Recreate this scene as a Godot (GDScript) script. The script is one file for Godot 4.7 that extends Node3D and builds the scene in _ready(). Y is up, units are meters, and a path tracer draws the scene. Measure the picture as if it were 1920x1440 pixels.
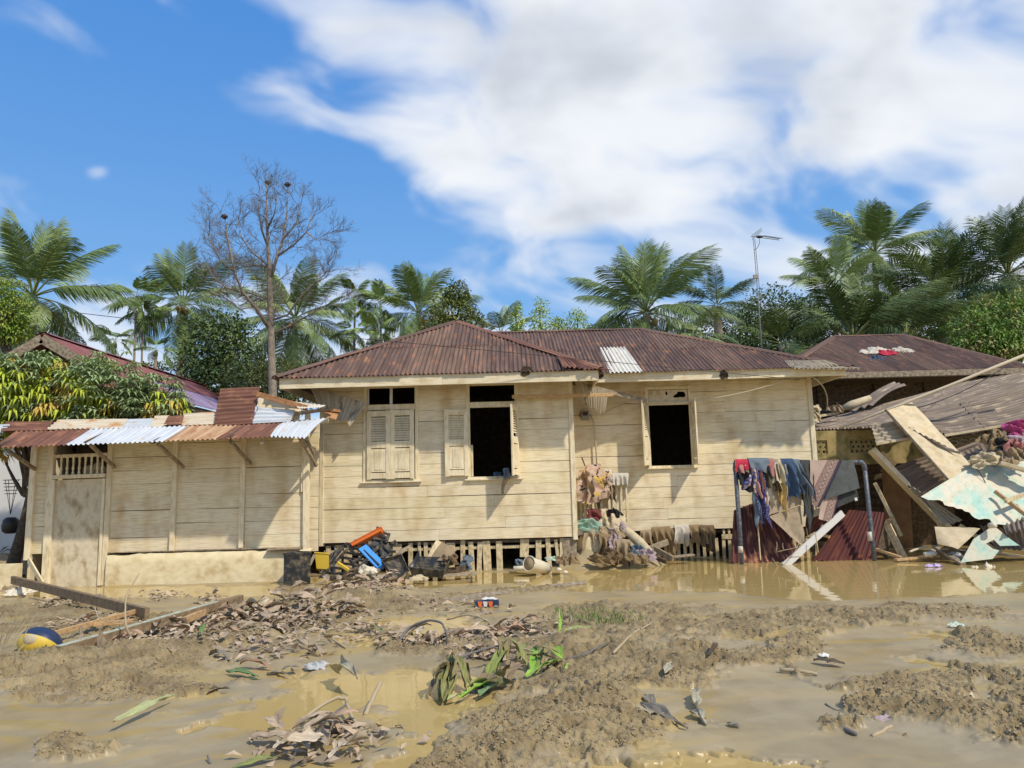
extends Node3D
# A flooded village house under a tropical sky. Units are metres, y is up, the viewer stands at the origin looking along -z.

var M := {}
var rng := RandomNumberGenerator.new()

func _ready() -> void:
	rng.seed = 7
	var cam := Camera3D.new()
	cam.name = "camera"
	cam.position = Vector3(0, 1.6, 0)
	cam.rotation_order = EULER_ORDER_YXZ
	cam.rotation_degrees = Vector3(7.8, 0, -1.5)
	cam.fov = 54.43
	cam.near = 0.05
	cam.far = 2000.0
	add_child(cam)
	cam.current = true
	var env := Environment.new()
	env.background_mode = Environment.BG_SKY
	env.sky = make_sky()
	env.background_energy_multiplier = 1.0
	env.tonemap_mode = Environment.TONE_MAPPER_LINEAR
	env.tonemap_exposure = 1.42
	env.sdfgi_enabled = true
	env.ssao_enabled = true
	env.ssil_enabled = true
	var we := WorldEnvironment.new()
	we.name = "environment"
	we.environment = env
	add_child(we)
	var sun := DirectionalLight3D.new()
	sun.name = "sun"
	sun.light_energy = 0.86
	sun.light_color = Color(1.0, 0.96, 0.89)
	sun.light_angular_distance = 1.5
	sun.shadow_enabled = true
	add_child(sun)
	sun.look_at_from_position(Vector3(1.05, 1.7, 1.0) * 30.0, Vector3.ZERO, Vector3.UP)
	make_materials()
	make_ground()
	make_main_house()
	make_shed()
	make_red_house()
	make_back_house()
	make_collapsed_house()
	make_trees()
	make_rack()
	make_recess_pile()
	make_junk_pile()
	make_loose_metal()
	make_debris()
	make_foreground()
	make_leaves()

# ---------------------------------------------------------------- naming
func tag(o: Node, label := "", category := "", group := "", kind := "") -> Node:
	if label: o.set_meta("label", label)
	if category: o.set_meta("category", category)
	if group: o.set_meta("group", group)
	if kind: o.set_meta("kind", kind)
	return o

func thing(called: String, label: String, category: String, group := "", at := Vector3.ZERO) -> Node3D:
	var o := Node3D.new()
	o.name = called
	o.position = at
	add_child(o, true)
	tag(o, label, category, group)
	return o

func put(called: String, mesh: Mesh, mat: Material, parent: Node = self) -> MeshInstance3D:
	var o := MeshInstance3D.new()
	o.name = called
	o.mesh = mesh
	o.material_override = mat
	parent.add_child(o, true)
	if parent is Node3D and parent != self and parent.position != Vector3.ZERO:
		o.position = -parent.position
	return o

func lin(r: float, g: float, b: float) -> Color:
	return Color(r, g, b).linear_to_srgb()

func rr(a: float, b: float) -> float:
	return rng.randf_range(a, b)

# ---------------------------------------------------------------- mesh builder
class MB:
	var st := SurfaceTool.new()
	var col := Color.WHITE
	var any := false
	func _init() -> void:
		st.begin(Mesh.PRIMITIVE_TRIANGLES)
		st.set_smooth_group(-1)
	func smooth(on: bool) -> MB:
		st.set_smooth_group(0 if on else -1)
		return self
	func v(p: Vector3, uv := Vector2.ZERO) -> void:
		st.set_color(col)
		st.set_uv(uv)
		st.add_vertex(p)
	func tri(a: Vector3, b: Vector3, c: Vector3, ua := Vector2.ZERO, ub := Vector2.ZERO, uc := Vector2.ZERO) -> void:
		v(a, ua); v(b, ub); v(c, uc)
	# clockwise seen from the front
	func quad(a: Vector3, b: Vector3, c: Vector3, d: Vector3, ua := Vector2(0, 0), ub := Vector2(1, 0), uc := Vector2(1, 1), ud := Vector2(0, 1)) -> void:
		tri(a, b, c, ua, ub, uc)
		tri(a, c, d, ua, uc, ud)
	func quadc(a: Vector3, b: Vector3, c: Vector3, d: Vector3, ca: Color, cb: Color, cc: Color, cd: Color) -> void:
		col = ca; v(a)
		col = cb; v(b)
		col = cc; v(c)
		col = ca; v(a)
		col = cc; v(c)
		col = cd; v(d)
	# a prism: the section (x across, y up; anticlockwise) swept from p to q
	func extrude(p: Vector3, q: Vector3, sec: PackedVector2Array, up := Vector3.UP, shrink := 1.0) -> void:
		var d := (q - p).normalized()
		var side := d.cross(up)
		if side.length() < 0.01: side = d.cross(Vector3.RIGHT)
		side = side.normalized()
		var top := side.cross(d).normalized()
		var n := sec.size()
		var le := (q - p).length()
		var per := 0.0
		for i in n:
			var s0 := sec[i]
			var s1 := sec[(i + 1) % n]
			var a := p + side * s0.x + top * s0.y
			var b := p + side * s1.x + top * s1.y
			var c := q + (side * s1.x + top * s1.y) * shrink
			var e := q + (side * s0.x + top * s0.y) * shrink
			var w := (s1 - s0).length()
			quad(a, b, c, e, Vector2(per, 0), Vector2(per + w, 0), Vector2(per + w, le), Vector2(per, le))
			per += w
		for i in range(1, n - 1):
			tri(p + side * sec[0].x + top * sec[0].y, p + side * sec[i + 1].x + top * sec[i + 1].y, p + side * sec[i].x + top * sec[i].y, sec[0], sec[i + 1], sec[i])
			tri(q + (side * sec[0].x + top * sec[0].y) * shrink, q + (side * sec[i].x + top * sec[i].y) * shrink, q + (side * sec[i + 1].x + top * sec[i + 1].y) * shrink, sec[0], sec[i], sec[i + 1])
	# a timber of width w (across) and height h with eased edges
	func beam(p: Vector3, q: Vector3, w: float, h: float, up := Vector3.UP, ch := 0.004) -> void:
		var a := w / 2
		var b := h / 2
		var c := minf(ch, minf(a, b) * 0.4)
		extrude(p, q, PackedVector2Array([Vector2(-a, -b + c), Vector2(-a + c, -b), Vector2(a - c, -b), Vector2(a, -b + c), Vector2(a, b - c), Vector2(a - c, b), Vector2(-a + c, b), Vector2(-a, b - c)]), up)
	func box(c: Vector3, s: Vector3, bs := Basis()) -> void:
		beam(c - bs.x * s.x / 2, c + bs.x * s.x / 2, s.z, s.y, bs.y)
	func tube(pts: PackedVector3Array, rad: PackedFloat32Array, n := 8, caps := true) -> void:
		var rings := []
		var ref := Vector3.UP
		for i in pts.size():
			var d := (pts[mini(i + 1, pts.size() - 1)] - pts[maxi(i - 1, 0)]).normalized()
			var s := d.cross(ref)
			if s.length() < 0.15: s = d.cross(Vector3(1, 0, 0.3))
			s = s.normalized()
			var t := s.cross(d).normalized()
			ref = t
			var ring := PackedVector3Array()
			for k in n:
				var an := TAU * k / n
				ring.append(pts[i] + (s * cos(an) + t * sin(an)) * rad[mini(i, rad.size() - 1)])
			rings.append(ring)
		var le := 0.0
		for i in range(pts.size() - 1):
			var l2 := le + (pts[i + 1] - pts[i]).length()
			for k in n:
				var k2 := (k + 1) % n
				var u0 := float(k) / n
				var u1 := float(k + 1) / n
				quad(rings[i][k], rings[i][k2], rings[i + 1][k2], rings[i + 1][k], Vector2(u0, le), Vector2(u1, le), Vector2(u1, l2), Vector2(u0, l2))
			le = l2
		if caps:
			var e := pts.size() - 1
			for k in n:
				tri(pts[0], rings[0][(k + 1) % n], rings[0][k])
				tri(pts[e], rings[e][k], rings[e][(k + 1) % n])
	# a grid of points, nu by nv (array of rows), smooth
	func grid(rows: Array, uvs: Array = [], cols: Array = []) -> void:
		for j in range(rows.size() - 1):
			var r0: PackedVector3Array = rows[j]
			var r1: PackedVector3Array = rows[j + 1]
			for i in range(r0.size() - 1):
				var ua := Vector2(float(i) / (r0.size() - 1), float(j) / (rows.size() - 1))
				var ub := Vector2(float(i + 1) / (r0.size() - 1), ua.y)
				var uc := Vector2(ub.x, float(j + 1) / (rows.size() - 1))
				var ud := Vector2(ua.x, uc.y)
				if uvs.size():
					ua = uvs[j][i]; ub = uvs[j][i + 1]; uc = uvs[j + 1][i + 1]; ud = uvs[j + 1][i]
				if cols.size():
					col = cols[j][i]; v(r0[i], ua)
					col = cols[j][i + 1]; v(r0[i + 1], ub)
					col = cols[j + 1][i + 1]; v(r1[i + 1], uc)
					col = cols[j][i]; v(r0[i], ua)
					col = cols[j + 1][i + 1]; v(r1[i + 1], uc)
					col = cols[j + 1][i]; v(r1[i], ud)
				else:
					quad(r0[i], r0[i + 1], r1[i + 1], r1[i], ua, ub, uc, ud)
	# closed plate between a grid and the same grid pushed back by t along its mean normal
	func plate(rows: Array, t: float) -> void:
		var n := rows.size()
		var m: int = rows[0].size()
		var nor: Vector3 = ((rows[0][m - 1] - rows[0][0]).cross(rows[n - 1][0] - rows[0][0])).normalized() * -t
		var back := []
		for r in rows:
			var b := PackedVector3Array()
			for p in r: b.append(p - nor)
			b.reverse()
			back.append(b)
		grid(rows)
		grid(back)
		st.set_smooth_group(-1)
		for j in range(n - 1):
			quad(rows[j][0], rows[j + 1][0], rows[j + 1][0] - nor, rows[j][0] - nor)
			quad(rows[j + 1][m - 1], rows[j][m - 1], rows[j][m - 1] - nor, rows[j + 1][m - 1] - nor)
		for i in range(m - 1):
			quad(rows[0][i + 1], rows[0][i], rows[0][i] - nor, rows[0][i + 1] - nor)
			quad(rows[n - 1][i], rows[n - 1][i + 1], rows[n - 1][i + 1] - nor, rows[n - 1][i] - nor)
	func mesh() -> ArrayMesh:
		st.generate_normals()
		return st.commit()

# corrugated sheet over the corners a (top left) b (top right) c (bottom right) d (bottom left); waves run from a to b, ridges from a to d
func sheet(a: Vector3, b: Vector3, c: Vector3, d: Vector3, amp := 0.011, pitch := 0.076, segs := 3, sag := 0.0, ragged := 0.0, cutt = null) -> ArrayMesh:
	var mb := MB.new()
	mb.smooth(true)
	var w := maxf((b - a).length(), (c - d).length())
	var l := maxf((d - a).length(), (c - b).length())
	var nu := maxi(6, int(w / pitch * 6))
	var nor := (c - a).cross(b - d).normalized()
	if nor.y < 0 and absf(nor.y) > 0.2 or nor.z < -0.5: nor = -nor
	var off := Vector2(rng.randf() * 7, rng.randf() * 7)
	var ph := rng.randf() * TAU
	var rows := []
	var uvs := []
	for j in segs + 1:
		var r := PackedVector3Array()
		var uv := PackedVector2Array()
		for i in nu + 1:
			var u := float(i) / nu
			var t := float(j) / segs
			if cutt != null: t = lerpf(0.0, cutt.call(u), t)
			if ragged > 0 and j == segs: t += ragged * (N.rag.get_noise_2d(u * w * 9 + off.x * 50, off.y) ) / l
			var p := a.lerp(b, u).lerp(d.lerp(c, u), t)
			p += nor * (amp * sin(u * w / pitch * TAU + ph) - sag * sin(PI * clampf(t, 0, 1)) + 0.006 * N.rag.get_noise_2d(u * w * 2 + off.x * 30, t * l * 2))
			r.append(p)
			uv.append(Vector2(u * w, t * l) + off)
		rows.append(r)
		uvs.append(uv)
	mb.grid(rows, uvs)
	return mb.mesh()

# flat lamp-free board between four corners, with thickness and slight warp
func board(a: Vector3, b: Vector3, c: Vector3, d: Vector3, t := 0.012, warp := 0.0, nu := 6, nv := 6) -> ArrayMesh:
	var mb := MB.new()
	mb.smooth(true)
	var rows := []
	var nor := (c - a).cross(b - d).normalized()
	for j in nv + 1:
		var r := PackedVector3Array()
		for i in nu + 1:
			var u := float(i) / nu
			var w := float(j) / nv
			var p := a.lerp(b, u).lerp(d.lerp(c, u), w)
			p += nor * warp * (sin(u * PI) * 0.6 + N.rag.get_noise_2d(p.x * 6, p.y * 6 + p.z * 5))
			r.append(p)
		rows.append(r)
	mb.plate(rows, t)
	return mb.mesh()

func beam_mesh(p: Vector3, q: Vector3, w: float, h: float, up := Vector3.UP, tint := 1.0) -> ArrayMesh:
	var mb := MB.new()
	mb.col = Color(tint, tint, tint)
	mb.beam(p, q, w, h, up)
	return mb.mesh()

func tube_mesh(pts: Array, rad: Array, n := 8) -> ArrayMesh:
	var mb := MB.new()
	mb.smooth(true)
	mb.tube(PackedVector3Array(pts), PackedFloat32Array(rad), n)
	return mb.mesh()

func curve(a: Vector3, b: Vector3, c: Vector3, n := 8) -> Array:
	var out := []
	for i in n + 1:
		var t := float(i) / n
		out.append(a.lerp(b, t).lerp(b.lerp(c, t), t))
	return out

# raw triangle soup with colours, for leaves
class Soup:
	var p := PackedVector3Array()
	var n := PackedVector3Array()
	var c := PackedColorArray()
	func tri(a: Vector3, b: Vector3, d: Vector3, col: Color) -> void:
		var m := (d - a).cross(b - a)
		m = m.normalized() if m.length_squared() > 1e-14 else Vector3.UP
		p.append(a); p.append(b); p.append(d)
		n.append(m); n.append(m); n.append(m)
		c.append(col); c.append(col); c.append(col)
	# leaf from base along dir, its face towards nor; folded and drooping
	func leaf(base: Vector3, dir: Vector3, nor: Vector3, le: float, wi: float, droop: float, col: Color) -> void:
		var s := dir.cross(nor).normalized()
		var m := base + dir * le * 0.5 + nor * le * 0.05
		var t := base + dir * le - Vector3.UP * le * droop
		var f := nor * wi * 0.18
		tri(base, m + s * wi * 0.5 + f, m, col); tri(m, m + s * wi * 0.5 + f, t, col)
		tri(base, m, m - s * wi * 0.5 + f, col); tri(m, t, m - s * wi * 0.5 + f, col)
	func mesh() -> ArrayMesh:
		var a := []
		a.resize(Mesh.ARRAY_MAX)
		a[Mesh.ARRAY_VERTEX] = p
		a[Mesh.ARRAY_NORMAL] = n
		a[Mesh.ARRAY_COLOR] = c
		var m := ArrayMesh.new()
		m.add_surface_from_arrays(Mesh.PRIMITIVE_TRIANGLES, a)
		return m

class N:
	static var rag := make(11, 0.35, 3)
	static var low := make(3, 0.5, 3)
	static var mid := make(5, 2.2, 4)
	static var fine := make(9, 9.0, 3)
	static var fold := make(61, 0.8, 2)
	static var ridge := make(21, 3.2, 4, true)
	static func make(sd: int, freq: float, oct: int, ridged := false) -> FastNoiseLite:
		var n := FastNoiseLite.new()
		n.noise_type = FastNoiseLite.TYPE_SIMPLEX_SMOOTH
		n.seed = sd
		n.frequency = freq
		n.fractal_octaves = oct
		n.fractal_type = FastNoiseLite.FRACTAL_RIDGED if ridged else FastNoiseLite.FRACTAL_FBM
		return n


# ---------------------------------------------------------------- materials
# picture from two tiling noises: grain (stretched later by the UV scale) and blotches, through a ramp of linear colours
func field(sd: int, freq: float, oct := 4, size := 512, ridged := false, sy := 1.0) -> PackedByteArray:
	var n := N.make(sd, freq, oct, ridged)
	return n.get_seamless_image(size, size).get_data()

func ramp_tex(sd: int, freq: float, cols: Array, oct := 5, size := 512, ridged := false) -> NoiseTexture2D:
	var t := NoiseTexture2D.new()
	t.width = size
	t.height = size
	t.seamless = true
	t.noise = N.make(sd, freq, oct, ridged)
	var g := Gradient.new()
	var off := PackedFloat32Array()
	var cc := PackedColorArray()
	for c in cols:
		off.append(c[0])
		cc.append(lin(c[1], c[2], c[3]))
	g.offsets = off
	g.colors = cc
	t.color_ramp = g
	return t

func grey_tex(sd: int, freq: float, lo: float, hi: float, oct := 5, size := 512, ridged := false) -> NoiseTexture2D:
	var t := ramp_tex(sd, freq, [], oct, size, ridged)
	var g := Gradient.new()
	g.offsets = PackedFloat32Array([0.0, 0.15, 0.85, 1.0])
	g.colors = PackedColorArray([Color(lo, lo, lo), Color(lo, lo, lo), Color(hi, hi, hi), Color(hi, hi, hi)])
	t.color_ramp = g
	return t

func mat(called: String, col: Color, rough := 0.8, tint := false) -> StandardMaterial3D:
	var m := StandardMaterial3D.new()
	m.resource_name = called
	m.albedo_color = col
	m.roughness = rough
	m.vertex_color_use_as_albedo = tint
	m.cull_mode = BaseMaterial3D.CULL_DISABLED
	M[called] = m
	return m

# world-mapped material: fine grain colour times broad stains, with relief
func world_mat(called: String, base: Texture2D, scale: Vector3, stain: Texture2D, stain_scale: Vector3, rough := 0.85, bump := 0.3, tint := true) -> StandardMaterial3D:
	var m := mat(called, Color.WHITE, rough, tint)
	m.albedo_texture = base
	m.uv1_triplanar = true
	m.uv1_world_triplanar = true
	m.uv1_scale = scale
	if stain:
		m.detail_enabled = true
		m.detail_blend_mode = BaseMaterial3D.BLEND_MODE_MUL
		m.detail_uv_layer = BaseMaterial3D.DETAIL_UV_2
		m.detail_albedo = stain
		m.uv2_triplanar = true
		m.uv2_world_triplanar = true
		m.uv2_scale = stain_scale
	if bump > 0:
		m.heightmap_enabled = true
		m.heightmap_texture = base
		m.heightmap_scale = bump
	return m

# corrugated iron: streaks run down the sheet (v), blotches of rust; colours linear
func iron_tex(sd: int, c0: Vector3, c1: Vector3, rust: Vector3, amount: float, streak := 1.0) -> ImageTexture:
	var w := 512
	var a := N.make(sd, 0.02, 4)
	var b := N.make(sd + 1, 0.03, 4)
	var c := N.make(sd + 2, 0.2, 2)
	var im := Image.create(w, w, false, Image.FORMAT_RGB8)
	for y in w:
		for x in w:
			var s := a.get_noise_2d(x * 3.0, y * 0.22)
			var r := b.get_noise_2d(x * 0.9, y * 0.4)
			var f := c.get_noise_2d(x, y)
			var k := clampf(0.5 + s * 0.9 * streak + f * 0.25, 0, 1)
			var q := 0.9 * smoothstep(0.4 - amount, 0.86 - amount, 0.25 + r * 0.75 + s * 0.25 + f * 0.12)
			var p := c0.lerp(c1, k).lerp(rust * (0.75 + 0.5 * k), q)
			im.set_pixel(x, y, Color(p.x, p.y, p.z).linear_to_srgb())
	return ImageTexture.create_from_image(im)

func iron(called: String, tex: Texture2D, rough := 0.72, metal := 0.0) -> StandardMaterial3D:
	var m := mat(called, Color.WHITE, rough, false)
	m.metallic_specular = 0.35
	m.albedo_texture = tex
	m.uv1_scale = Vector3(0.28, 0.28, 1)
	m.metallic = metal
	return m

func pic(called: String, w: int, h: int, f: Callable, rough := 0.9) -> StandardMaterial3D:
	var im := Image.create(w, h, false, Image.FORMAT_RGB8)
	for y in h:
		for x in w:
			var p: Vector3 = f.call(float(x) / w, float(y) / h)
			im.set_pixel(x, y, Color(p.x, p.y, p.z).linear_to_srgb())
	var m := mat(called, Color.WHITE, rough, false)
	m.albedo_texture = ImageTexture.create_from_image(im)
	return m

func make_materials() -> void:
	# painted planks under a film of dried silt
	var grain := ramp_tex(31, 0.018, [[0.0, 0.62, 0.5, 0.28], [0.3, 0.77, 0.66, 0.43], [0.5, 0.82, 0.72, 0.49], [0.72, 0.85, 0.755, 0.535], [1.0, 0.88, 0.81, 0.62]], 5)
	var stain := ramp_tex(32, 0.011, [[0.0, 0.76, 0.7, 0.6], [0.28, 0.91, 0.87, 0.82], [0.5, 1, 0.985, 0.97], [1.0, 1, 1, 1]], 6)
	world_mat("plank", grain, Vector3(0.27, 4.6, 4.6), stain, Vector3(0.31, 0.24, 0.31), 0.75, 0.12)
	world_mat("trim", grain, Vector3(1.9, 0.35, 1.9), stain, Vector3(0.5, 0.4, 0.5), 0.75, 0.12)
	world_mat("fascia", grain, Vector3(0.2, 2.6, 2.6), stain, Vector3(0.43, 0.5, 0.43), 0.75, 0.12)
	world_mat("shed_plank", ramp_tex(33, 0.018, [[0.0, 0.6, 0.49, 0.28], [0.35, 0.76, 0.655, 0.43], [0.6, 0.82, 0.72, 0.49], [1.0, 0.87, 0.8, 0.6]], 5), Vector3(0.27, 4.2, 4.2), ramp_tex(34, 0.012, [[0.0, 0.82, 0.76, 0.67], [0.32, 0.94, 0.91, 0.87], [0.55, 1, 1, 1], [0.75, 1, 1, 1], [0.88, 1.0, 1.0, 1.0]], 6), Vector3(0.4, 0.3, 0.4), 0.8, 0.12)
	world_mat("render", ramp_tex(35, 0.02, [[0.0, 0.68, 0.58, 0.36], [0.5, 0.78, 0.68, 0.44], [1.0, 0.84, 0.76, 0.54]], 6), Vector3(0.5, 0.9, 0.5), ramp_tex(36, 0.014, [[0.0, 0.6, 0.5, 0.36], [0.4, 0.9, 0.86, 0.8], [1.0, 1, 1, 1]], 6), Vector3(0.35, 0.35, 0.35), 0.85, 0.2)
	world_mat("ply_door", ramp_tex(37, 0.03, [[0.0, 0.52, 0.46, 0.34], [0.35, 0.62, 0.55, 0.39], [0.6, 0.66, 0.585, 0.42], [1.0, 0.7, 0.64, 0.49]], 6), Vector3(0.7, 0.45, 0.7), ramp_tex(38, 0.02, [[0.0, 0.5, 0.43, 0.33], [0.22, 0.78, 0.71, 0.6], [0.45, 1, 0.97, 0.93], [1.0, 1, 1, 1]], 6), Vector3(0.35, 0.25, 0.35), 0.8, 0.1)
	world_mat("slat_wood", grain, Vector3(3.0, 0.4, 3.0), ramp_tex(39, 0.03, [[0.0, 0.35, 0.3, 0.24], [0.4, 0.72, 0.66, 0.56], [1.0, 1, 0.97, 0.9]], 5), Vector3(0.8, 0.5, 0.8), 0.85, 0.12)
	world_mat("grey_wood", ramp_tex(40, 0.02, [[0.0, 0.12, 0.09, 0.06], [0.4, 0.27, 0.21, 0.14], [0.7, 0.38, 0.31, 0.21], [1.0, 0.5, 0.44, 0.33]], 5), Vector3(0.8, 0.8, 0.8), null, Vector3.ONE, 0.9, 0.2)
	world_mat("dark_wood", ramp_tex(41, 0.02, [[0.0, 0.035, 0.022, 0.012], [0.5, 0.1, 0.066, 0.036], [1.0, 0.2, 0.14, 0.08]], 5), Vector3(0.9, 0.9, 0.9), null, Vector3.ONE, 0.85, 0.3)
	world_mat("brown_wood", ramp_tex(46, 0.02, [[0.0, 0.13, 0.085, 0.045], [0.5, 0.24, 0.165, 0.09], [1.0, 0.36, 0.26, 0.15]], 5), Vector3(0.9, 0.9, 0.9), null, Vector3.ONE, 0.88, 0.3)
	world_mat("fresh_wood", ramp_tex(42, 0.02, [[0.0, 0.33, 0.18, 0.07], [0.5, 0.52, 0.33, 0.15], [1.0, 0.62, 0.46, 0.26]], 5), Vector3(1.5, 1.5, 1.5), null, Vector3.ONE, 0.8, 0.15)
	world_mat("orange_wood", ramp_tex(43, 0.02, [[0.0, 0.22, 0.09, 0.035], [0.5, 0.42, 0.2, 0.08], [1.0, 0.5, 0.31, 0.15]], 5), Vector3(1.2, 1.2, 1.2), null, Vector3.ONE, 0.8, 0.15)
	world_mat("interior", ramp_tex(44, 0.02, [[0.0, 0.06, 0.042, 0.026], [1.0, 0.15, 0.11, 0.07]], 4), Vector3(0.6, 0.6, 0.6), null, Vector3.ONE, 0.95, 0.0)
	world_mat("soot", ramp_tex(45, 0.03, [[0.0, 0.012, 0.01, 0.008], [0.6, 0.05, 0.035, 0.02], [1.0, 0.3, 0.22, 0.1]], 5), Vector3(2, 2, 2), null, Vector3.ONE, 0.95, 0.3)
	# iron
	iron("roof_brown", iron_tex(51, Vector3(0.1, 0.06, 0.045), Vector3(0.18, 0.112, 0.084), Vector3(0.29, 0.14, 0.07), 0.04))
	iron("roof_brown_pale", iron_tex(54, Vector3(0.135, 0.082, 0.056), Vector3(0.23, 0.145, 0.1), Vector3(0.3, 0.14, 0.085), 0.03))
	iron("roof_rust", iron_tex(57, Vector3(0.13, 0.06, 0.042), Vector3(0.24, 0.115, 0.078), Vector3(0.32, 0.16, 0.09), 0.1))
	iron("roof_orange", iron_tex(60, Vector3(0.36, 0.2, 0.1), Vector3(0.55, 0.38, 0.23), Vector3(0.28, 0.12, 0.06), 0.1))
	iron("roof_galv", iron_tex(63, Vector3(0.5, 0.54, 0.57), Vector3(0.68, 0.7, 0.71), Vector3(0.52, 0.42, 0.28), -0.06), 0.5, 0.1)
	iron("roof_cream", iron_tex(66, Vector3(0.55, 0.46, 0.32), Vector3(0.7, 0.63, 0.5), Vector3(0.5, 0.24, 0.07), 0.1), 0.6)
	iron("roof_white", iron_tex(69, Vector3(0.62, 0.58, 0.48), Vector3(0.74, 0.71, 0.62), Vector3(0.5, 0.42, 0.28), -0.05), 0.6)
	iron("roof_red", iron_tex(72, Vector3(0.2, 0.07, 0.062), Vector3(0.3, 0.115, 0.1), Vector3(0.2, 0.13, 0.15), 0.06), 0.5)
	iron("roof_violet", iron_tex(75, Vector3(0.2, 0.15, 0.24), Vector3(0.32, 0.27, 0.4), Vector3(0.2, 0.07, 0.06), 0.08), 0.4)
	iron("roof_mud", iron_tex(78, Vector3(0.15, 0.112, 0.085), Vector3(0.27, 0.212, 0.16), Vector3(0.4, 0.32, 0.21), 0.06, 1.2), 0.6)
	iron("roof_silt", iron_tex(81, Vector3(0.33, 0.28, 0.2), Vector3(0.5, 0.43, 0.31), Vector3(0.12, 0.09, 0.07), 0.06), 0.8)
	iron("roof_maroon", iron_tex(84, Vector3(0.085, 0.026, 0.024), Vector3(0.145, 0.05, 0.043), Vector3(0.2, 0.07, 0.035), 0.06), 0.45)
	iron("roof_maroon_rusty", iron_tex(87, Vector3(0.07, 0.025, 0.022), Vector3(0.15, 0.055, 0.045), Vector3(0.45, 0.22, 0.12), 0.12), 0.5)
	# turquoise paint coming off under silt
	world_mat("turquoise", ramp_tex(90, 0.008, [[0.0, 0.26, 0.52, 0.45], [0.36, 0.36, 0.56, 0.46], [0.47, 0.5, 0.57, 0.43], [0.53, 0.62, 0.57, 0.43], [1.0, 0.66, 0.58, 0.42]], 6), Vector3(0.5, 0.5, 0.5), ramp_tex(91, 0.02, [[0.0, 0.7, 0.66, 0.58], [0.4, 1, 1, 1], [1.0, 1, 1, 1]], 5), Vector3(1.2, 1.2, 1.2), 0.55, 0.0)
	world_mat("silt_panel", ramp_tex(92, 0.012, [[0.0, 0.42, 0.31, 0.17], [0.4, 0.6, 0.49, 0.3], [0.62, 0.68, 0.58, 0.39], [0.8, 0.6, 0.42, 0.2], [1.0, 0.66, 0.58, 0.42]], 6), Vector3(0.5, 0.9, 0.5), null, Vector3.ONE, 0.8, 0.15)
	world_mat("concrete_old", ramp_tex(93, 0.012, [[0.0, 0.1, 0.09, 0.03], [0.35, 0.24, 0.2, 0.075], [0.6, 0.36, 0.27, 0.11], [1.0, 0.42, 0.32, 0.16]], 6), Vector3(0.5, 0.35, 0.5), null, Vector3.ONE, 0.9, 0.2)
	world_mat("brown_wall", ramp_tex(94, 0.015, [[0.0, 0.15, 0.085, 0.04], [0.5, 0.24, 0.145, 0.075], [1.0, 0.3, 0.19, 0.1]], 5), Vector3(0.5, 0.35, 0.5), null, Vector3.ONE, 0.85, 0.1)
	# mud and water
	var m := world_mat("mud", ramp_tex(95, 0.02, [[0.0, 0.64, 0.62, 0.58], [0.4, 0.92, 0.91, 0.9], [0.7, 1, 1, 1], [1.0, 1.0, 1.0, 1.0]], 6, 1024), Vector3(0.9, 0.9, 0.9), ramp_tex(96, 0.008, [[0.0, 0.8, 0.78, 0.75], [0.5, 1, 1, 1], [1.0, 1, 1, 1]], 5), Vector3(0.25, 0.25, 0.25), 1.0, 0.0)
	m.heightmap_enabled = true
	m.heightmap_texture = grey_tex(97, 0.03, 0.0, 1.0, 6, 1024)
	m.heightmap_scale = 0.8
	var sm := world_mat("silt", m.albedo_texture, Vector3(0.5, 0.5, 0.5), m.detail_albedo, Vector3(0.3, 0.3, 0.3), 0.4, 0.0)
	sm.albedo_texture = ramp_tex(110, 0.012, [[0.0, 0.86, 0.85, 0.83], [0.5, 0.97, 0.97, 0.96], [1.0, 1, 1, 1]], 6)
	sm.heightmap_enabled = true
	sm.heightmap_texture = m.heightmap_texture
	sm.heightmap_scale = 0.045
	var sk := world_mat("slick", sm.albedo_texture, Vector3(0.5, 0.5, 0.5), m.detail_albedo, Vector3(0.3, 0.3, 0.3), 0.3, 0.0)
	sk.albedo_color = lin(0.95, 0.945, 0.935)
	sk.metallic_specular = 0.35
	sk.heightmap_enabled = true
	sk.heightmap_texture = m.heightmap_texture
	sk.heightmap_scale = 0.02
	var w := mat("muddy_water", lin(0.48, 0.35, 0.135), 0.04)
	w.metallic_specular = 0.55
	w.normal_enabled = true
	w.normal_texture = ripple()
	w.normal_scale = 0.05
	w.uv1_triplanar = true
	w.uv1_world_triplanar = true
	w.uv1_scale = Vector3(0.35, 0.35, 0.35)
	world_mat("wet_mud", ramp_tex(98, 0.03, [[0.0, 0.24, 0.175, 0.09], [0.5, 0.32, 0.24, 0.13], [1.0, 0.4, 0.31, 0.18]], 6), Vector3(0.9, 0.9, 0.9), null, Vector3.ONE, 0.8, 0.5)
	# vegetation
	for e in [["leaf_green", 0.5, 0.45], ["leaf_matte", 0.6, 0.5], ["frond_leaf", 0.42, 0.4], ["leaf_dead", 0.7, 0.25]]:
		var l := mat(e[0], Color.WHITE, e[1], true)
		l.metallic_specular = 0.35
		l.backlight_enabled = true
		l.backlight = Color(e[2], e[2], e[2] * 0.7)
	world_mat("bark_grey", ramp_tex(100, 0.03, [[0.0, 0.1, 0.08, 0.06], [0.5, 0.26, 0.21, 0.155], [1.0, 0.42, 0.36, 0.28]], 5), Vector3(0.9, 0.35, 0.9), null, Vector3.ONE, 0.95, 0.8)
	world_mat("bark_dark", ramp_tex(101, 0.03, [[0.0, 0.03, 0.022, 0.015], [1.0, 0.16, 0.12, 0.085]], 5), Vector3(0.9, 0.5, 0.9), null, Vector3.ONE, 0.95, 0.8)
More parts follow.
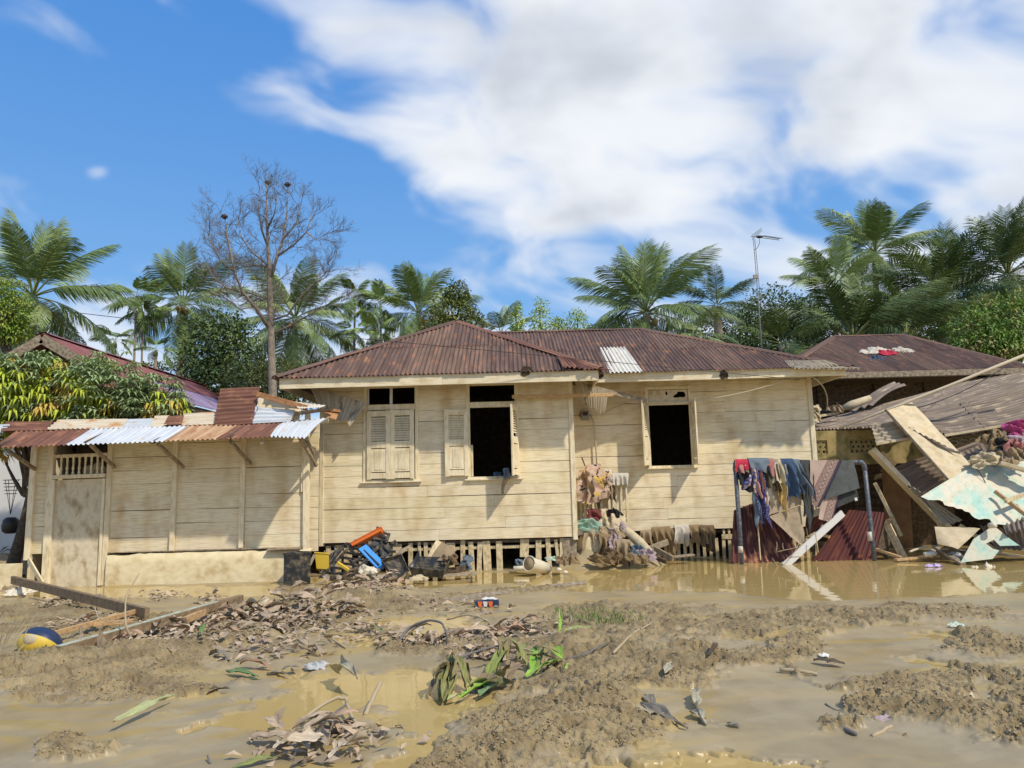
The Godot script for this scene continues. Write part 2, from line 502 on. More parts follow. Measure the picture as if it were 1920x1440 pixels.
	world_mat("beam_paint", ramp_tex(47, 0.02, [[0.0, 0.3, 0.22, 0.12], [0.4, 0.4, 0.36, 0.24], [0.6, 0.42, 0.48, 0.38], [1.0, 0.5, 0.55, 0.45]], 5), Vector3(0.9, 0.9, 0.9), null, Vector3.ONE, 0.8, 0.2)
	mat("twig", lin(0.165, 0.148, 0.135), 0.9)
	mat("twig_pale", lin(0.42, 0.33, 0.2), 0.85)
	mat("frond_stem", lin(0.2, 0.22, 0.06), 0.6)
	mat("coconut", lin(0.3, 0.2, 0.05), 0.6)
	# plastics, metals
	for e in [["plastic_black", 0.018, 0.02, 0.022, 0.42], ["plastic_blue", 0.06, 0.3, 0.75, 0.4], ["plastic_orange", 0.75, 0.16, 0.02, 0.5], ["plastic_yellow", 0.72, 0.5, 0.06, 0.5], ["plastic_white", 0.66, 0.6, 0.46, 0.5], ["pipe_navy", 0.055, 0.07, 0.1, 0.45], ["pipe_cream", 0.55, 0.5, 0.4, 0.6], ["paint_white", 0.66, 0.65, 0.62, 0.55], ["plastic_lilac", 0.5, 0.38, 0.6, 0.5], ["wire_dark", 0.03, 0.028, 0.025, 0.6], ["wire_pale", 0.52, 0.44, 0.3, 0.7], ["meter_case", 0.3, 0.26, 0.2, 0.6], ["aerial_metal", 0.3, 0.29, 0.28, 0.5], ["navy_shell", 0.02, 0.035, 0.085, 0.4], ["yellow_shell", 0.68, 0.47, 0.06, 0.5], ["bulb_glass", 0.72, 0.7, 0.62, 0.25], ["bag_clear", 0.45, 0.45, 0.43, 0.3], ["brick_red", 0.16, 0.055, 0.035, 0.9], ["pot_black", 0.022, 0.02, 0.018, 0.5]]:
		mat(e[0], lin(e[1], e[2], e[3]), e[4])
	world_mat("black_muddy", ramp_tex(102, 0.02, [[0.0, 0.012, 0.014, 0.016], [0.5, 0.03, 0.033, 0.037], [0.68, 0.15, 0.12, 0.08], [1.0, 0.36, 0.28, 0.16]], 5), Vector3(0.6, 0.6, 0.6), null, Vector3.ONE, 0.5, 0.1)
	world_mat("navy_pipe_mud", ramp_tex(103, 0.02, [[0.0, 0.045, 0.058, 0.085], [0.58, 0.085, 0.1, 0.13], [0.75, 0.2, 0.19, 0.17], [1.0, 0.36, 0.31, 0.23]], 4), Vector3(1.2, 1.2, 1.2), null, Vector3.ONE, 0.5, 0.05)
	# cloth
	for e in [["cloth_black", 0.02, 0.02, 0.025], ["cloth_pink", 0.55, 0.25, 0.2], ["cloth_red", 0.55, 0.03, 0.07], ["cloth_rose", 0.42, 0.17, 0.15], ["cloth_cream", 0.6, 0.5, 0.32], ["cloth_olive", 0.1, 0.085, 0.05], ["cloth_denim", 0.045, 0.085, 0.16], ["cloth_grey_blue", 0.15, 0.19, 0.23], ["cloth_yellow", 0.62, 0.44, 0.16], ["cloth_tan", 0.36, 0.27, 0.16], ["cloth_mud", 0.27, 0.19, 0.095], ["cloth_mud_dark", 0.17, 0.115, 0.06], ["cloth_white", 0.6, 0.55, 0.45], ["cloth_maroon", 0.2, 0.05, 0.05], ["cloth_teal", 0.3, 0.46, 0.36], ["cloth_mauve", 0.42, 0.33, 0.36], ["rug_grey", 0.105, 0.115, 0.11], ["rug_dark", 0.055, 0.058, 0.056], ["rug_back", 0.42, 0.33, 0.22], ["cloth_brown", 0.1, 0.06, 0.035], ["cloth_magenta", 0.5, 0.08, 0.22]]:
		var c := world_mat(e[0], ramp_tex(hash(e[0]) % 1000, 0.03, [[0.0, 0.62, 0.6, 0.56], [0.5, 0.9, 0.9, 0.9], [1.0, 1, 1, 1]], 5, 128) if e[0] == "cloth_black" else M.cloth_black.albedo_texture, Vector3(1.5, 1.5, 1.5), null, Vector3.ONE, 0.95, 0.1, true)
		c.albedo_color = lin(e[1], e[2], e[3])
	var pn := N.make(120, 3.0, 3)
	pic("cloth_plaid", 128, 128, func(u, v):
		var a: float = pn.get_noise_2d(u * 3, v * 3)
		if fmod(u * 6 + a * 0.5, 1.0) < 0.35 or fmod(v * 7 + a * 0.5, 1.0) < 0.22: return Vector3(0.07, 0.09, 0.33)
		return Vector3(0.55, 0.46, 0.38) if a > -0.1 else Vector3(0.45, 0.22, 0.14))
	pic("cloth_navy_pattern", 128, 128, func(u, v):
		var a: float = pn.get_noise_2d(u * 9, v * 9)
		return Vector3(0.3, 0.3, 0.42) if a > 0.28 else Vector3(0.025, 0.025, 0.12))
	pic("cloth_batik", 192, 192, func(u, v):
		var a: float = pn.get_noise_2d(u * 0.8 + 4, v * 0.8)
		var b: float = pn.get_noise_2d(u * 1.9 + 9, v * 1.9)
		if b > 0.36: return Vector3(0.03, 0.025, 0.025)
		if a > 0.24: return Vector3(0.6, 0.4, 0.1)
		return Vector3(0.5, 0.37, 0.26) if b > -0.2 else Vector3(0.46, 0.29, 0.22))
	pic("cloth_dots", 128, 128, func(u, v):
		var p := Vector2(fmod(u * 8, 1.0) - 0.5, fmod(v * 8, 1.0) - 0.5)
		return Vector3(0.1, 0.07, 0.06) if p.length() < 0.22 else Vector3(0.6, 0.52, 0.4))
	# the carpet: pink field, a patterned brown border at one side, navy binding
	pic("carpet", 512, 512, func(u, v):
		var n: float = pn.get_noise_2d(u * 6, v * 6) * 0.12 + pn.get_noise_2d(u * 40, v * 40) * 0.1
		var pink := Vector3(0.5, 0.37, 0.3) * (1.0 + n)
		var brown := Vector3(0.1, 0.055, 0.05)
		var e: float = 1.0 - u
		if e < 0.05: return Vector3(0.035, 0.035, 0.075) * (1.0 + n)
		if e > 0.4: return pink
		if e < 0.085 or e > 0.365: return (brown if e < 0.085 else Vector3(0.3, 0.15, 0.12))
		var q: float = (e - 0.225) / 0.14
		var c: float = fmod(v * 5.5, 1.0) * 2.0 - 1.0
		var d := sqrt(q * q * 0.8 + c * c * 1.3)
		var lozenge := absf(q) + absf(c) * 1.05
		if d < 0.2: return brown
		if d < 0.34: return pink
		if d < 0.46: return brown
		if lozenge < 0.85: return pink * 0.95
		if lozenge < 1.0: return brown * 1.3
		return brown * 1.5 if fmod(absf(q) * 5.0 + absf(c) * 3.0, 1.0) < 0.45 else pink * 0.85)

func ripple() -> NoiseTexture2D:
	var t := NoiseTexture2D.new()
	t.width = 512
	t.height = 512
	t.seamless = true
	t.as_normal_map = true
	t.bump_strength = 4.0
	t.noise = N.make(99, 0.012, 3)
	return t


# ---------------------------------------------------------------- sky: blue air, a broad cumulus bank and thin streaks
func make_sky() -> Sky:
	var w := 2560
	var h := 1280
	var big := N.make(201, 0.9, 6)
	var wisp := N.make(202, 1.6, 5)
	var warp := N.make(203, 1.3, 3)
	var lump := N.make(204, 3.4, 5)
	# where the cloud bank stands: directions, how far each part spreads and how strongly (negative: clear air)
	var banks := [[Vector3(0.036473, 0.508831, -0.860094), 0.22, 0.62], [Vector3(0.195070, 0.530988, -0.824621), 0.3, 0.35], [Vector3(0.420376, 0.468110, -0.777276), 0.34, 0.4], [Vector3(-0.073320, 0.432956, -0.898428), 0.13, 0.55], [Vector3(-0.152258, 0.560934, -0.813739), 0.1, 0.42], [Vector3(0.135825, 0.436927, -0.889183), 0.16, 0.42], [Vector3(0.540214, 0.385705, -0.747931), 0.2, 0.36], [Vector3(0.348488, 0.435122, -0.830196), 0.16, 0.25],
		[Vector3(-0.417064, 0.457833, -0.785141), 0.4, -0.55], [Vector3(-0.521184, 0.345426, -0.780416), 0.2, -0.25], [Vector3(-0.463727, 0.488030, -0.739448), 0.05, 0.4], [Vector3(-0.237751, 0.543784, -0.804843), 0.06, 0.3], [Vector3(-0.219162, 0.409679, -0.885512), 0.1, -0.3], [Vector3(-0.063901, 0.347589, -0.935467), 0.12, -0.6], [Vector3(0.143461, 0.370970, -0.917497), 0.1, -0.6], [Vector3(0.326754, 0.355685, -0.875625), 0.1, -0.55], [Vector3(0.435093, 0.347072, -0.830804), 0.1, -0.35], [Vector3(-0.396251, 0.333673, -0.855364), 0.15, -0.5], [Vector3(0.522507, 0.294033, -0.800332), 0.1, -0.4], [Vector3(-0.213160, 0.331391, -0.919099), 0.1, -0.5], [Vector3(0.102515, 0.303686, -0.947241), 0.1, -0.35], [Vector3(0.300162, 0.273580, -0.913814), 0.12, -0.2],
		[Vector3(-0.249108, 0.468086, -0.847845), 0.08, 0.48], [Vector3(-0.321342, 0.446327, -0.835184), 0.06, 0.42], [Vector3(-0.191466, 0.539049, -0.820224), 0.06, 0.4], [Vector3(0.019524, 0.343032, -0.939121), 0.035, 0.6], [Vector3(0.075292, 0.353502, -0.932399), 0.04, 0.7], [Vector3(0.157009, 0.357511, -0.920616), 0.03, 0.5], [Vector3(-0.471938, 0.362223, -0.803784), 0.012, 0.65], [Vector3(-0.464075, 0.365831, -0.806723), 0.014, 0.72], [Vector3(-0.456277, 0.368340, -0.810023), 0.011, 0.65], [Vector3(-0.051551, 0.308678, -0.949769), 0.06, 0.6], [Vector3(-0.133956, 0.321304, -0.937454), 0.05, 0.5], [Vector3(-0.455238, 0.255742, -0.852851), 0.1, 0.62], [Vector3(-0.354945, 0.240200, -0.903503), 0.08, 0.5], [Vector3(-0.401258, 0.285764, -0.870248), 0.05, 0.4], [Vector3(-0.015663, 0.334256, -0.942352), 0.035, 0.6], [Vector3(0.102809, 0.351969, -0.930348), 0.05, 0.55], [Vector3(0.203206, 0.358244, -0.911246), 0.035, 0.5], [Vector3(-0.244924, 0.239385, -0.939525), 0.12, 0.3], [Vector3(0.379762, 0.317593, -0.868859), 0.1, 0.4], [Vector3(-0.110099, 0.241845, -0.964048), 0.16, 0.15]]
	var im := Image.create(w, h, false, Image.FORMAT_RGBF)
	for y in h:
		var el := (0.5 - (y + 0.5) / h) * PI
		if el < -0.06:
			break
		var ce := cos(el)
		var se := sin(el)
		for x in w:
			var az := (x + 0.5) / w * TAU
			var dx: float = sin(az) * ce
			var dz := -cos(az) * ce
			var k := 1.5 / (maxf(se, 0.0) + 0.5)
			var px := dx * k
			var pz := dz * k
			var ww := warp.get_noise_2d(px, pz) * 0.22
			var a := big.get_noise_2d(px + ww, pz * 1.5 + ww) + 0.05
			var bias := 0.16 * smoothstep(-0.2, 0.4, dz)
			if dz < 0.0:
				for b in banks:
					var c: Vector3 = b[0]
					var d: float = dx * c.x + se * c.y + dz * c.z
					var q: float = b[1]
					if d > 1.0 - q * q * 2.2:
						var e: float = (1.0 - d) * 2.0 / (q * q)
						bias += b[2] * exp(-e)
			var lu := lump.get_noise_2d(px * 0.9 + ww, pz * 1.35)
			var wi := wisp.get_noise_2d((px - 0.55 * pz) * 0.75 + ww, (pz + 0.55 * px) * 1.7 + ww)
			var t := a * 0.9 + bias * 0.8 + lu * 0.5 + wi * 0.34 - 0.05
			var body := pow(smoothstep(0.0, 0.95, t), 1.05)
			var thin := smoothstep(-0.05, 0.75, wi + a * 0.4 + bias * 0.5 + 0.06 + 0.5 * smoothstep(0.38, 0.1, se)) * 0.7
			var cov := 1.0 - (1.0 - body * (0.93 + 0.1 * lu)) * (1.0 - thin)
			# air: deep blue above, paler down to the horizon
			var g := pow(clampf(1.0 - se, 0, 1), 2.6)
			var r0 := lerpf(0.032, 0.27, g)
			var g0 := lerpf(0.16, 0.49, g)
			var b0 := lerpf(0.47, 0.73, g)
			# thick parts of a cloud are greyer than its thin rim
			var th := smoothstep(0.3, 1.7, t * 0.7 + 0.1 + lump.get_noise_2d(px * 0.45 + 9.0, pz * 0.7) * 1.1)
			var li := lerpf(0.67, 0.46, th)
			im.set_pixel(x, y, Color(lerpf(r0, li * lerpf(0.96, 0.9, th), cov), lerpf(g0, li * lerpf(0.99, 0.97, th), cov), lerpf(b0, li * lerpf(1.03, 1.08, th), cov)))
	for y in range(int(h * 0.51), h):
		for x in range(0, w):
			im.set_pixel(x, y, Color(0.3, 0.26, 0.17))
	var m := PanoramaSkyMaterial.new()
	m.panorama = ImageTexture.create_from_image(im)
	var s := Sky.new()
	s.sky_material = m
	return s

# ---------------------------------------------------------------- ground
const GX0 := -14.0
const GZ0 := -21.0
const GS := 0.07
const GW := 401
const GH := 258
var g_rough := PackedFloat32Array()
var g_pool := PackedFloat32Array()
var g_rise := PackedFloat32Array()

func stroke(layer: PackedFloat32Array, p: Vector2, q: Vector2, r: float, v: float) -> void:
	var x0 := clampi(int((minf(p.x, q.x) - r - GX0) / GS), 0, GW - 1)
	var x1 := clampi(int((maxf(p.x, q.x) + r - GX0) / GS) + 1, 0, GW - 1)
	var y0 := clampi(int((minf(p.y, q.y) - r - GZ0) / GS), 0, GH - 1)
	var y1 := clampi(int((maxf(p.y, q.y) + r - GZ0) / GS) + 1, 0, GH - 1)
	for j in range(y0, y1 + 1):
		for i in range(x0, x1 + 1):
			var c := Vector2(GX0 + i * GS, GZ0 + j * GS)
			var d := c.distance_to(Geometry2D.get_closest_point_to_segment(c, p, q))
			if d < r:
				var k := j * GW + i
				layer[k] = maxf(layer[k], v * (1.0 - d / r))

func carve(layer: PackedFloat32Array, p: Vector2, q: Vector2, r: float) -> void:
	for j in range(maxi(0, int((minf(p.y, q.y) - r - GZ0) / GS)), mini(GH - 1, int((maxf(p.y, q.y) + r - GZ0) / GS) + 1)):
		for i in range(maxi(0, int((minf(p.x, q.x) - r - GX0) / GS)), mini(GW - 1, int((maxf(p.x, q.x) + r - GX0) / GS) + 1)):
			var c := Vector2(GX0 + i * GS, GZ0 + j * GS)
			var d := c.distance_to(Geometry2D.get_closest_point_to_segment(c, p, q)) / r
			if d < 1.0: layer[j * GW + i] *= smoothstep(0.35, 1.0, d)

func look(layer: PackedFloat32Array, x: float, z: float) -> float:
	var fx := (x - GX0) / GS
	var fz := (z - GZ0) / GS
	if fx < 0 or fz < 0 or fx >= GW - 1 or fz >= GH - 1:
		return 0.0
	var i := int(fx)
	var j := int(fz)
	fx -= i
	fz -= j
	var k := j * GW + i
	return lerpf(lerpf(layer[k], layer[k + 1], fx), lerpf(layer[k + GW], layer[k + GW + 1], fx), fz)

# height, roughness of the mud 0..1, pool 0..1
func ground_at(x: float, z: float) -> Vector3:
	var wx := x + N.mid.get_noise_2d(x * 0.55, z * 0.55) * 0.38 + N.fine.get_noise_2d(x * 0.5, z * 0.5) * 0.09
	var wz := z + N.mid.get_noise_2d(x * 0.55 + 40, z * 0.55) * 0.38 + N.fine.get_noise_2d(x * 0.5 + 9, z * 0.5) * 0.09
	var ro := smoothstep(0.16, 0.62, look(g_rough, wx, wz) + 0.22 * N.mid.get_noise_2d(x * 0.8 + 70, z * 1.1))
	var po := smoothstep(0.1, 0.45, look(g_pool, wx, wz))
	var ri := look(g_rise, x + (wx - x) * 0.4, z + (wz - z) * 0.4)
	var lo := N.low.get_noise_2d(x, z)
	po *= 1.0 - ro * 0.8
	var h := lerpf(0.02 + lo * 0.012, -0.05, po)
	if ro > 0.02:
		var rd := N.ridge.get_noise_2d(x * 0.55, z * 0.75)
		var md := N.mid.get_noise_2d(x * 1.6, z * 1.6)
		var fn := N.fine.get_noise_2d(x, z)
		var f2 := N.fine.get_noise_2d(x * 3.1, z * 3.1)
		var r2 := N.ridge.get_noise_2d(x * 2.3 + 11.0, z * 3.0)
		var crack := absf(N.mid.get_noise_2d(x * 0.95 + 33.0, z * 1.25))
		h -= ro * 0.05 * smoothstep(0.075, 0.0, crack)
		h -= ro * 0.022 * smoothstep(0.12, 0.0, absf(N.fine.get_noise_2d(x * 0.42 + 5.0, z * 0.6)))
		h += ro * (0.026 + 0.03 * lo + 0.036 * rd + 0.022 * md + 0.012 * fn + 0.022 * r2 + 0.011 * f2)
	h += smoothstep(0.0, 0.9, ri) * 0.6
	return Vector3(h, ro, po)

func gy(p: Vector3, up := 0.0) -> Vector3:
	return Vector3(p.x, maxf(ground_at(p.x, p.z).x, 0.0) + up, p.z)

func make_ground() -> void:
	for l in 3:
		var a := PackedFloat32Array()
		a.resize(GW * GH)
		if l == 0: g_rough = a
		elif l == 1: g_pool = a
		else: g_rise = a
	var big := 1.0
	# churned mud: strokes along the banks
	for e in [
		[Vector2(-4.763, -7.275), Vector2(-3.658, -7.363), 1.5], [Vector2(-6.022, -9.552), Vector2(-3.51, -9.206), 1.4], [Vector2(-4.289, -9.666), Vector2(-1.563, -10.695), 1.1], [Vector2(-3.876, -6.629), Vector2(-2.803, -6.361), 0.55], [Vector2(-3.257, -8.55), Vector2(-2.513, -9.781), 0.9], [Vector2(-2.511, -6.18), Vector2(-2.555, -5.899), 0.3],
		[Vector2(0.106, -4.883), Vector2(1.032, -8), 0.95], [Vector2(-0.303, -4.559), Vector2(0.551, -5.624), 0.5], [Vector2(0.35, -6.061), Vector2(1.346, -6.447), 1.05], [Vector2(0.819, -8.609), Vector2(2.427, -8.238), 1.1], [Vector2(0.86, -9.659), Vector2(1.832, -9.508), 0.9], [Vector2(2.193, -8.42), Vector2(3.602, -8.87), 1.0], [Vector2(3.831, -8.836), Vector2(5.088, -9.003), 0.85], [Vector2(2.505, -7.205), Vector2(4.02, -8.476), 0.6], [Vector2(0.511, -5.266), Vector2(1.133, -5.328), 0.45], [Vector2(1.564, -6.992), Vector2(2.057, -6.738), 0.5],
		[Vector2(2.241, -6.03), Vector2(2.531, -5.449), 0.5], [Vector2(2.617, -5.704), Vector2(3.086, -4.847), 0.62], [Vector2(3.177, -5.939), Vector2(3.645, -5.351), 0.5], [Vector2(4.313, -7.332), Vector2(4.757, -6.834), 0.85], [Vector2(3.727, -6.039), Vector2(4.046, -5.854), 0.6], [Vector2(1.999, -6.557), Vector2(2.838, -7.057), 0.4], [Vector2(-0.178, -7.889), Vector2(0.436, -7.336), 0.7], [Vector2(-1.136, -7.755), Vector2(-0.374, -7.43), 0.35], [Vector2(-0.788, -11.311), Vector2(0.66, -11.895), 0.4], [Vector2(2.086, -5.029), Vector2(2.234, -4.914), 0.16], [Vector2(-3.044, -5.122), Vector2(-2.698, -4.998), 0.2], [Vector2(-7.194, -10.909), Vector2(-6.36, -10.78), 0.8]]:
		stroke(g_rough, e[0], e[1], e[2] * 0.96, big)
	# smooth runnels where silt flowed through the churned mud
	for e in [[Vector2(1.182, -5.543), Vector2(2.029, -5.901), 0.55], [Vector2(2.029, -5.901), Vector2(1.901, -6.531), 0.3], [Vector2(2.657, -6.523), Vector2(4.051, -7.878), 0.55], [Vector2(1.497, -8.275), Vector2(1.993, -8.095), 0.28], [Vector2(-1.749, -7.636), Vector2(-2.181, -5.866), 0.4], [Vector2(3.666, -8.217), Vector2(2.973, -7.378), 0.3], [Vector2(-0.147, -6.108), Vector2(0.172, -6.944), 0.25], [Vector2(-3.784, -5.872), Vector2(-2.629, -5.974), 0.35], [Vector2(2.965, -8.467), Vector2(2.328, -7.578), 0.2], [Vector2(3.396, -5.771), Vector2(3.37, -5.375), 0.2], [Vector2(-2.487, -8.747), Vector2(-1.875, -7.722), 0.25]]:
		carve(g_rough, e[0], e[1], e[2])
	# standing water: along the house, the puddles in front
	for e in [
		[Vector2(1.37, -13.091), Vector2(7.953, -11.686), 2.0], [Vector2(2.736, -13.992), Vector2(10.262, -13.043), 2.6], [Vector2(4.128, -11.231), Vector2(6.535, -11.346), 1.3], [Vector2(-1.425, -13.688), Vector2(1.684, -13.404), 1.1], [Vector2(6.033, -16.262), Vector2(11.829, -17.245), 2.6], [Vector2(-9.808, -13.42), Vector2(-3.567, -12.513), 0.85], [Vector2(-3.833, -13.439), Vector2(-0.982, -12.864), 0.6],
		[Vector2(-1.648, -5.819), Vector2(-0.955, -6.509), 0.55], [Vector2(-1.463, -6.393), Vector2(-0.737, -6.164), 0.75], [Vector2(-1.623, -8.341), Vector2(-0.836, -8.528), 0.5], [Vector2(-1.379, -9.427), Vector2(-0.77, -9.162), 0.4], [Vector2(-3.499, -7.562), Vector2(-3.087, -7.698), 0.28], [Vector2(-0.752, -4.674), Vector2(-0.686, -5.734), 0.22], [Vector2(0.6, -4.439), Vector2(1.319, -4.445), 0.24], [Vector2(3.521, -6.673), Vector2(3.653, -6.471), 0.3], [Vector2(4.232, -7.719), Vector2(4.192, -7.469), 0.22], [Vector2(-2.34, -5.33), Vector2(-1.768, -5.698), 0.14]]:
		stroke(g_pool, e[0], e[1], e[2], big)
	# the heap of mud washed into the corner of the house, low banks
	for e in [[Vector2(1.45, -15.1), Vector2(2.3, -15.35), 0.95, 0.72], [Vector2(0.4, -14.6), Vector2(1.3, -14.6), 0.5, 0.18], [Vector2(-3.6, -14.0), Vector2(-1.6, -14.0), 0.7, 0.16], [Vector2(-2.917, -10.245), Vector2(-2.004, -11.527), 0.9, 0.3], [Vector2(-4.413, -7.042), Vector2(-3.765, -7.374), 1.2, 0.34], [Vector2(0.978, -8.007), Vector2(1.371, -7.227), 1.2, 0.2], [Vector2(2.753, -5.249), Vector2(3.024, -4.755), 0.7, 0.22], [Vector2(0.436, -7.336), Vector2(0.65, -8.049), 0.4, 0.25], [Vector2(0.172, -4.878), Vector2(0.604, -5.752), 0.7, 0.18], [Vector2(-3.141, -10.28), Vector2(-3.049, -10.706), 0.4, 0.28]]:
		stroke(g_rise, e[0], e[1], e[2], e[3])
	var depth := PackedFloat32Array([])
	var rows := 540
	for r in rows:
		depth.append(1.0 / lerpf(1.0 / 3.3, 1.0 / 19.5, float(r) / (rows - 1)))
	for d in [23.0, 30.0, 45.0, 80.0, 200.0, 900.0]:
		depth.append(d)
	depth.insert(0, -60.0)
	depth.insert(1, 1.5)
	var cols := 760
	var us := PackedFloat32Array([-40.0, -6.0, -2.2])
	for c in cols:
		us.append(lerpf(-1.0, 1.0, float(c) / (cols - 1)))
	us.append_array([2.2, 6.0, 40.0])
	var nv := us.size()
	var vp := PackedVector3Array()
	var vc := PackedColorArray()
	var vu := PackedVector3Array()
	var vn := PackedVector3Array()
	for d in depth:
		var half := maxf(d, 3.0) * 0.8 + 0.5
		for u in us:
			var x := u * half
			var z := -d
			var h := 0.02
			var ro := 0.6
			var po := 0.0
			if d > 2.0 and d < 20.0 and absf(u) <= 1.0:
				var g := ground_at(x, z)
				h = g.x
				ro = g.y
				po = g.z
			vp.append(Vector3(x, h, z))
			# two muds: smooth grey-tan silt and browner churned clods, mottled ochre where the silt is fresh
			var fw := N.low.get_noise_2d(x * 0.9 + 50, z * 0.9) * 1.1
			var a := N.low.get_noise_2d(x * 0.7 + 7 + fw, z * 3.0 + x * 0.7 + fw)
			var b := N.mid.get_noise_2d(x * 0.14 + fw * 0.3, z * 0.95 + x * 0.2 + fw * 0.4)
			var silt := Vector3(0.41, 0.325, 0.182).lerp(Vector3(0.36, 0.292, 0.176), smoothstep(-0.25, 0.3, a)).lerp(Vector3(0.44, 0.325, 0.13), smoothstep(0.05, 0.45, b - a * 0.5))
			var clod := Vector3(0.25, 0.188, 0.096).lerp(Vector3(0.335, 0.258, 0.136), smoothstep(-0.3, 0.3, N.mid.get_noise_2d(x * 0.9 + 3, z * 0.9)))
			var col := silt.lerp(clod, ro)
			vc.append(Color(col.x, col.y, col.z))
			vu.append(Vector3(x, z, ro + N.fine.get_noise_2d(x * 2.0, z * 2.0) * 0.35))
	var idx := PackedInt32Array()
	var rough_idx := PackedInt32Array()
	var silt_idx := PackedInt32Array()
	var slick_idx := PackedInt32Array()
	for j in range(depth.size() - 1):
		for i in range(nv - 1):
			var a := j * nv + i
			var tri: PackedInt32Array = [a, a + nv, a + 1, a + 1, a + nv, a + nv + 1]
			idx.append_array(tri)
			if vu[a].z > 0.38: rough_idx.append_array(tri)
			elif vp[a].y < 0.021 + 0.012 * N.mid.get_noise_2d(vp[a].x * 0.6 + 15.0, vp[a].z * 0.9): slick_idx.append_array(tri)
			else: silt_idx.append_array(tri)
	vn.resize(vp.size())
	for t in range(0, idx.size(), 3):
		var a := vp[idx[t]]
		var n := (vp[idx[t + 2]] - a).cross(vp[idx[t + 1]] - a)
		vn[idx[t]] += n
		vn[idx[t + 1]] += n
		vn[idx[t + 2]] += n
	for i in vn.size():
		vn[i] = vn[i].normalized()
	var arr := []
	arr.resize(Mesh.ARRAY_MAX)
	arr[Mesh.ARRAY_VERTEX] = vp
	arr[Mesh.ARRAY_NORMAL] = vn
	arr[Mesh.ARRAY_COLOR] = vc
	var mesh := ArrayMesh.new()
	arr[Mesh.ARRAY_INDEX] = rough_idx
	mesh.add_surface_from_arrays(Mesh.PRIMITIVE_TRIANGLES, arr)
	arr[Mesh.ARRAY_INDEX] = silt_idx
	mesh.add_surface_from_arrays(Mesh.PRIMITIVE_TRIANGLES, arr)
	arr[Mesh.ARRAY_INDEX] = slick_idx
	mesh.add_surface_from_arrays(Mesh.PRIMITIVE_TRIANGLES, arr)
	mesh.surface_set_material(2, M.slick)
	mesh.surface_set_material(0, M.mud)
	mesh.surface_set_material(1, M.silt)
	var g := put("ground", mesh, null)
	tag(g, "churned brown flood mud with smooth silt and low banks", "ground", "", "structure")
	# one level sheet of muddy water; it shows where the mud lies lower
	var mb := MB.new()
	mb.quad(Vector3(-22, 0, -24), Vector3(22, 0, -24), Vector3(22, 0, -2.5), Vector3(-22, 0, -2.5))
	tag(put("water", mb.mesh(), M.muddy_water), "still muddy brown water standing in the low ground", "water", "", "structure")


# ---------------------------------------------------------------- the wooden house
# run-off stains and rubbed patches in the paint: brown drips below the sills, pale washed areas
func grime(x: float, y: float) -> Color:
	var d := smoothstep(0.02, 0.5, N.mid.get_noise_2d(x * 1.6, y * 0.22 + 7.0)) * smoothstep(-0.25, 0.3, N.low.get_noise_2d(x * 1.1, y * 0.9 + 20.0)) * 0.5
	var e := smoothstep(-0.1, 0.45, N.mid.get_noise_2d(x * 1.9 + 4.0, y * 0.35)) * exp(-pow((x + 2.15) / 0.62, 2.0)) * (0.75 if y < 1.75 and y > 0.8 else 0.0)
	var s := smoothstep(0.18, 0.5, N.fine.get_noise_2d(x * 0.5, y * 0.5 + 3.0)) * 0.3
	return Color.WHITE.lerp(Color(0.72, 0.57, 0.37), clampf(maxf(d, e) + s * 0.5, 0.0, 1.0))

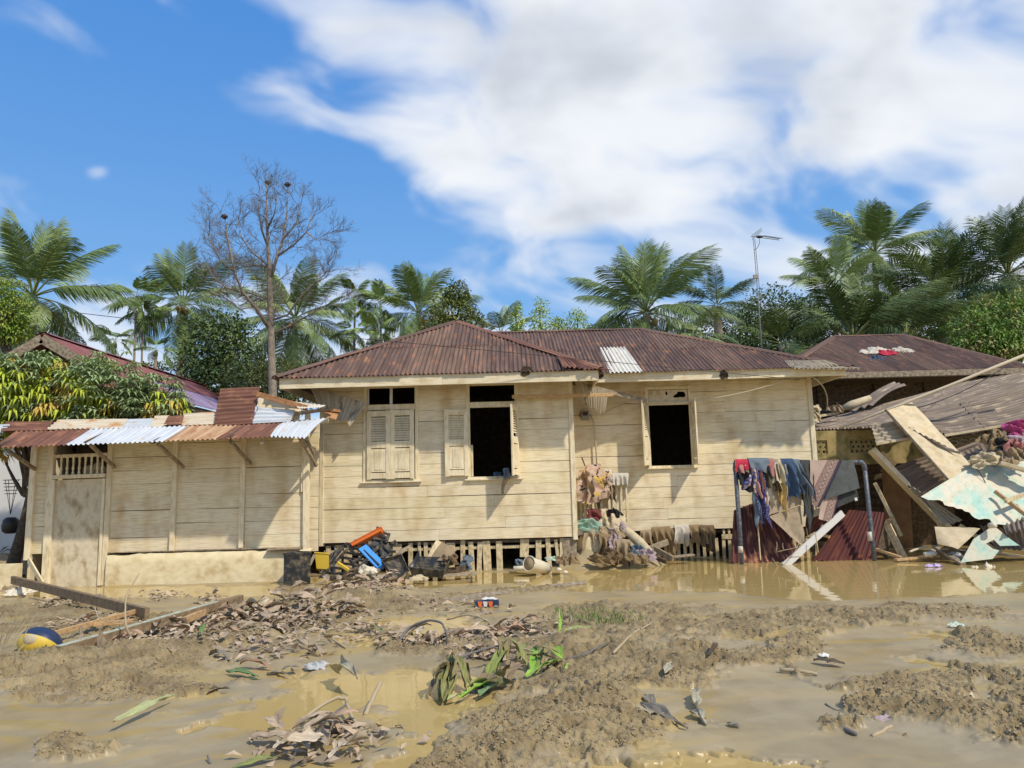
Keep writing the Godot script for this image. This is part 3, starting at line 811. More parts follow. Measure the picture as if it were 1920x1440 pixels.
# rows of boards over x0..x1 from y0 up, cut around the openings [x0, y0, x1, y1]
func plank_wall(parent: Node, x0: float, x1: float, y0: float, y1: float, z: float, row: float, holes: Array, m: Material, joints := true) -> void:
	var y := y0
	while y < y1 - 0.03:
		var yt := minf(y + row, y1)
		# each piece: x from, x to, y from, y to; boards that meet an opening are notched round it
		var spans := [[x0, x1, y, yt]]
		for h in holes:
			if h[1] < yt and h[3] > y:
				var out := []
				for s in spans:
					if h[2] <= s[0] or h[0] >= s[1]:
						out.append(s)
						continue
					if h[0] > s[0]: out.append([s[0], h[0], s[2], s[3]])
					if h[2] < s[1]: out.append([h[2], s[1], s[2], s[3]])
					if h[1] > s[2] + 0.02: out.append([maxf(h[0], s[0]), minf(h[2], s[1]), s[2], h[1]])
					if h[3] < s[3] - 0.02: out.append([maxf(h[0], s[0]), minf(h[2], s[1]), h[3], s[3]])
				spans = out
		if joints:
			var out := []
			for s in spans:
				if s[1] - s[0] > 2.2:
					var j: float = s[0] + (s[1] - s[0]) * rr(0.25, 0.75)
					out.append([s[0], j - 0.0015, s[2], s[3]])
					out.append([j + 0.0015, s[1], s[2], s[3]])
				else:
					out.append(s)
			spans = out
		for s in spans:
			if s[1] - s[0] < 0.03: continue
			var pa: float = s[2]
			var pb: float = s[3]
			var mb := MB.new()
			var t := rr(0.92, 1.05)
			mb.col = Color(t, t * rr(0.985, 1.01), t * rr(0.95, 1.03))
			var g := rr(0.002, 0.0035)
			var zb := z + rr(0.0, 0.003)
			# lapped profile: the lower edge stands proud; ends may sag a little
			var d0 := rr(-0.0025, 0.0025)
			var d1 := rr(-0.0025, 0.0025)
			var a := [Vector2(pa + g, zb + 0.017), Vector2(pa + g + 0.004, zb + 0.02), Vector2(pb - 0.003, zb + 0.017), Vector2(pb, zb + 0.013), Vector2(pb, zb - 0.01), Vector2(pa + g, zb - 0.01)]
			var n := a.size()
			var nx := maxi(1, int((s[1] - s[0]) / 0.11))
			var tone := mb.col
			var b0 := rr(0, 9)
			for kx in nx:
				var xa := lerpf(s[0], s[1], float(kx) / nx)
				var xb := lerpf(s[0], s[1], float(kx + 1) / nx)
				var ya := lerpf(d0, d1, float(kx) / nx) + 0.004 * sin(b0 + xa * 1.3)
				var yb := lerpf(d0, d1, float(kx + 1) / nx) + 0.004 * sin(b0 + xb * 1.3)
				var c0 := tone * grime(xa, pb)
				var c1 := tone * grime(xb, pb)
				var c2 := tone * grime(xb, pa)
				var c3 := tone * grime(xa, pa)
				mb.quadc(Vector3(xa, a[2].x + ya, a[2].y), Vector3(xb, a[2].x + yb, a[2].y), Vector3(xb, a[1].x + yb, a[1].y), Vector3(xa, a[1].x + ya, a[1].y), c0, c1, c2, c3)
				mb.col = c3
				for i in n - 1:
					if i == 1: continue
					var p: Vector2 = a[i]
					var q: Vector2 = a[i + 1]
					mb.quad(Vector3(xa, q.x + ya, q.y), Vector3(xb, q.x + yb, q.y), Vector3(xb, p.x + yb, p.y), Vector3(xa, p.x + ya, p.y))
			for e in [[s[0], d0, -1], [s[1], d1, 1]]:
				for i in range(1, n - 1):
					var p0 := Vector3(e[0], a[0].x + e[1], a[0].y)
					var p1 := Vector3(e[0], a[i].x + e[1], a[i].y)
					var p2 := Vector3(e[0], a[i + 1].x + e[1], a[i + 1].y)
					if e[2] > 0: mb.tri(p0, p2, p1)
					else: mb.tri(p0, p1, p2)
			put("plank", mb.mesh(), m, parent)
		y = yt

func bar(parent: Node, called: String, p: Vector3, q: Vector3, w: float, h: float, m: Material, up := Vector3.UP, tint := 0.0) -> MeshInstance3D:
	return put(called, beam_mesh(p, q, w, h, up, tint if tint > 0 else rr(0.88, 1.06)), m, parent)

# flat bars round an opening (inner edge given), the boards lie proud of the wall
func window_frame(parent: Node, x0: float, y0: float, x1: float, y1: float, z: float, w: float, m: Material) -> void:
	var mb := MB.new()
	mb.col = Color(1.02, 1.0, 0.98)
	var h := 0.05
	mb.beam(Vector3(x0 - w / 2, y0 - w, z), Vector3(x0 - w / 2, y1 + w, z), w, h, Vector3.BACK)
	mb.beam(Vector3(x1 + w / 2, y0 - w, z), Vector3(x1 + w / 2, y1 + w, z), w, h, Vector3.BACK)
	mb.beam(Vector3(x0 + 0.002, y0 - w / 2, z - 0.003), Vector3(x1 - 0.002, y0 - w / 2, z - 0.003), h, w)
	mb.beam(Vector3(x0 + 0.002, y1 + w / 2, z - 0.003), Vector3(x1 - 0.002, y1 + w / 2, z - 0.003), h, w)
	put("window_frame", mb.mesh(), m, parent)

# louvred shutter hinged at the vertical line (hx, z): width w along direction dir (unit, horizontal)
func shutter(parent: Node, hinge: Vector3, dir: Vector3, w: float, h: float, missing := [], label := "") -> void:
	var out := dir.cross(Vector3.UP).normalized()
	if out.z < -0.2: out = -out
	var f := MB.new()
	var t := rr(0.95, 1.04)
	f.col = Color(t, t, t)
	var th := 0.034
	var st := 0.085
	var a := hinge
	var hh := Vector3.UP * h
	f.beam(a + dir * st / 2, a + dir * st / 2 + hh, st, th, out)
	f.beam(a + dir * (w - st / 2), a + dir * (w - st / 2) + hh, st, th, out)
	for yy in [0.05, 0.5, 0.955]:
		var hgt: float = 0.11 if yy != 0.5 else 0.13
		var c: Vector3 = a + hh * yy
		f.beam(c + dir * (st + 0.001), c + dir * (w - st - 0.001), th - 0.004, hgt)
	var sh := put("shutter", f.mesh(), M.trim, parent)
	if label: sh.set_meta("label", label)
	# lower panel with its raised field and bead lines
	var lo: Vector3 = a + hh * 0.105
	var hi: Vector3 = a + hh * 0.44
	bar(sh, "panel", lo + dir * w / 2, hi + dir * w / 2, w - st * 2 - 0.004, 0.014, M.trim, out)
	bar(sh, "raised_field", lo + dir * w / 2 + Vector3.UP * 0.04 + out * 0.008, hi + dir * w / 2 - Vector3.UP * 0.04 + out * 0.008, (w - st * 2) * 0.55, 0.012, M.trim, out)
	var n := 10
	for i in n:
		if i in missing: continue
		var y := lerpf(0.575, 0.885, float(i) / (n - 1))
		var c: Vector3 = a + hh * y
		bar(sh, "louvre_slat", c + dir * (st - 0.004), c + dir * (w - st + 0.004), 0.008, 0.05, M.trim, (Vector3.UP - out * 0.75).normalized())

# roof slope with sheets: eave from e0 to e1, rises along up (vector per metre of slope run), left and right limits given as heights fraction
func roof_slope(parent: Node, e0: Vector3, e1: Vector3, r0: Vector3, r1: Vector3, mats: Array, wide := 0.8, rows := 2, amp := 0.016, pitch := 0.085) -> void:
	# e0-e1 eave left to right, r0-r1 ridge left to right (may be one point)
	var ed := (e1 - e0).normalized()
	var le := (e1 - e0).length()
	var s0 := (r0 - e0).dot(ed)
	var s1 := (r1 - e0).dot(ed)
	var up := (r0 - e0) - ed * s0
	var sl := up.length()
	var ud := up / sl
	var nor := ed.cross(ud).normalized()
	if nor.y < 0: nor = -nor
	var top_at := func(x: float) -> float:
		var t := 1.0
		if x < s0: t = minf(t, x / maxf(s0, 0.001))
		if x > s1: t = minf(t, (le - x) / maxf(le - s1, 0.001))
		return clampf(t, 0, 1) * sl
	for r in rows:
		var v0 := sl * r / rows - (0.12 if r > 0 else 0.0)
		var v1 := sl * (r + 1) / rows
		var x := -0.0
		while x < le - 0.02:
			var xe := minf(x + wide + 0.02, le)
			var m: Material = mats[rng.randi() % mats.size()]
			var mb := MB.new()
			mb.smooth(true)
			var nu := maxi(4, int((xe - x) / pitch * 8))
			var lift := (rr(0.0, 0.004) if r == 0 else rr(0.006, 0.012)) + (0.006 if int(x / wide) % 2 == 0 else 0.0)
			var tl := rr(-0.03, 0.015) if r == 0 else 0.0
			var off := Vector2(rr(0, 7), rr(0, 7))
			var rowsv := []
			var uvs := []
			var any := false
			var ns := 5
			for j in ns + 1:
				var line := PackedVector3Array()
				var uv := PackedVector2Array()
				for i in nu + 1:
					var u := lerpf(x, xe, float(i) / nu)
					var lim: float = top_at.call(u)
					var b := minf(v0 + tl + (0.008 * N.rag.get_noise_2d(u * 20, r * 30.0) if r == 0 else 0.0), lim)
					var tp := minf(v1, lim)
					if tp > b + 0.03: any = true
					var v := lerpf(b, tp, float(j) / ns)
					var wob := 0.008 * N.rag.get_noise_2d(u * 1.7 + e0.x * 3, v * 2.0)
					line.append(e0 + ed * u + ud * v + nor * (amp * sin(u / pitch * TAU) + lift + wob))
					uv.append(Vector2(u, -v) + off)
				rowsv.push_front(line)
				uvs.push_front(uv)
			mb.grid(rowsv, uvs)
			if any: put("roof_sheet", mb.mesh(), m, parent)
			x += wide

func ridge_cap(parent: Node, p: Vector3, q: Vector3, m: Material, w := 0.28) -> void:
	var mb := MB.new()
	mb.smooth(false)
	var n := 14
	var d := (q - p).normalized()
	var s := d.cross(Vector3.UP).normalized()
	var rows := []
	for j in n + 1:
		var t := float(j) / n
		var c := p.lerp(q, t) + Vector3.UP * (0.035 + 0.012 * N.rag.get_noise_1d(t * 22 + p.x * 9))
		var r := PackedVector3Array()
		for k in 5:
			var a := (k - 2) / 2.0
			r.append(c + s * a * w / 2 - Vector3.UP * absf(a) * absf(a) * w * 0.22 + Vector3.UP * 0.01 * N.rag.get_noise_2d(t * 50, k * 9.0))
		rows.append(r)
	mb.grid(rows)
	put("ridge_cap", mb.mesh(), m, parent)

func make_main_house() -> void:
	var H := thing("wooden_house", "cream timber house with rust brown hipped roofs, glassless windows and louvred shutters", "house")
	var P: StandardMaterial3D = M.plank
	var z1 := -14.6
	var z2 := -15.9
	var y0 := 0.61
	# openings: [x0, y0, x1, y1]
	var w1 := [-2.86, 1.8, -1.92, 3.58]
	var w2 := [-0.84, 1.8, 0.04, 3.58]
	var w3 := [2.9, 1.95, 3.76, 3.57]
	var row1 := 0.2085
	var fw := 0.07
	var cut := func(w, y, r): return [w[0] - fw + 0.012, w[1] - fw + 0.012, w[2] + fw - 0.012, w[3] + fw - 0.012]
	plank_wall(H, -3.7, 1.1, y0, 3.9, z1, row1, [cut.call(w1, y0, row1), cut.call(w2, y0, row1)], P)
	plank_wall(H, 1.2, 6.32, y0, 3.95, z2, 0.2225, [cut.call(w3, y0, 0.2225)], P)
	# corner boards
	bar(H, "corner_board", Vector3(-3.74, y0 - 0.05, z1 + 0.012), Vector3(-3.74, 3.85, z1 + 0.012), 0.08, 0.06, M.trim, Vector3.BACK)
	bar(H, "corner_board", Vector3(1.14, y0 - 0.05, z1 + 0.014), Vector3(1.14, 3.85, z1 + 0.014), 0.09, 0.07, M.trim, Vector3.BACK)
	bar(H, "corner_board", Vector3(6.36, y0 - 0.02, z2 + 0.012), Vector3(6.36, 3.95, z2 + 0.012), 0.1, 0.07, M.trim, Vector3.BACK)
	# walls out of view: return wall, sides, back, floor and ceiling close the dark rooms
	var inside := MB.new()
	inside.box(Vector3(1.1, 2.25, (z1 + z2) / 2 - 0.03), Vector3(0.06, 3.4, 1.24))
	inside.box(Vector3(-3.72, 2.25, -17.4), Vector3(0.06, 3.4, 5.5))
	inside.box(Vector3(6.36, 2.25, -19.0), Vector3(0.06, 3.4, 6.1))
	put("side_wall", inside.mesh(), M.trim, H)
	inside = MB.new()
	inside.box(Vector3(1.3, 2.25, -22.1), Vector3(10.2, 3.4, 0.06))
	inside.box(Vector3(-0.3, 2.25, -18.3), Vector3(6.7, 3.3, 0.05))
	inside.box(Vector3(3.8, 2.25, -19.4), Vector3(5.0, 3.3, 0.05))
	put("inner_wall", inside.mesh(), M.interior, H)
	inside = MB.new()
	inside.box(Vector3(-1.3, 0.56, -17.0), Vector3(4.76, 0.06, 4.7))
	inside.box(Vector3(3.75, 0.56, -19.0), Vector3(5.1, 0.06, 6.1))
	put("floor_boards", inside.mesh(), M.interior, H)
	inside = MB.new()
	inside.box(Vector3(-1.3, 3.86, -16.9), Vector3(4.76, 0.04, 4.6))
	inside.box(Vector3(3.75, 3.9, -19.0), Vector3(5.1, 0.04, 6.2))
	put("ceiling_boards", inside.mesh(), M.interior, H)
	# back faces of the boarding, so no daylight leaks between boards
	for e in [[-3.7, -2.93, 0.62, 3.84, z1], [-1.85, -0.91, 0.62, 3.84, z1], [0.11, 1.1, 0.62, 3.84, z1], [-2.93, -1.85, 0.62, 1.74, z1], [-0.91, 0.11, 0.62, 1.74, z1], [1.2, 2.84, 0.62, 3.9, z2], [3.83, 6.32, 0.62, 3.9, z2], [2.84, 3.83, 0.62, 1.9, z2]]:
		var mb := MB.new()
		mb.box(Vector3((e[0] + e[1]) / 2, (e[2] + e[3]) / 2, e[4] - 0.04), Vector3(e[1] - e[0], e[3] - e[2], 0.04))
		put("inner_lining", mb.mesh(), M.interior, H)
	# windows
	for w in [w1, w2, w3]:
		var z: float = z1 if w != w3 else z2
		window_frame(H, w[0], w[1], w[2], w[3], z + 0.02, fw, M.trim)
		var ty: float = 3.2 if w != w3 else 3.27
		bar(H, "transom_rail", Vector3(w[0] + 0.001, ty, z + 0.021), Vector3(w[2] - 0.001, ty, z + 0.021), 0.056, 0.11 if w != w3 else 0.07, M.trim)
		bar(H, "window_sill", Vector3(w[0] - 0.12, w[1] - 0.055, z + 0.05), Vector3(w[2] + 0.12, w[1] - 0.055, z + 0.05), 0.05, 0.03, M.trim)
	bar(H, "mullion", Vector3(-2.385, 3.256, z1), Vector3(-2.385, 3.578, z1), 0.055, 0.04, M.paint_white, Vector3.BACK)
	bar(H, "window_jamb", Vector3(-2.84, 3.256, z1 - 0.02), Vector3(-2.84, 3.578, z1 - 0.02), 0.03, 0.06, M.paint_white, Vector3.BACK)
	bar(H, "window_jamb", Vector3(-0.815, 1.81, z1 - 0.015), Vector3(-0.815, 2.42, z1 - 0.015), 0.04, 0.05, M.trim, Vector3.BACK)
	# board with a ragged hole over the third window
	var hole := CSGPolygon3D.new()
	hole.name = "broken_transom_panel"
	var pts := PackedVector2Array([Vector2(2.91, 3.31), Vector2(3.75, 3.31), Vector2(3.75, 3.56), Vector2(2.91, 3.56)])
	hole.polygon = pts
	hole.depth = 0.012
	hole.material = M.ply_door
	var bite := CSGPolygon3D.new()
	bite.name = "hole"
	bite.polygon = PackedVector2Array([Vector2(3.44, 3.4), Vector2(3.5, 3.385), Vector2(3.58, 3.4), Vector2(3.66, 3.385), Vector2(3.71, 3.43), Vector2(3.69, 3.5), Vector2(3.63, 3.52), Vector2(3.6, 3.505), Vector2(3.55, 3.525), Vector2(3.52, 3.47), Vector2(3.46, 3.44)])
	bite.depth = 0.08
	bite.position.z = 0.03
	bite.operation = CSGShape3D.OPERATION_SUBTRACTION
	hole.add_child(bite)
	var bite2 := CSGPolygon3D.new()
	bite2.name = "small_hole"
	bite2.polygon = PackedVector2Array([Vector2(3.28, 3.46), Vector2(3.31, 3.44), Vector2(3.33, 3.48), Vector2(3.31, 3.53), Vector2(3.28, 3.51)])
	bite2.depth = 0.08
	bite2.position.z = 0.03
	bite2.operation = CSGShape3D.OPERATION_SUBTRACTION
	hole.add_child(bite2)
	hole.position = Vector3(0, 0, z2 + 0.02)
	H.add_child(hole, true)
	# shutters: one pair shut (one a little open), one flat on the wall, three swung straight out
	shutter(H, Vector3(-2.85, 1.8, z1 + 0.07), Vector3(1, 0, 0.08).normalized(), 0.46, 1.33)
	shutter(H, Vector3(-1.93, 1.8, z1 + 0.075), Vector3(-1, 0, 0.03).normalized(), 0.46, 1.34)
	shutter(H, Vector3(-0.88, 1.82, z1 + 0.06), Vector3(-1, 0, 0.06).normalized(), 0.46, 1.3, [], "dirty louvred shutter folded back flat against the wall")
	shutter(H, Vector3(0.09, 1.8, z1 + 0.06), Vector3(-0.27, 0, 1).normalized(), 0.47, 1.36, [0])
	shutter(H, Vector3(2.86, 1.95, z2 + 0.06), Vector3(-0.42, 0, 1).normalized(), 0.46, 1.36)
	shutter(H, Vector3(3.8, 1.95, z2 + 0.06), Vector3(-0.03, 0, 1).normalized(), 0.43, 1.36)
	# eaves: fascia boards, soffit, rafters' ends
	bar(H, "fascia_board", Vector3(-4.36, 3.62, -13.88), Vector3(-1.3, 3.62, -13.88), 0.03, 0.2, M.fascia)
	bar(H, "fascia_board", Vector3(-1.297, 3.622, -13.88), Vector3(1.62, 3.622, -13.88), 0.03, 0.2, M.fascia)
	bar(H, "fascia_board", Vector3(-4.36, 3.62, -13.9), Vector3(-4.36, 3.62, -20.0), 0.03, 0.18, M.fascia)
	bar(H, "fascia_board", Vector3(1.62, 3.62, -13.9), Vector3(1.62, 3.62, -15.6), 0.03, 0.18, M.fascia)
	bar(H, "fascia_board", Vector3(1.66, 3.76, -15.18), Vector3(4.6, 3.765, -15.18), 0.03, 0.2, M.fascia)
	bar(H, "fascia_board", Vector3(4.603, 3.765, -15.18), Vector3(6.85, 3.77, -15.18), 0.03, 0.19, M.fascia)
	bar(H, "fascia_board", Vector3(6.85, 3.76, -15.2), Vector3(6.85, 3.76, -22.6), 0.03, 0.18, M.fascia)
	for e in [[-4.34, 1.6, -13.9, -14.58, 3.7], [1.66, 6.83, -15.2, -15.88, 3.84]]:
		var mb := MB.new()
		mb.box(Vector3((e[0] + e[1]) / 2, e[4], (e[2] + e[3]) / 2), Vector3(e[1] - e[0], 0.012, absf(e[3] - e[2])))
		put("soffit_board", mb.mesh(), M.grey_wood, H)
	bar(H, "soffit_board", Vector3(-4.05, 3.69, -14.6), Vector3(-4.05, 3.69, -20.0), 0.58, 0.012, M.dark_wood)
	bar(H, "soffit_board", Vector3(6.61, 3.84, -15.9), Vector3(6.61, 3.84, -22.4), 0.46, 0.012, M.grey_wood)
	# charred, rotten bites in the fascia boards
	for e in [Vector3(0.267, 3.733, -13.855), Vector3(4.344, 3.749, -15.155), Vector3(1.776, 3.817, -15.155)]:
		var mb := MB.new()
		var pt := []
		for k in 15:
			var an := TAU * k / 15
			pt.append(e + Vector3(cos(an) * rr(0.06, 0.13), clampf(sin(an) * rr(0.07, 0.14), -0.1, 0.1), 0.0))
		for k in 15:
			mb.tri(e + Vector3(0, 0, 0.006), pt[(k + 1) % 15], pt[k])
		put("rotten_patch", mb.mesh(), M.soot, H)
	# roofs
	var br := [M.roof_brown, M.roof_brown, M.roof_brown_pale, M.roof_brown]
	var ap := Vector3(-1.32, 5.42, -17.0)
	var ap2 := Vector3(-1.18, 5.42, -17.0)
	roof_slope(H, Vector3(-4.47, 3.72, -13.82), Vector3(1.72, 3.72, -13.82), ap, ap2, br, 0.8, 2)
	roof_slope(H, Vector3(1.72, 3.72, -13.82), Vector3(1.72, 3.72, -20.2), ap2, ap, br, 0.8, 2)
	roof_slope(H, Vector3(-4.47, 3.72, -20.2), Vector3(-4.47, 3.72, -13.82), ap, ap, br, 0.8, 2)
	ridge_cap(H, Vector3(-4.45, 3.75, -13.84), ap, M.roof_brown)
	ridge_cap(H, Vector3(1.7, 3.75, -13.84), ap2, M.roof_rust)
	var e0 := Vector3(1.5, 3.85, -15.1)
	var r0 := Vector3(-0.6, 5.5, -18.75)
	var r1 := Vector3(3.35, 5.5, -18.75)
	var e1 := Vector3(6.98, 3.85, -15.1)
	# second roof is cut where it dives behind the first: a plain slope from the valley
	roof_slope(H, Vector3(-0.62, 3.85, -15.1), e1, Vector3(-0.6, 5.5, -18.75), r1, br, 0.8, 2)
	roof_slope(H, e1, Vector3(6.98, 3.85, -22.6), r1, r1 + Vector3(0, 0, -0.4), br, 0.8, 2)
	roof_slope(H, Vector3(6.98, 3.85, -22.6), Vector3(-0.62, 3.85, -22.6), r1 + Vector3(0, 0, -0.1), r0 + Vector3(0, 0, -0.1), br, 1.6, 1)
	ridge_cap(H, r0, r1, M.roof_brown)
	ridge_cap(H, r1, e1, M.roof_brown)
	# the one pale new sheet, lying on the brown ones
	var wa := Vector3(1.933, 4.693, -16.9)
	put("pale_roof_sheet", sheet(Vector3(2.02, 4.72, -16.98), Vector3(2.64, 4.72, -16.98), Vector3(2.68, 3.84, -15.02), Vector3(2.0, 3.84, -15.02), 0.017, 0.085, 4), M.roof_white, H)
	# rust runs and a lifted corner at the eave ends
	put("curled_roof_edge", sheet(Vector3(0.9, 4.12, -14.42), Vector3(1.45, 3.92, -14.1), Vector3(1.84, 3.7, -13.78), Vector3(0.95, 3.78, -13.78), 0.018, 0.085, 3, 0.0, 0.12), M.roof_rust, H)
	put("curled_roof_edge", sheet(Vector3(5.7, 4.05, -15.4), Vector3(6.5, 4.02, -15.35), Vector3(7.08, 3.78, -15.0), Vector3(5.7, 3.82, -14.98), 0.02, 0.085, 4, 0.02, 0.06), M.roof_silt, H)
	# skirting of loose slats under the floor
	var x := -3.6
	while x < 1.1:
		var gap := x < -2.2 and x > -3.2
		var base := -0.05
		if not (x > -0.15 and x < 0.12) :
			var wd := rr(0.055, 0.12) if rng.randf() < 0.75 else rr(0.14, 0.22)
			var bot := base if rng.randf() < 0.9 else 0.25
			bar(H, "skirting_slat", Vector3(x + rr(-0.03, 0.03), bot, z1 - 0.05 + rr(-0.02, 0.02)), Vector3(x + rr(-0.02, 0.02), 0.6 - rr(0.0, 0.05), z1 - 0.05), wd, 0.016, M.slat_wood, Vector3.BACK)
			x += wd
		x += rr(0.05, 0.1)
	bar(H, "skirting_rail", Vector3(-3.7, 0.44, z1 - 0.085), Vector3(1.1, 0.45, z1 - 0.085), 0.04, 0.06, M.slat_wood)
	bar(H, "skirting_board", Vector3(1.02, -0.05, z1 - 0.03), Vector3(1.03, 0.56, z1 - 0.03), 0.26, 0.02, M.grey_wood, Vector3.BACK)
	x = 1.9
	while x < 6.3:
		bar(H, "skirting_slat", Vector3(x, -0.08, z2 - 0.03), Vector3(x + rr(-0.01, 0.01), 0.42, z2 - 0.03), 0.07, 0.016, M.slat_wood, Vector3.BACK)
		x += 0.135
	bar(H, "skirting_rail", Vector3(4.3, 0.44, z2 - 0.02), Vector3(6.3, 0.44, z2 - 0.02), 0.03, 0.1, M.slat_wood)
	x = 4.35
	while x < 6.3:
		bar(H, "vent_slot_bar", Vector3(x, 0.5, z2 - 0.02), Vector3(x, 0.6, z2 - 0.02), 0.05, 0.02, M.slat_wood, Vector3.BACK)
		x += 0.11
	# underfloor posts
	for px in [-3.5, -1.4, 0.9]:
		bar(H, "floor_post", Vector3(px, -0.2, -15.2), Vector3(px, 0.54, -15.2), 0.14, 0.14, M.dark_wood, Vector3.BACK)
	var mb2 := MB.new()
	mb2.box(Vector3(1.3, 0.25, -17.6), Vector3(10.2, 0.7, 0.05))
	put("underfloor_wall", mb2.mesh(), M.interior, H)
	# porch railing in the corner between the two blocks
	for k in 12:
		var px := 1.28 + k * 0.085
		if k == 7: continue
		bar(H, "railing_slat", Vector3(px, 0.86, z2 + 0.16), Vector3(px + rr(-0.008, 0.008), 1.75, z2 + 0.16), 0.05, 0.018, M.trim, Vector3.BACK)
	bar(H, "railing_rail", Vector3(1.2, 0.92, z2 + 0.13), Vector3(2.3, 0.92, z2 + 0.13), 0.03, 0.07, M.trim)
	bar(H, "railing_rail", Vector3(1.2, 1.72, z2 + 0.13), Vector3(2.3, 1.72, z2 + 0.13), 0.03, 0.07, M.trim)
	bar(H, "railing_post", Vector3(2.33, 0.8, z2 + 0.14), Vector3(2.33, 1.8, z2 + 0.14), 0.05, 0.05, M.trim, Vector3.BACK)
	# floor slab edge and concrete footing at the corner
	put("footing", lump_mesh(Vector3(1.5, 0.25, -15.1), Vector3(0.36, 0.42, 0.3), 41, 0.05), M.render, H)
	# meter box and cable
	var mx := Vector3(1.533, 3.049, -15.8)
	var met := thing("electricity_meter", "small grey electricity meter box on the recessed wall above the blankets", "meter box")
	var cz := MB.new()
	cz.box(mx, Vector3(0.16, 0.2, 0.09))
	put("meter_case", cz.mesh(), M.meter_case, met)
	cz = MB.new()
	cz.box(mx + Vector3(0.0, 0.03, 0.05), Vector3(0.1, 0.07, 0.02))
	put("meter_window", cz.mesh(), M.plastic_black, met)
	put("conduit", tube_mesh([mx + Vector3(0.1, 0.02, 0), mx + Vector3(0.17, -0.12, 0.0), mx + Vector3(0.2, -0.5, 0.0), mx + Vector3(0.21, -1.3, 0.0)], [0.016, 0.017, 0.016, 0.015]), M.wire_pale, met)
	put("cable_loop", tube_mesh(curve(mx + Vector3(-0.02, 0.1, 0.03), mx + Vector3(-0.2, 0.05, 0.02), mx + Vector3(-0.03, -0.1, 0.02)), [0.008]), M.wire_dark, met)
	# loose timbers and a hanging translucent sheet at the corner
	tag(bar(self, "loose_batten", Vector3(-0.006, 3.316, -14.35), Vector3(1.975, 3.323, -14.5), 0.03, 0.07, M.fresh_wood), "long pale batten nailed across beside the second window", "batten")
	tag(bar(self, "loose_plank", Vector3(1.14, 3.654, -14.9), Vector3(2.795, 3.29, -15.5), 0.04, 0.09, M.grey_wood), "grey plank slanting down from the eave to the third window", "plank")
	tag(bar(self, "loose_plank", Vector3(1.534, 3.422, -15.3), Vector3(2.8, 3.493, -15.6), 0.03, 0.07, M.fresh_wood), "short level plank just left of the third window's transom", "plank")
	tag(put("hanging_roof_sheet", sheet(Vector3(1.213, 3.653, -14.6), Vector3(1.964, 3.465, -15.2), Vector3(1.89, 3.004, -15.3), Vector3(1.352, 3.248, -14.8), 0.014, 0.085, 4, 0.02, 0.1), M.roof_silt), "silt coated corrugated sheet hanging in the corner above the meter box", "metal sheet")
	tag(put("hanging_cable", tube_mesh(curve(Vector3(1.954, 3.108, -15.7), Vector3(2.363, 3.273, -15.75), Vector3(2.393, 3.277, -15.8), 4) + curve(Vector3(2.393, 3.277, -15.8), Vector3(4.047, 3.123, -15.3), Vector3(5.558, 3.598, -15.25), 14), [0.012]), M.wire_pale), "slack pale cable strung across the front above the third window", "cable")
	tag(put("eave_cable", tube_mesh(curve(Vector3(6.034, 3.744, -15.2), Vector3(6.649, 3.534, -15.4), Vector3(6.956, 3.08, -16.5), 8), [0.012]), M.wire_pale), "loose grey cable drooping from the right end of the eave", "cable")

# uneven rounded lump
func lump_mesh(c: Vector3, r: Vector3, sd: int, amp := 0.1, n := 14) -> ArrayMesh:
	var mb := MB.new()
	mb.smooth(true)
	var rows := []
	for j in n + 1:
		var th := PI * j / n
		var line := PackedVector3Array()
		for i in n * 2 + 1:
			var ph := -TAU * (i % (n * 2)) / (n * 2)
			var d := Vector3(sin(th) * cos(ph), cos(th), sin(th) * sin(ph))
			var k := 1.0 + amp * 2.0 * N.rag.get_noise_3d(d.x * 4 + sd * 7.0, d.y * 4, d.z * 4)
			line.append(c + d * r * k)
		rows.append(line)
	mb.grid(rows)
	return mb.mesh()

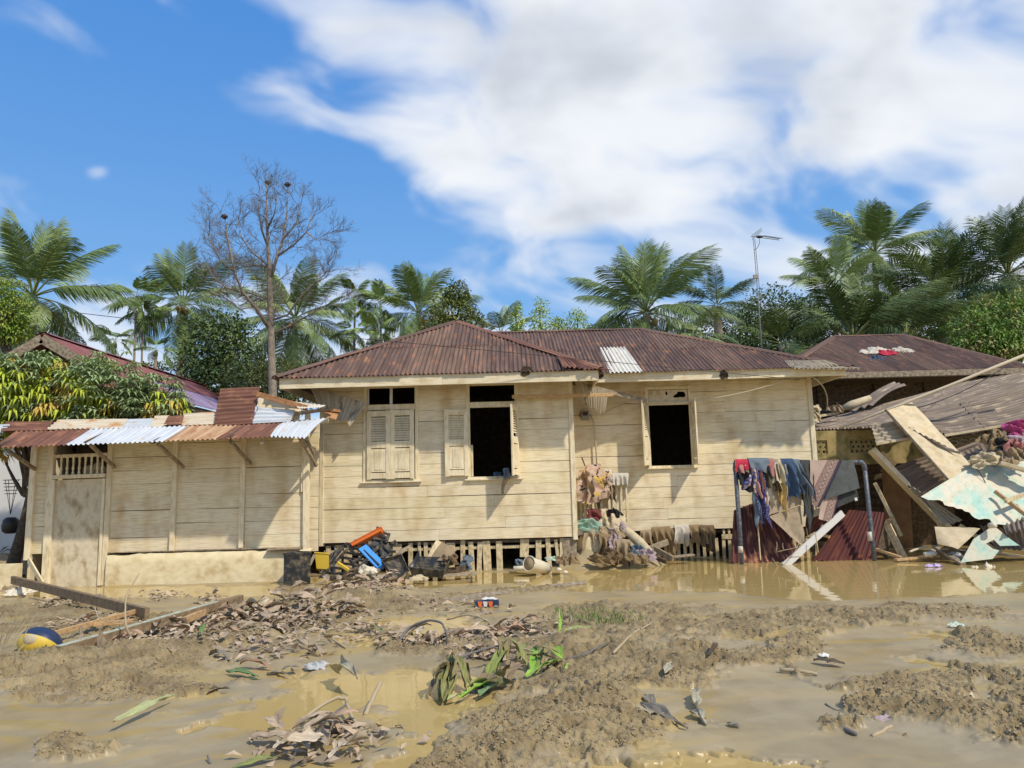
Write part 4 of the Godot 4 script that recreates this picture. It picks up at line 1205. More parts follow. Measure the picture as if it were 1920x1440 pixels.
# ---------------------------------------------------------------- the leaning annex with its patched tin awning
func make_shed() -> void:
	var S := thing("timber_annex", "low plank annex with a plywood door under a patchwork tin awning", "annex")
	var z := -13.9
	var P: StandardMaterial3D = M.shed_plank
	for e in [[-7.43, -6.32], [-6.22, -5.06], [-4.96, -3.9]]:
		plank_wall(S, e[0], e[1], 0.6, 2.75, z, 0.245, [], P, false)
	plank_wall(S, -8.84, -8.6, 0.6, 2.75, z, 0.245, [], P, false)
	bar(S, "post", Vector3(-8.9, 0.5, z + 0.02), Vector3(-8.88, 2.75, z + 0.02), 0.11, 0.1, M.trim, Vector3.BACK)
	bar(S, "post", Vector3(-7.48, 0.02, z + 0.02), Vector3(-7.47, 2.7, z + 0.02), 0.09, 0.1, M.trim, Vector3.BACK)
	bar(S, "post", Vector3(-6.27, 0.6, z + 0.03), Vector3(-6.26, 2.7, z + 0.03), 0.09, 0.09, M.trim, Vector3.BACK)
	bar(S, "post", Vector3(-5.01, 0.62, z + 0.03), Vector3(-5.0, 2.7, z + 0.03), 0.085, 0.09, M.trim, Vector3.BACK)
	bar(S, "post", Vector3(-3.83, 0.55, z + 0.03), Vector3(-3.84, 2.85, z + 0.03), 0.1, 0.11, M.trim, Vector3.BACK)
	bar(S, "board_strip", Vector3(-3.91, 1.6, z + 0.05), Vector3(-3.9, 2.6, z + 0.05), 0.035, 0.03, M.trim, Vector3.BACK)
	# narrow boards between annex and house
	plank_wall(S, -3.95, -3.68, 0.5, 2.95, z - 0.25, 0.2, [], M.plank, false)
	# door, frame and baluster vent over it
	var dz := z + 0.03
	put("door", board(Vector3(-8.49, 1.93, dz), Vector3(-7.56, 1.94, dz), Vector3(-7.55, -0.03, dz + 0.02), Vector3(-8.48, -0.03, dz + 0.02), 0.03, 0.006), M.ply_door, S)
	bar(S, "door_jamb", Vector3(-8.55, -0.02, dz + 0.01), Vector3(-8.55, 2.68, dz + 0.01), 0.1, 0.1, M.trim, Vector3.BACK)
	bar(S, "door_jamb", Vector3(-7.555, 0.02, dz + 0.035), Vector3(-7.55, 1.94, dz + 0.035), 0.05, 0.05, M.trim, Vector3.BACK)
	bar(S, "door_jamb", Vector3(-8.48, 0.02, dz + 0.035), Vector3(-8.48, 1.94, dz + 0.035), 0.045, 0.05, M.trim, Vector3.BACK)
	bar(S, "door_head", Vector3(-8.5, 1.985, dz + 0.02), Vector3(-7.53, 1.995, dz + 0.02), 0.09, 0.07, M.trim)
	bar(S, "vent_rail", Vector3(-8.5, 2.37, dz), Vector3(-7.53, 2.38, dz), 0.06, 0.06, M.trim)
	for k in 8:
		var x := -8.38 + k * 0.112
		if k == 7: x -= 0.02
		var pts := []
		var rad := []
		for e in [[0.0, 0.024], [0.05, 0.024], [0.07, 0.014], [0.12, 0.026], [0.16, 0.018], [0.19, 0.014], [0.2, 0.022], [0.215, 0.014], [0.25, 0.022], [0.29, 0.018], [0.31, 0.024], [0.345, 0.024]]:
			pts.append(Vector3(x + rr(-0.002, 0.002), 2.02 + e[0], dz))
			rad.append(e[1])
		put("baluster", tube_mesh(pts, rad, 8), M.trim, S)
	var mb := MB.new()
	mb.box(Vector3(-8.0, 2.2, z - 0.9), Vector3(1.3, 1.2, 0.04))
	mb.box(Vector3(-6.4, 1.3, z - 2.4), Vector3(5.0, 2.9, 0.05))
	put("inner_wall", mb.mesh(), M.interior, S)
	mb = MB.new()
	mb.box(Vector3(-8.92, 1.4, z - 1.2), Vector3(0.05, 2.7, 2.3))
	put("side_wall", mb.mesh(), M.shed_plank, S)
	# things stacked behind the vent
	for e in [[-7.98, 2.1, 0.12, 0.1], [-7.82, 2.12, 0.1, 0.14], [-7.72, 2.09, 0.08, 0.08]]:
		put("stored_sack", lump_mesh(Vector3(e[0], e[1], z - 0.2), Vector3(e[2], e[3], 0.1), int(e[0] * 10), 0.08, 8), M.cloth_cream, S)
	# concrete plinth with a broken edge, curb beside the door
	mb = MB.new()
	mb.smooth(true)
	var top := []
	for j in 5:
		var r := PackedVector3Array()
		for i in 40:
			var x := lerpf(-7.42, -3.72, i / 39.0)
			var yy: float = [0.575, 0.56, 0.4, 0.15, -0.2][j]
			if j < 2: yy += 0.012 * N.rag.get_noise_1d(x * 9) - 0.03 * smoothstep(0.25, 0.5, N.rag.get_noise_1d(x * 3 + 50))
			r.append(Vector3(x, yy, z + ([-0.06, 0.1, 0.12, 0.125, 0.13][j] as float) + 0.004 * N.rag.get_noise_2d(x * 3, yy * 5)))
		top.append(r)
	mb.grid(top)
	put("plinth", mb.mesh(), M.render, S)
	bar(S, "sill_board", Vector3(-7.42, 0.595, z + 0.05), Vector3(-4.3, 0.6, z + 0.05), 0.06, 0.02, M.grey_wood)
	put("plinth_edge", board(Vector3(-4.5, 0.6, z), Vector3(-3.9, 0.61, z), Vector3(-3.9, 0.59, z + 0.22), Vector3(-4.5, 0.58, z + 0.2), 0.015, 0.01), M.grey_wood, S)
	# awning struts
	for e in [[Vector3(-8.798, 2.442, -13), Vector3(-8.841, 2.139, -13.84)], [Vector3(-7.362, 2.506, -13), Vector3(-7.373, 2.14, -13.84)], [Vector3(-6.191, 2.494, -13), Vector3(-6.102, 2.107, -13.84)], [Vector3(-4.919, 2.498, -13), Vector3(-4.862, 2.143, -13.84)], [Vector3(-3.721, 2.541, -13), Vector3(-3.649, 2.072, -13.84)], [Vector3(-3.656, 2.586, -13), Vector3(-3.701, 2.299, -13.84)]]:
		bar(S, "awning_strut", e[0], e[1], 0.05, 0.06, M.grey_wood, Vector3.UP)
	for e in [Vector3(-8.922, 2.508, -12.97), Vector3(-7.439, 2.516, -12.97), Vector3(-6.261, 2.513, -12.97), Vector3(-4.936, 2.543, -12.97), Vector3(-3.768, 2.559, -12.97)]:
		bar(S, "awning_rafter", e + Vector3(0, 0.01, 0.02), e + Vector3(0.0, 0.34, -0.95), 0.06, 0.06, M.dark_wood)
	# the awning: lower tier, sheets of every age
	var low := [[-20, 62, "roof_rust"], [60, 125, "roof_rust"], [122, 310, "roof_galv"], [308, 408, "roof_orange"], [405, 520, "roof_rust"]]
	for e in low:
		var f := func(px: float, top: bool) -> Vector3:
			var t := px / 520.0
			var b := Vector3(-9.47, 2.85, -13.75).lerp(Vector3(-4.37, 2.88, -13.75), t) if top else Vector3(-8.87, 2.49, -12.87).lerp(Vector3(-4.07, 2.55, -12.87), t)
			return b
		var a0: Vector3 = f.call(e[0] + 48.0, true)
		var a1: Vector3 = f.call(e[1] + 48.0, true)
		var b0: Vector3 = f.call(e[0], false)
		var b1: Vector3 = f.call(e[1], false)
		a0.y += rr(0, 0.01)
		put("awning_sheet", sheet(a0, a1, b1, b0, 0.015, 0.09, 4, 0.01), M[e[2]], S)
	put("awning_sheet", sheet(Vector3(-4.21, 2.874, -13.7), Vector3(-3.336, 2.912, -13.5), Vector3(-3.517, 2.507, -12.7), Vector3(-4.168, 2.558, -12.8), 0.02, 0.1, 6, -0.04), M.roof_galv, S)
	# upper tier, ridges running along the wall
	var hi := [[Vector3(-9.888, 2.99, -13.9), Vector3(-9.39, 2.987, -13.9), Vector3(-9.405, 2.815, -13.72), Vector3(-9.735, 2.813, -13.7), "roof_galv"], [Vector3(-9.541, 3.05, -14), Vector3(-8.656, 3.036, -14), Vector3(-8.59, 2.833, -13.72), Vector3(-9.443, 2.844, -13.7), "roof_rust"], [Vector3(-8.576, 3.055, -14), Vector3(-7.249, 3.04, -14), Vector3(-7.214, 2.836, -13.72), Vector3(-8.608, 2.842, -13.7), "roof_cream"], [Vector3(-7.295, 3.045, -14.05), Vector3(-6.771, 3.052, -14.05), Vector3(-6.683, 2.832, -13.72), Vector3(-7.223, 2.825, -13.7), "roof_galv"], [Vector3(-6.748, 3.077, -14), Vector3(-6.489, 3.085, -14.05), Vector3(-6.389, 2.864, -13.72), Vector3(-6.674, 2.85, -13.7), "roof_cream"], [Vector3(-6.487, 3.09, -14), Vector3(-6.207, 3.098, -14.05), Vector3(-6.114, 2.877, -13.72), Vector3(-6.439, 2.874, -13.7), "roof_rust"], [Vector3(-6.186, 3.113, -14), Vector3(-5.563, 3.142, -14.05), Vector3(-5.504, 2.87, -13.72), Vector3(-6.105, 2.855, -13.7), "roof_cream"]]
	for e in hi:
		put("upper_sheet", sheet(e[1], e[2], e[3], e[0], 0.014, 0.09, 8, 0.0), M[e[4]], S)
	# the tall rusty sheet and the pale one beside it
	put("rusty_sheet", sheet(Vector3(-4.845, 3.611, -14.2), Vector3(-4.785, 2.876, -13.66), Vector3(-5.499, 2.846, -13.66), Vector3(-5.603, 3.59, -14.2), 0.02, 0.105, 6, 0.0), M.roof_rust, S)
	put("pale_sheet", sheet(Vector3(-4.065, 3.128, -13.9), Vector3(-4.086, 2.899, -13.68), Vector3(-4.802, 2.878, -13.68), Vector3(-4.756, 3.196, -13.9), 0.016, 0.1, 6), M.roof_galv, S)
	# broken gable end
	put("gable_board", board(Vector3(-4.818, 3.413, -14.1), Vector3(-4.002, 3.187, -14.1), Vector3(-4.032, 2.955, -14), Vector3(-4.856, 3.007, -14), 0.015, 0.004), M.shed_plank, S)
	bar(S, "gable_rafter", Vector3(-4.79, 3.439, -13.9), Vector3(-3.79, 3.13, -13.7), 0.06, 0.1, M.orange_wood)
	put("torn_sheet", sheet(Vector3(-4.238, 3.314, -14), Vector3(-3.486, 3.193, -13.9), Vector3(-3.528, 3.122, -13.6), Vector3(-3.919, 3.113, -13.6), 0.006, 0.09, 3), M.roof_white, S)
	bar(S, "broken_rafter", Vector3(-3.981, 3.011, -13.55), Vector3(-3.269, 3.085, -13.5), 0.06, 0.06, M.dark_wood)
	bar(S, "broken_rafter", Vector3(-3.489, 3.092, -13.6), Vector3(-3.179, 3.054, -13.7), 0.08, 0.05, M.orange_wood)
	put("rusty_scrap", board(Vector3(-3.459, 3.042, -13.6), Vector3(-3.199, 3.045, -13.7), Vector3(-3.233, 2.889, -13.6), Vector3(-3.345, 2.922, -13.5), 0.01, 0.004), M.orange_wood, S)
	bar(S, "wall_plate", Vector3(-4.082, 2.888, -13.9), Vector3(-3.429, 2.892, -13.8), 0.07, 0.08, M.trim)
	bar(S, "wall_plate", Vector3(-8.9, 2.72, -13.95), Vector3(-3.8, 2.74, -13.95), 0.1, 0.14, M.shed_plank)
	bar(S, "corner_stub", Vector3(-3.848, 3.046, -13.95), Vector3(-3.832, 2.801, -13.9), 0.09, 0.09, M.trim, Vector3.BACK)
	# roof behind the parapet of sheets (closes the annex)
	put("back_roof_sheet", sheet(Vector3(-9.9, 2.95, -14.2), Vector3(-4.2, 2.98, -14.2), Vector3(-4.2, 2.6, -16.6), Vector3(-9.9, 2.6, -16.6), 0.014, 0.09, 3), M.roof_rust, S)
	# bulb under the awning
	var b := Vector3(-4.515, 2.549, -13.4)
	var lamp := thing("bulb", "white light bulb hanging unlit under the awning", "light bulb")
	put("glass", tube_mesh([b + Vector3(0, 0.01, 0), b, b + Vector3(0, -0.02, 0), b + Vector3(0, -0.05, 0), b + Vector3(0, -0.075, 0), b + Vector3(0, -0.09, 0)], [0.015, 0.02, 0.032, 0.04, 0.03, 0.004], 12), M.bulb_glass, lamp)
	put("socket", tube_mesh([b + Vector3(0, 0.09, 0), b + Vector3(0, 0.01, 0)], [0.026, 0.03], 10), M.plastic_white, lamp)
	# silt-coloured corrugated sheet that slid off and leans on the house wall
	tag(put("leaning_roof_sheet", sheet(Vector3(-3.961, 3.642, -14.45), Vector3(-2.795, 3.254, -14.25), Vector3(-3.09, 2.836, -14.2), Vector3(-3.709, 3.159, -14.3), 0.012, 0.09, 5, 0.02, 0.1), M.roof_silt), "silt coloured corrugated sheet leaning on the house wall above the annex", "metal sheet")


# ---------------------------------------------------------------- neighbouring houses
func make_red_house() -> void:
	var H := thing("red_roof_house", "house with a long red and violet tin gable roof behind the mango tree", "house")
	var rz0 := -17.0
	var rz1 := -27.5
	var rx := -10.87
	var ry := 5.4
	var ex := -8.5
	var ey := 3.98
	var reds := [M.roof_red, M.roof_red, M.roof_red, M.roof_red]
	# right slope in two tiers: red above, violet weathered sheets below
	var mid := Vector3(lerpf(rx, ex, 0.5), lerpf(ry, ey, 0.5), 0)
	roof_slope(H, Vector3(mid.x, mid.y, rz0), Vector3(mid.x, mid.y, rz1), Vector3(rx, ry, rz0), Vector3(rx, ry, rz1), reds, 0.8, 1)
	roof_slope(H, Vector3(ex, ey, rz0), Vector3(ex, ey, -19.4), Vector3(mid.x - 0.08, mid.y + 0.02, rz0), Vector3(mid.x - 0.08, mid.y + 0.02, -19.4), reds, 0.8, 1)
	roof_slope(H, Vector3(ex, ey, -19.4), Vector3(ex, ey, rz1), Vector3(mid.x - 0.08, mid.y + 0.02, -19.4), Vector3(mid.x - 0.08, mid.y + 0.02, rz1), [M.roof_violet], 0.8, 1)
	roof_slope(H, Vector3(-13.3, ey, rz1), Vector3(-13.3, ey, rz0), Vector3(rx, ry, rz1), Vector3(rx, ry, rz0), reds, 0.8, 1)
	ridge_cap(H, Vector3(rx, ry + 0.01, rz0), Vector3(rx, ry + 0.01, rz1), M.roof_red, 0.34)
	# barge boards, gable wall, a little pent roof under the gable
	bar(H, "barge_board", Vector3(rx, ry - 0.13, rz0 + 0.03), Vector3(ex - 0.02, ey - 0.12, rz0 + 0.03), 0.04, 0.22, M.grey_wood)
	bar(H, "barge_board", Vector3(rx, ry - 0.13, rz0 + 0.03), Vector3(-13.28, ey - 0.12, rz0 + 0.03), 0.04, 0.22, M.grey_wood)
	bar(H, "rafter", Vector3(rx, ry - 0.3, rz0 - 0.35), Vector3(ex - 0.2, ey - 0.24, rz0 - 0.35), 0.05, 0.12, M.dark_wood)
	var mb := MB.new()
	mb.tri(Vector3(-13.1, ey - 0.15, rz0 - 0.6), Vector3(rx, ry - 0.2, rz0 - 0.6), Vector3(ex - 0.2, ey - 0.15, rz0 - 0.6))
	put("gable_wall", mb.mesh(), M.dark_wood, H)
	mb = MB.new()
	mb.box(Vector3(rx, 2.0, rz0 - 0.62), Vector3(4.3, 4.0, 0.08))
	mb.box(Vector3(-8.9, 1.95, -22.3), Vector3(0.08, 3.95, 10.2))
	mb.box(Vector3(-12.9, 1.95, -22.3), Vector3(0.08, 3.95, 10.2))
	put("wall", mb.mesh(), M.paint_white, H)
	put("pent_roof_sheet", sheet(Vector3(-12.6, 4.5, rz0 - 0.5), Vector3(-9.3, 4.4, rz0 - 0.5), Vector3(-9.0, 4.05, rz0 + 0.3), Vector3(-12.9, 4.2, rz0 + 0.3), 0.016, 0.085, 3), M.roof_rust, H)
	bar(H, "eave_board", Vector3(ex - 0.06, ey - 0.1, rz0), Vector3(ex - 0.06, ey - 0.1, rz1), 0.03, 0.14, M.dark_wood)
	mb = MB.new()
	for e in [[-12.9, 1.0], [-9.6, 1.2]]:
		mb.box(Vector3(e[0], 0.7, rz0 - 0.4), Vector3(e[1], 0.9, 0.3))
	put("brick_plinth", mb.mesh(), M.brick_red, H)
	# what stands at the left behind the annex: hanging basket wires, dark pots, low wall
	var w := thing("garden_wall", "low silt coated garden wall at the left edge beside the annex", "wall")
	mb = MB.new()
	mb.smooth(false)
	mb.box(Vector3(-10.2, 0.12, -13.75), Vector3(2.5, 0.66, 0.14))
	put("wall_face", mb.mesh(), M.render, w)
	tag(bar(self, "leaning_board", Vector3(-8.768, 0.513, -13.7), Vector3(-8.245, 0.13, -13.3), 0.03, 0.1, M.render), "curved pale board leaning on the door jamb at the foot of the annex", "board")
	for e in [[Vector3(-10.669, 1.058, -16), 0.17, "blackened cooking pot standing among rubble left of the annex"]]:
		var c: Vector3 = e[0]
		var r: float = e[1]
		tag(put("pot", tube_mesh([c + Vector3(0, -r, 0), c + Vector3(0, -r * 0.7, 0), c, c + Vector3(0, r * 0.7, 0), c + Vector3(0, r, 0)], [r * 0.5, r * 0.9, r, r * 0.85, r * 0.5], 16), M.pot_black), e[2], "pot")
	var pl := thing("plant_hanger", "dark wire plant hanger dangling by the white wall at the left edge", "plant hanger")
	var hp := Vector3(-10.373, 1.997, -15.5)
	for k in 5:
		var rp := []
		for i in 13:
			var an := TAU * i / 12
			rp.append(hp + Vector3(cos(an) * (0.16 - k * 0.015), -k * 0.07, sin(an) * 0.12))
		put("ring", tube_mesh(rp, [0.007], 5), M.wire_dark, pl)
	for k in 4:
		put("wire", tube_mesh([hp + Vector3(0.14 * cos(k * 1.6), 0, 0.1 * sin(k * 1.6)), hp + Vector3(0.02, -0.7, 0)], [0.006], 5), M.wire_dark, pl)
	# rubble and leaf mould beyond the annex
	var s := Soup.new()
	for i in 500:
		var p := Vector3(rr(-12.5, -9.1), 0, rr(-19, -14.6))
		p.y = 0.05 + rr(0, 0.45) * clampf((-14.4 - p.z) / 2.0, 0, 1)
		s.leaf(p, Vector3(rr(-1, 1), rr(-0.2, 0.4), rr(-1, 1)).normalized(), Vector3(rr(-0.6, 0.6), 1, rr(-0.3, 0.9)).normalized(), rr(0.12, 0.3), rr(0.05, 0.1), rr(0, 0.2), Color(0.16, 0.115, 0.06) * rr(0.5, 1.6))
	tag(put("leaf_rubble", s.mesh(), M.leaf_matte), "heap of dead leaves and scraps beyond the annex", "leaf litter", "", "stuff")
	tag(put("rubble_mound", lump_mesh(Vector3(-11, 0.0, -17.0), Vector3(2.6, 0.4, 2.2), 5, 0.1, 20), M.wet_mud), "low dark mound of mud and rubbish beyond the annex", "mud", "", "structure")

func make_back_house() -> void:
	var H := thing("dark_house", "dark timber house with a purple brown hipped roof behind at the right", "house")
	var br := [M.roof_brown, M.roof_brown_pale, M.roof_brown]
	var e0 := Vector3(7.0, 4.36, -19.6)
	var e1 := Vector3(12.872, 4.488, -19.6)
	e1.y = 4.36
	var r0 := Vector3(10.309, 6.08, -23.5)
	var r1 := Vector3(12.562, 6.072, -23.5)
	r1.y = r0.y
	var b0 := Vector3(7.0, 4.36, -27.5)
	var b1 := Vector3(e1.x + 2.4, 4.36, -27.5)
	var e1b := Vector3(e1.x + 0.9, 4.36, -19.6)
	roof_slope(H, e0, e1b, r0, r1, br, 0.8, 2)
	roof_slope(H, e1b, b1 - Vector3(1.5, 0, 0), r1, r1 + Vector3(0, 0, -0.1), br, 0.8, 1)
	roof_slope(H, b0, e0, r0 + Vector3(0, 0, -0.1), r0, br, 0.8, 1)
	ridge_cap(H, r0, r1, M.roof_brown)
	ridge_cap(H, r1, e1b + Vector3(0, 0.03, 0), M.roof_brown)
	ridge_cap(H, e0 + Vector3(0, 0.03, 0), r0, M.roof_brown)
	bar(H, "fascia_board", e0 + Vector3(0.05, -0.09, 0.02), e1b + Vector3(-0.05, -0.09, 0.02), 0.03, 0.18, M.grey_wood)
	bar(H, "fascia_board", e1b + Vector3(-0.06, -0.14, 0.0), b1 + Vector3(-1.56, -0.14, 0), 0.03, 0.16, M.grey_wood)
	var mb := MB.new()
	var zf := -20.5
	mb.box(Vector3(11.0, 2.1, zf - 0.4), Vector3(7.4, 4.2, 0.08))
	put("front_wall", mb.mesh(), M.dark_wood, H)
	mb = MB.new()
	mb.box(Vector3(11.0, 4.2, zf + 0.3), Vector3(7.6, 0.02, 1.3))
	put("soffit_board", mb.mesh(), M.dark_wood, H)
	mb = MB.new()
	mb.box(Vector3(7.3, 2.1, -24.0), Vector3(0.08, 4.1, 7.0))
	mb.box(Vector3(14.7, 2.1, -24.0), Vector3(0.08, 4.1, 7.0))
	put("side_wall", mb.mesh(), M.dark_wood, H)
	for x in [7.5, 8.6, 10.2, 11.6, 13.2]:
		bar(H, "wall_post", Vector3(x, 0.2, zf - 0.33), Vector3(x, 4.2, zf - 0.33), 0.1, 0.08, M.dark_wood, Vector3.BACK)
	# louvre window with pale slats
	var wx := 8.55
	for k in 5:
		var sl := MB.new()
		sl.box(Vector3(wx, 2.95 + k * 0.13, zf - 0.28), Vector3(0.9, 0.012, 0.1), Basis(Vector3.RIGHT, 0.6))
		put("louvre_slat", sl.mesh(), M.paint_white if k == 2 else M.cloth_grey_blue, H)
	bar(H, "window_post", Vector3(wx - 0.5, 2.7, zf - 0.26), Vector3(wx - 0.5, 3.7, zf - 0.26), 0.06, 0.06, M.grey_wood, Vector3.BACK)
	bar(H, "window_post", Vector3(wx + 0.5, 2.7, zf - 0.26), Vector3(wx + 0.5, 3.7, zf - 0.26), 0.06, 0.06, M.grey_wood, Vector3.BACK)
	# clothes thrown on the roof
	var n := (r0 - e0).cross(e1b - e0).normalized()
	if n.y < 0: n = -n
	var on := func(px: Vector3) -> Vector3:
		return px
	tag(put("white_cloth", rag(Vector3(10.685, 5.224, -21.6), 0.52, 0.34, 3, n), M.cloth_white), "torn white cloth lying on the dark house's roof", "cloth")
	tag(put("striped_cloth", rag(Vector3(10.839, 5.103, -21.3), 0.3, 0.24, 6, n), M.cloth_red), "small white and red cloth in the middle of the dark house's roof", "cloth")
	tag(put("white_rag", rag(Vector3(11.512, 5.202, -21.6), 0.36, 0.26, 9, n), M.cloth_white), "round white rag on the right of the dark house's roof", "cloth")
	tag(put("navy_rag", rag(Vector3(10.362, 4.86, -20.9), 0.34, 0.22, 12, n), M.cloth_denim), "dark blue rag just above the dark house's eave", "cloth")
	tag(bar(self, "grey_strip", Vector3(10.823, 5.006, -21.1), Vector3(10.65, 4.527, -20.2), 0.2, 0.02, M.cloth_grey_blue, n), "narrow grey strip lying down the dark house's roof", "strip")

# crumpled cloth lying on a surface with normal n
func rag(c: Vector3, w: float, h: float, sd: int, n := Vector3.UP, fold := 0.09, res := 22) -> ArrayMesh:
	var mb := MB.new()
	mb.smooth(true)
	var u := n.cross(Vector3.FORWARD).normalized()
	if u.length() < 0.1: u = Vector3.RIGHT
	var v := n.cross(u).normalized()
	var rows := []
	for j in res + 1:
		var line := PackedVector3Array()
		for i in res + 1:
			var a := float(i) / res * 2 - 1
			var b := float(j) / res * 2 - 1
			# an irregular outline: squeeze the square towards a lobed blob
			var q := Vector2(a, b)
			var m := maxf(absf(a), absf(b))
			if m > 0: q = q.normalized() * m * lerpf(1.0, 1.25, absf(sin(q.angle() * 2.0)))
			var k := 1.0 + 0.45 * N.rag.get_noise_2d(q.angle() * 2.0 * 1.0 + sd * 13.0, 3.0) * m
			q *= k * 0.8
			# long folds run one way, with a few creases across
			var e := q.rotated(sd * 1.7)
			var f := N.fold.get_noise_2d(e.x * 0.9 + sd * 31.0, e.y * 2.6)
			var g := N.fold.get_noise_2d(e.x * 2.2 + 50.0, e.y * 6.5 + sd * 17.0)
			var z := fold * (0.75 + 1.3 * f + 0.45 * g) * (1.0 - 0.7 * m * m) + fold * 0.2
			line.append(c + u * (q.x * w + fold * 0.5 * f) + v * q.y * h + n * z)
		rows.append(line)
	mb.grid(rows)
	return mb.mesh()

func make_collapsed_house() -> void:
	var H := thing("collapsed_house", "collapsed concrete house under a sagging silt streaked corrugated roof", "house")
	var mud: StandardMaterial3D = M.roof_mud
	put("roof_sheet", sheet(Vector3(7.179, 2.931, -18.2), Vector3(7.081, 2.658, -16.6), Vector3(12.309, 3.456, -17.6), Vector3(14.522, 4.682, -20.5), 0.022, 0.12, 14, 0.05), mud, H)
	put("roof_sheet", sheet(Vector3(6.639, 2.684, -16.8), Vector3(7.576, 2.637, -15.75), Vector3(8.359, 2.707, -15.75), Vector3(9.856, 3.297, -17.2), 0.02, 0.12, 10, 0.03), mud, H)
	put("roof_sheet", sheet(Vector3(8.835, 3.016, -16.6), Vector3(8.999, 2.432, -15.6), Vector3(9.867, 2.517, -15.55), Vector3(10.287, 3.24, -16.8), 0.03, 0.16, 10, 0.05, 0.05), mud, H)
	put("roof_sheet", sheet(Vector3(10.071, 3.18, -16.75), Vector3(9.854, 2.521, -15.6), Vector3(10.958, 2.716, -15.6), Vector3(12.186, 3.684, -17.2), 0.03, 0.16, 10, 0.04), mud, H)
	put("roof_flap", sheet(Vector3(7.541, 2.659, -15.72), Vector3(7.502, 2.277, -15.5), Vector3(8.163, 2.381, -15.5), Vector3(8.312, 2.799, -15.75), 0.022, 0.12, 8), M.roof_silt, H)
	put("curled_sheet", sheet(Vector3(8.341, 3.188, -18.6), Vector3(8.908, 3.381, -18.3), Vector3(10.085, 3.895, -18.9), Vector3(9.993, 4.064, -19.5), 0.03, 0.2, 8, -0.08), mud, H)
	put("rolled_mat", tube_mesh([Vector3(8.042, 3.275, -18.2), Vector3(8.237, 3.338, -18.1), Vector3(8.789, 3.516, -18.3)], [0.06, 0.11, 0.08], 10), M.cloth_cream, H)
	bar(H, "roof_edge_strip", Vector3(7.491, 2.265, -15.48), Vector3(8.163, 2.369, -15.48), 0.03, 0.05, M.silt_panel)
	bar(H, "roof_edge_strip", Vector3(8.968, 2.409, -15.57), Vector3(10.707, 2.653, -15.57), 0.03, 0.05, M.silt_panel)
	# front wall: concrete band with vent bricks, lintel, then the dark room
	var zf := -16.4
	var mb := MB.new()
	for e in [[1505, 1519], [1549, 1592], [1648, 1790]]:
		var a: Vector3 = Vector3(6.267, 2.313, -16.4).lerp(Vector3(9.761, 2.222, -16.4), (e[0] - 1500) / 300.0)
		var b: Vector3 = Vector3(6.267, 2.313, -16.4).lerp(Vector3(9.761, 2.222, -16.4), (e[1] - 1500) / 300.0)
		mb.box(Vector3((a.x + b.x) / 2, 2.25, zf), Vector3(b.x - a.x, 0.75, 0.14))
	for e in [[1519, 1549], [1592, 1648]]:
		var a: Vector3 = Vector3(6.267, 2.313, -16.4).lerp(Vector3(9.761, 2.222, -16.4), (e[0] - 1500) / 300.0)
		var b: Vector3 = Vector3(6.267, 2.313, -16.4).lerp(Vector3(9.761, 2.222, -16.4), (e[1] - 1500) / 300.0)
		mb.box(Vector3((a.x + b.x) / 2, 2.52, zf - 0.001), Vector3(b.x - a.x - 0.001, 0.21, 0.138))
		mb.box(Vector3((a.x + b.x) / 2, 2.0, zf - 0.001), Vector3(b.x - a.x - 0.001, 0.25, 0.138))
	put("front_wall", mb.mesh(), M.concrete_old, H)
	for e in [[1519, 1549, 3], [1592, 1648, 6]]:
		var a: Vector3 = Vector3(6.267, 2.313, -16.4).lerp(Vector3(9.761, 2.222, -16.4), (e[0] - 1500) / 300.0)
		var b: Vector3 = Vector3(6.267, 2.313, -16.4).lerp(Vector3(9.761, 2.222, -16.4), (e[1] - 1500) / 300.0)
		var n: int = e[2]
		for r in 3:
			for k in n:
				var w := (b.x - a.x) / n
				var c := Vector3(a.x + w * (k + 0.5 + (0.25 if r == 1 else -0.1)), 2.165 + r * 0.1, zf + 0.02)
				var s := []
				for i in 11:
					var an := TAU * i / 10
					s.append(c + Vector3(cos(an) * w * 0.42, sin(an) * 0.048, 0))
				put("vent_block", tube_mesh(s, [0.02], 6), M.concrete_old, H)
	bar(H, "lintel", Vector3(6.437, 1.96, -16.4), Vector3(7.933, 2.014, -16.4), 0.16, 0.1, M.concrete_old)
	mb = MB.new()
	mb.box(Vector3(8.6, 1.2, -19.4), Vector3(5.0, 3.2, 0.06))
	mb.box(Vector3(11.0, 1.2, -17.9), Vector3(0.06, 2.6, 2.8))
	put("inner_wall", mb.mesh(), M.interior, H)
	for k in 9:
		bar(H, "inner_board", Vector3(7.903, 1.787, -17.6) - Vector3(0, k * 0.19, 0), Vector3(8.702, 1.791, -17.6) - Vector3(0, k * 0.19, 0), 0.02, 0.15, M.dark_wood, Vector3.UP, 0.8)
	put("brown_partition", board(Vector3(8.308, 1.907, -17), Vector3(8.839, 1.332, -16.9), Vector3(8.945, -0.04, -17.2), Vector3(8.431, -0.044, -17.4), 0.08), M.brown_wall, H)
	put("inner_partition", board(Vector3(9.199, 1.259, -17.6), Vector3(10.22, 1.049, -17.6), Vector3(10.212, -0.122, -17.8), Vector3(9.22, -0.097, -17.8), 0.08), M.dark_wood, H)
	bar(H, "slanting_beam", Vector3(7.582, 2.173, -15.9), Vector3(8.862, 0.5, -15.6), 0.1, 0.26, M.trim, Vector3.BACK)
	bar(H, "slanting_batten", Vector3(7.73, 2.097, -15.8), Vector3(7.958, 1.832, -15.7), 0.05, 0.1, M.fresh_wood)
	put("fallen_sheet", sheet(Vector3(7.906, 1.771, -15.9), Vector3(8.263, 1.166, -15.5), Vector3(8.852, 1.528, -15.3), Vector3(8.7, 2.027, -15.8), 0.022, 0.12, 8), M.roof_mud, H)
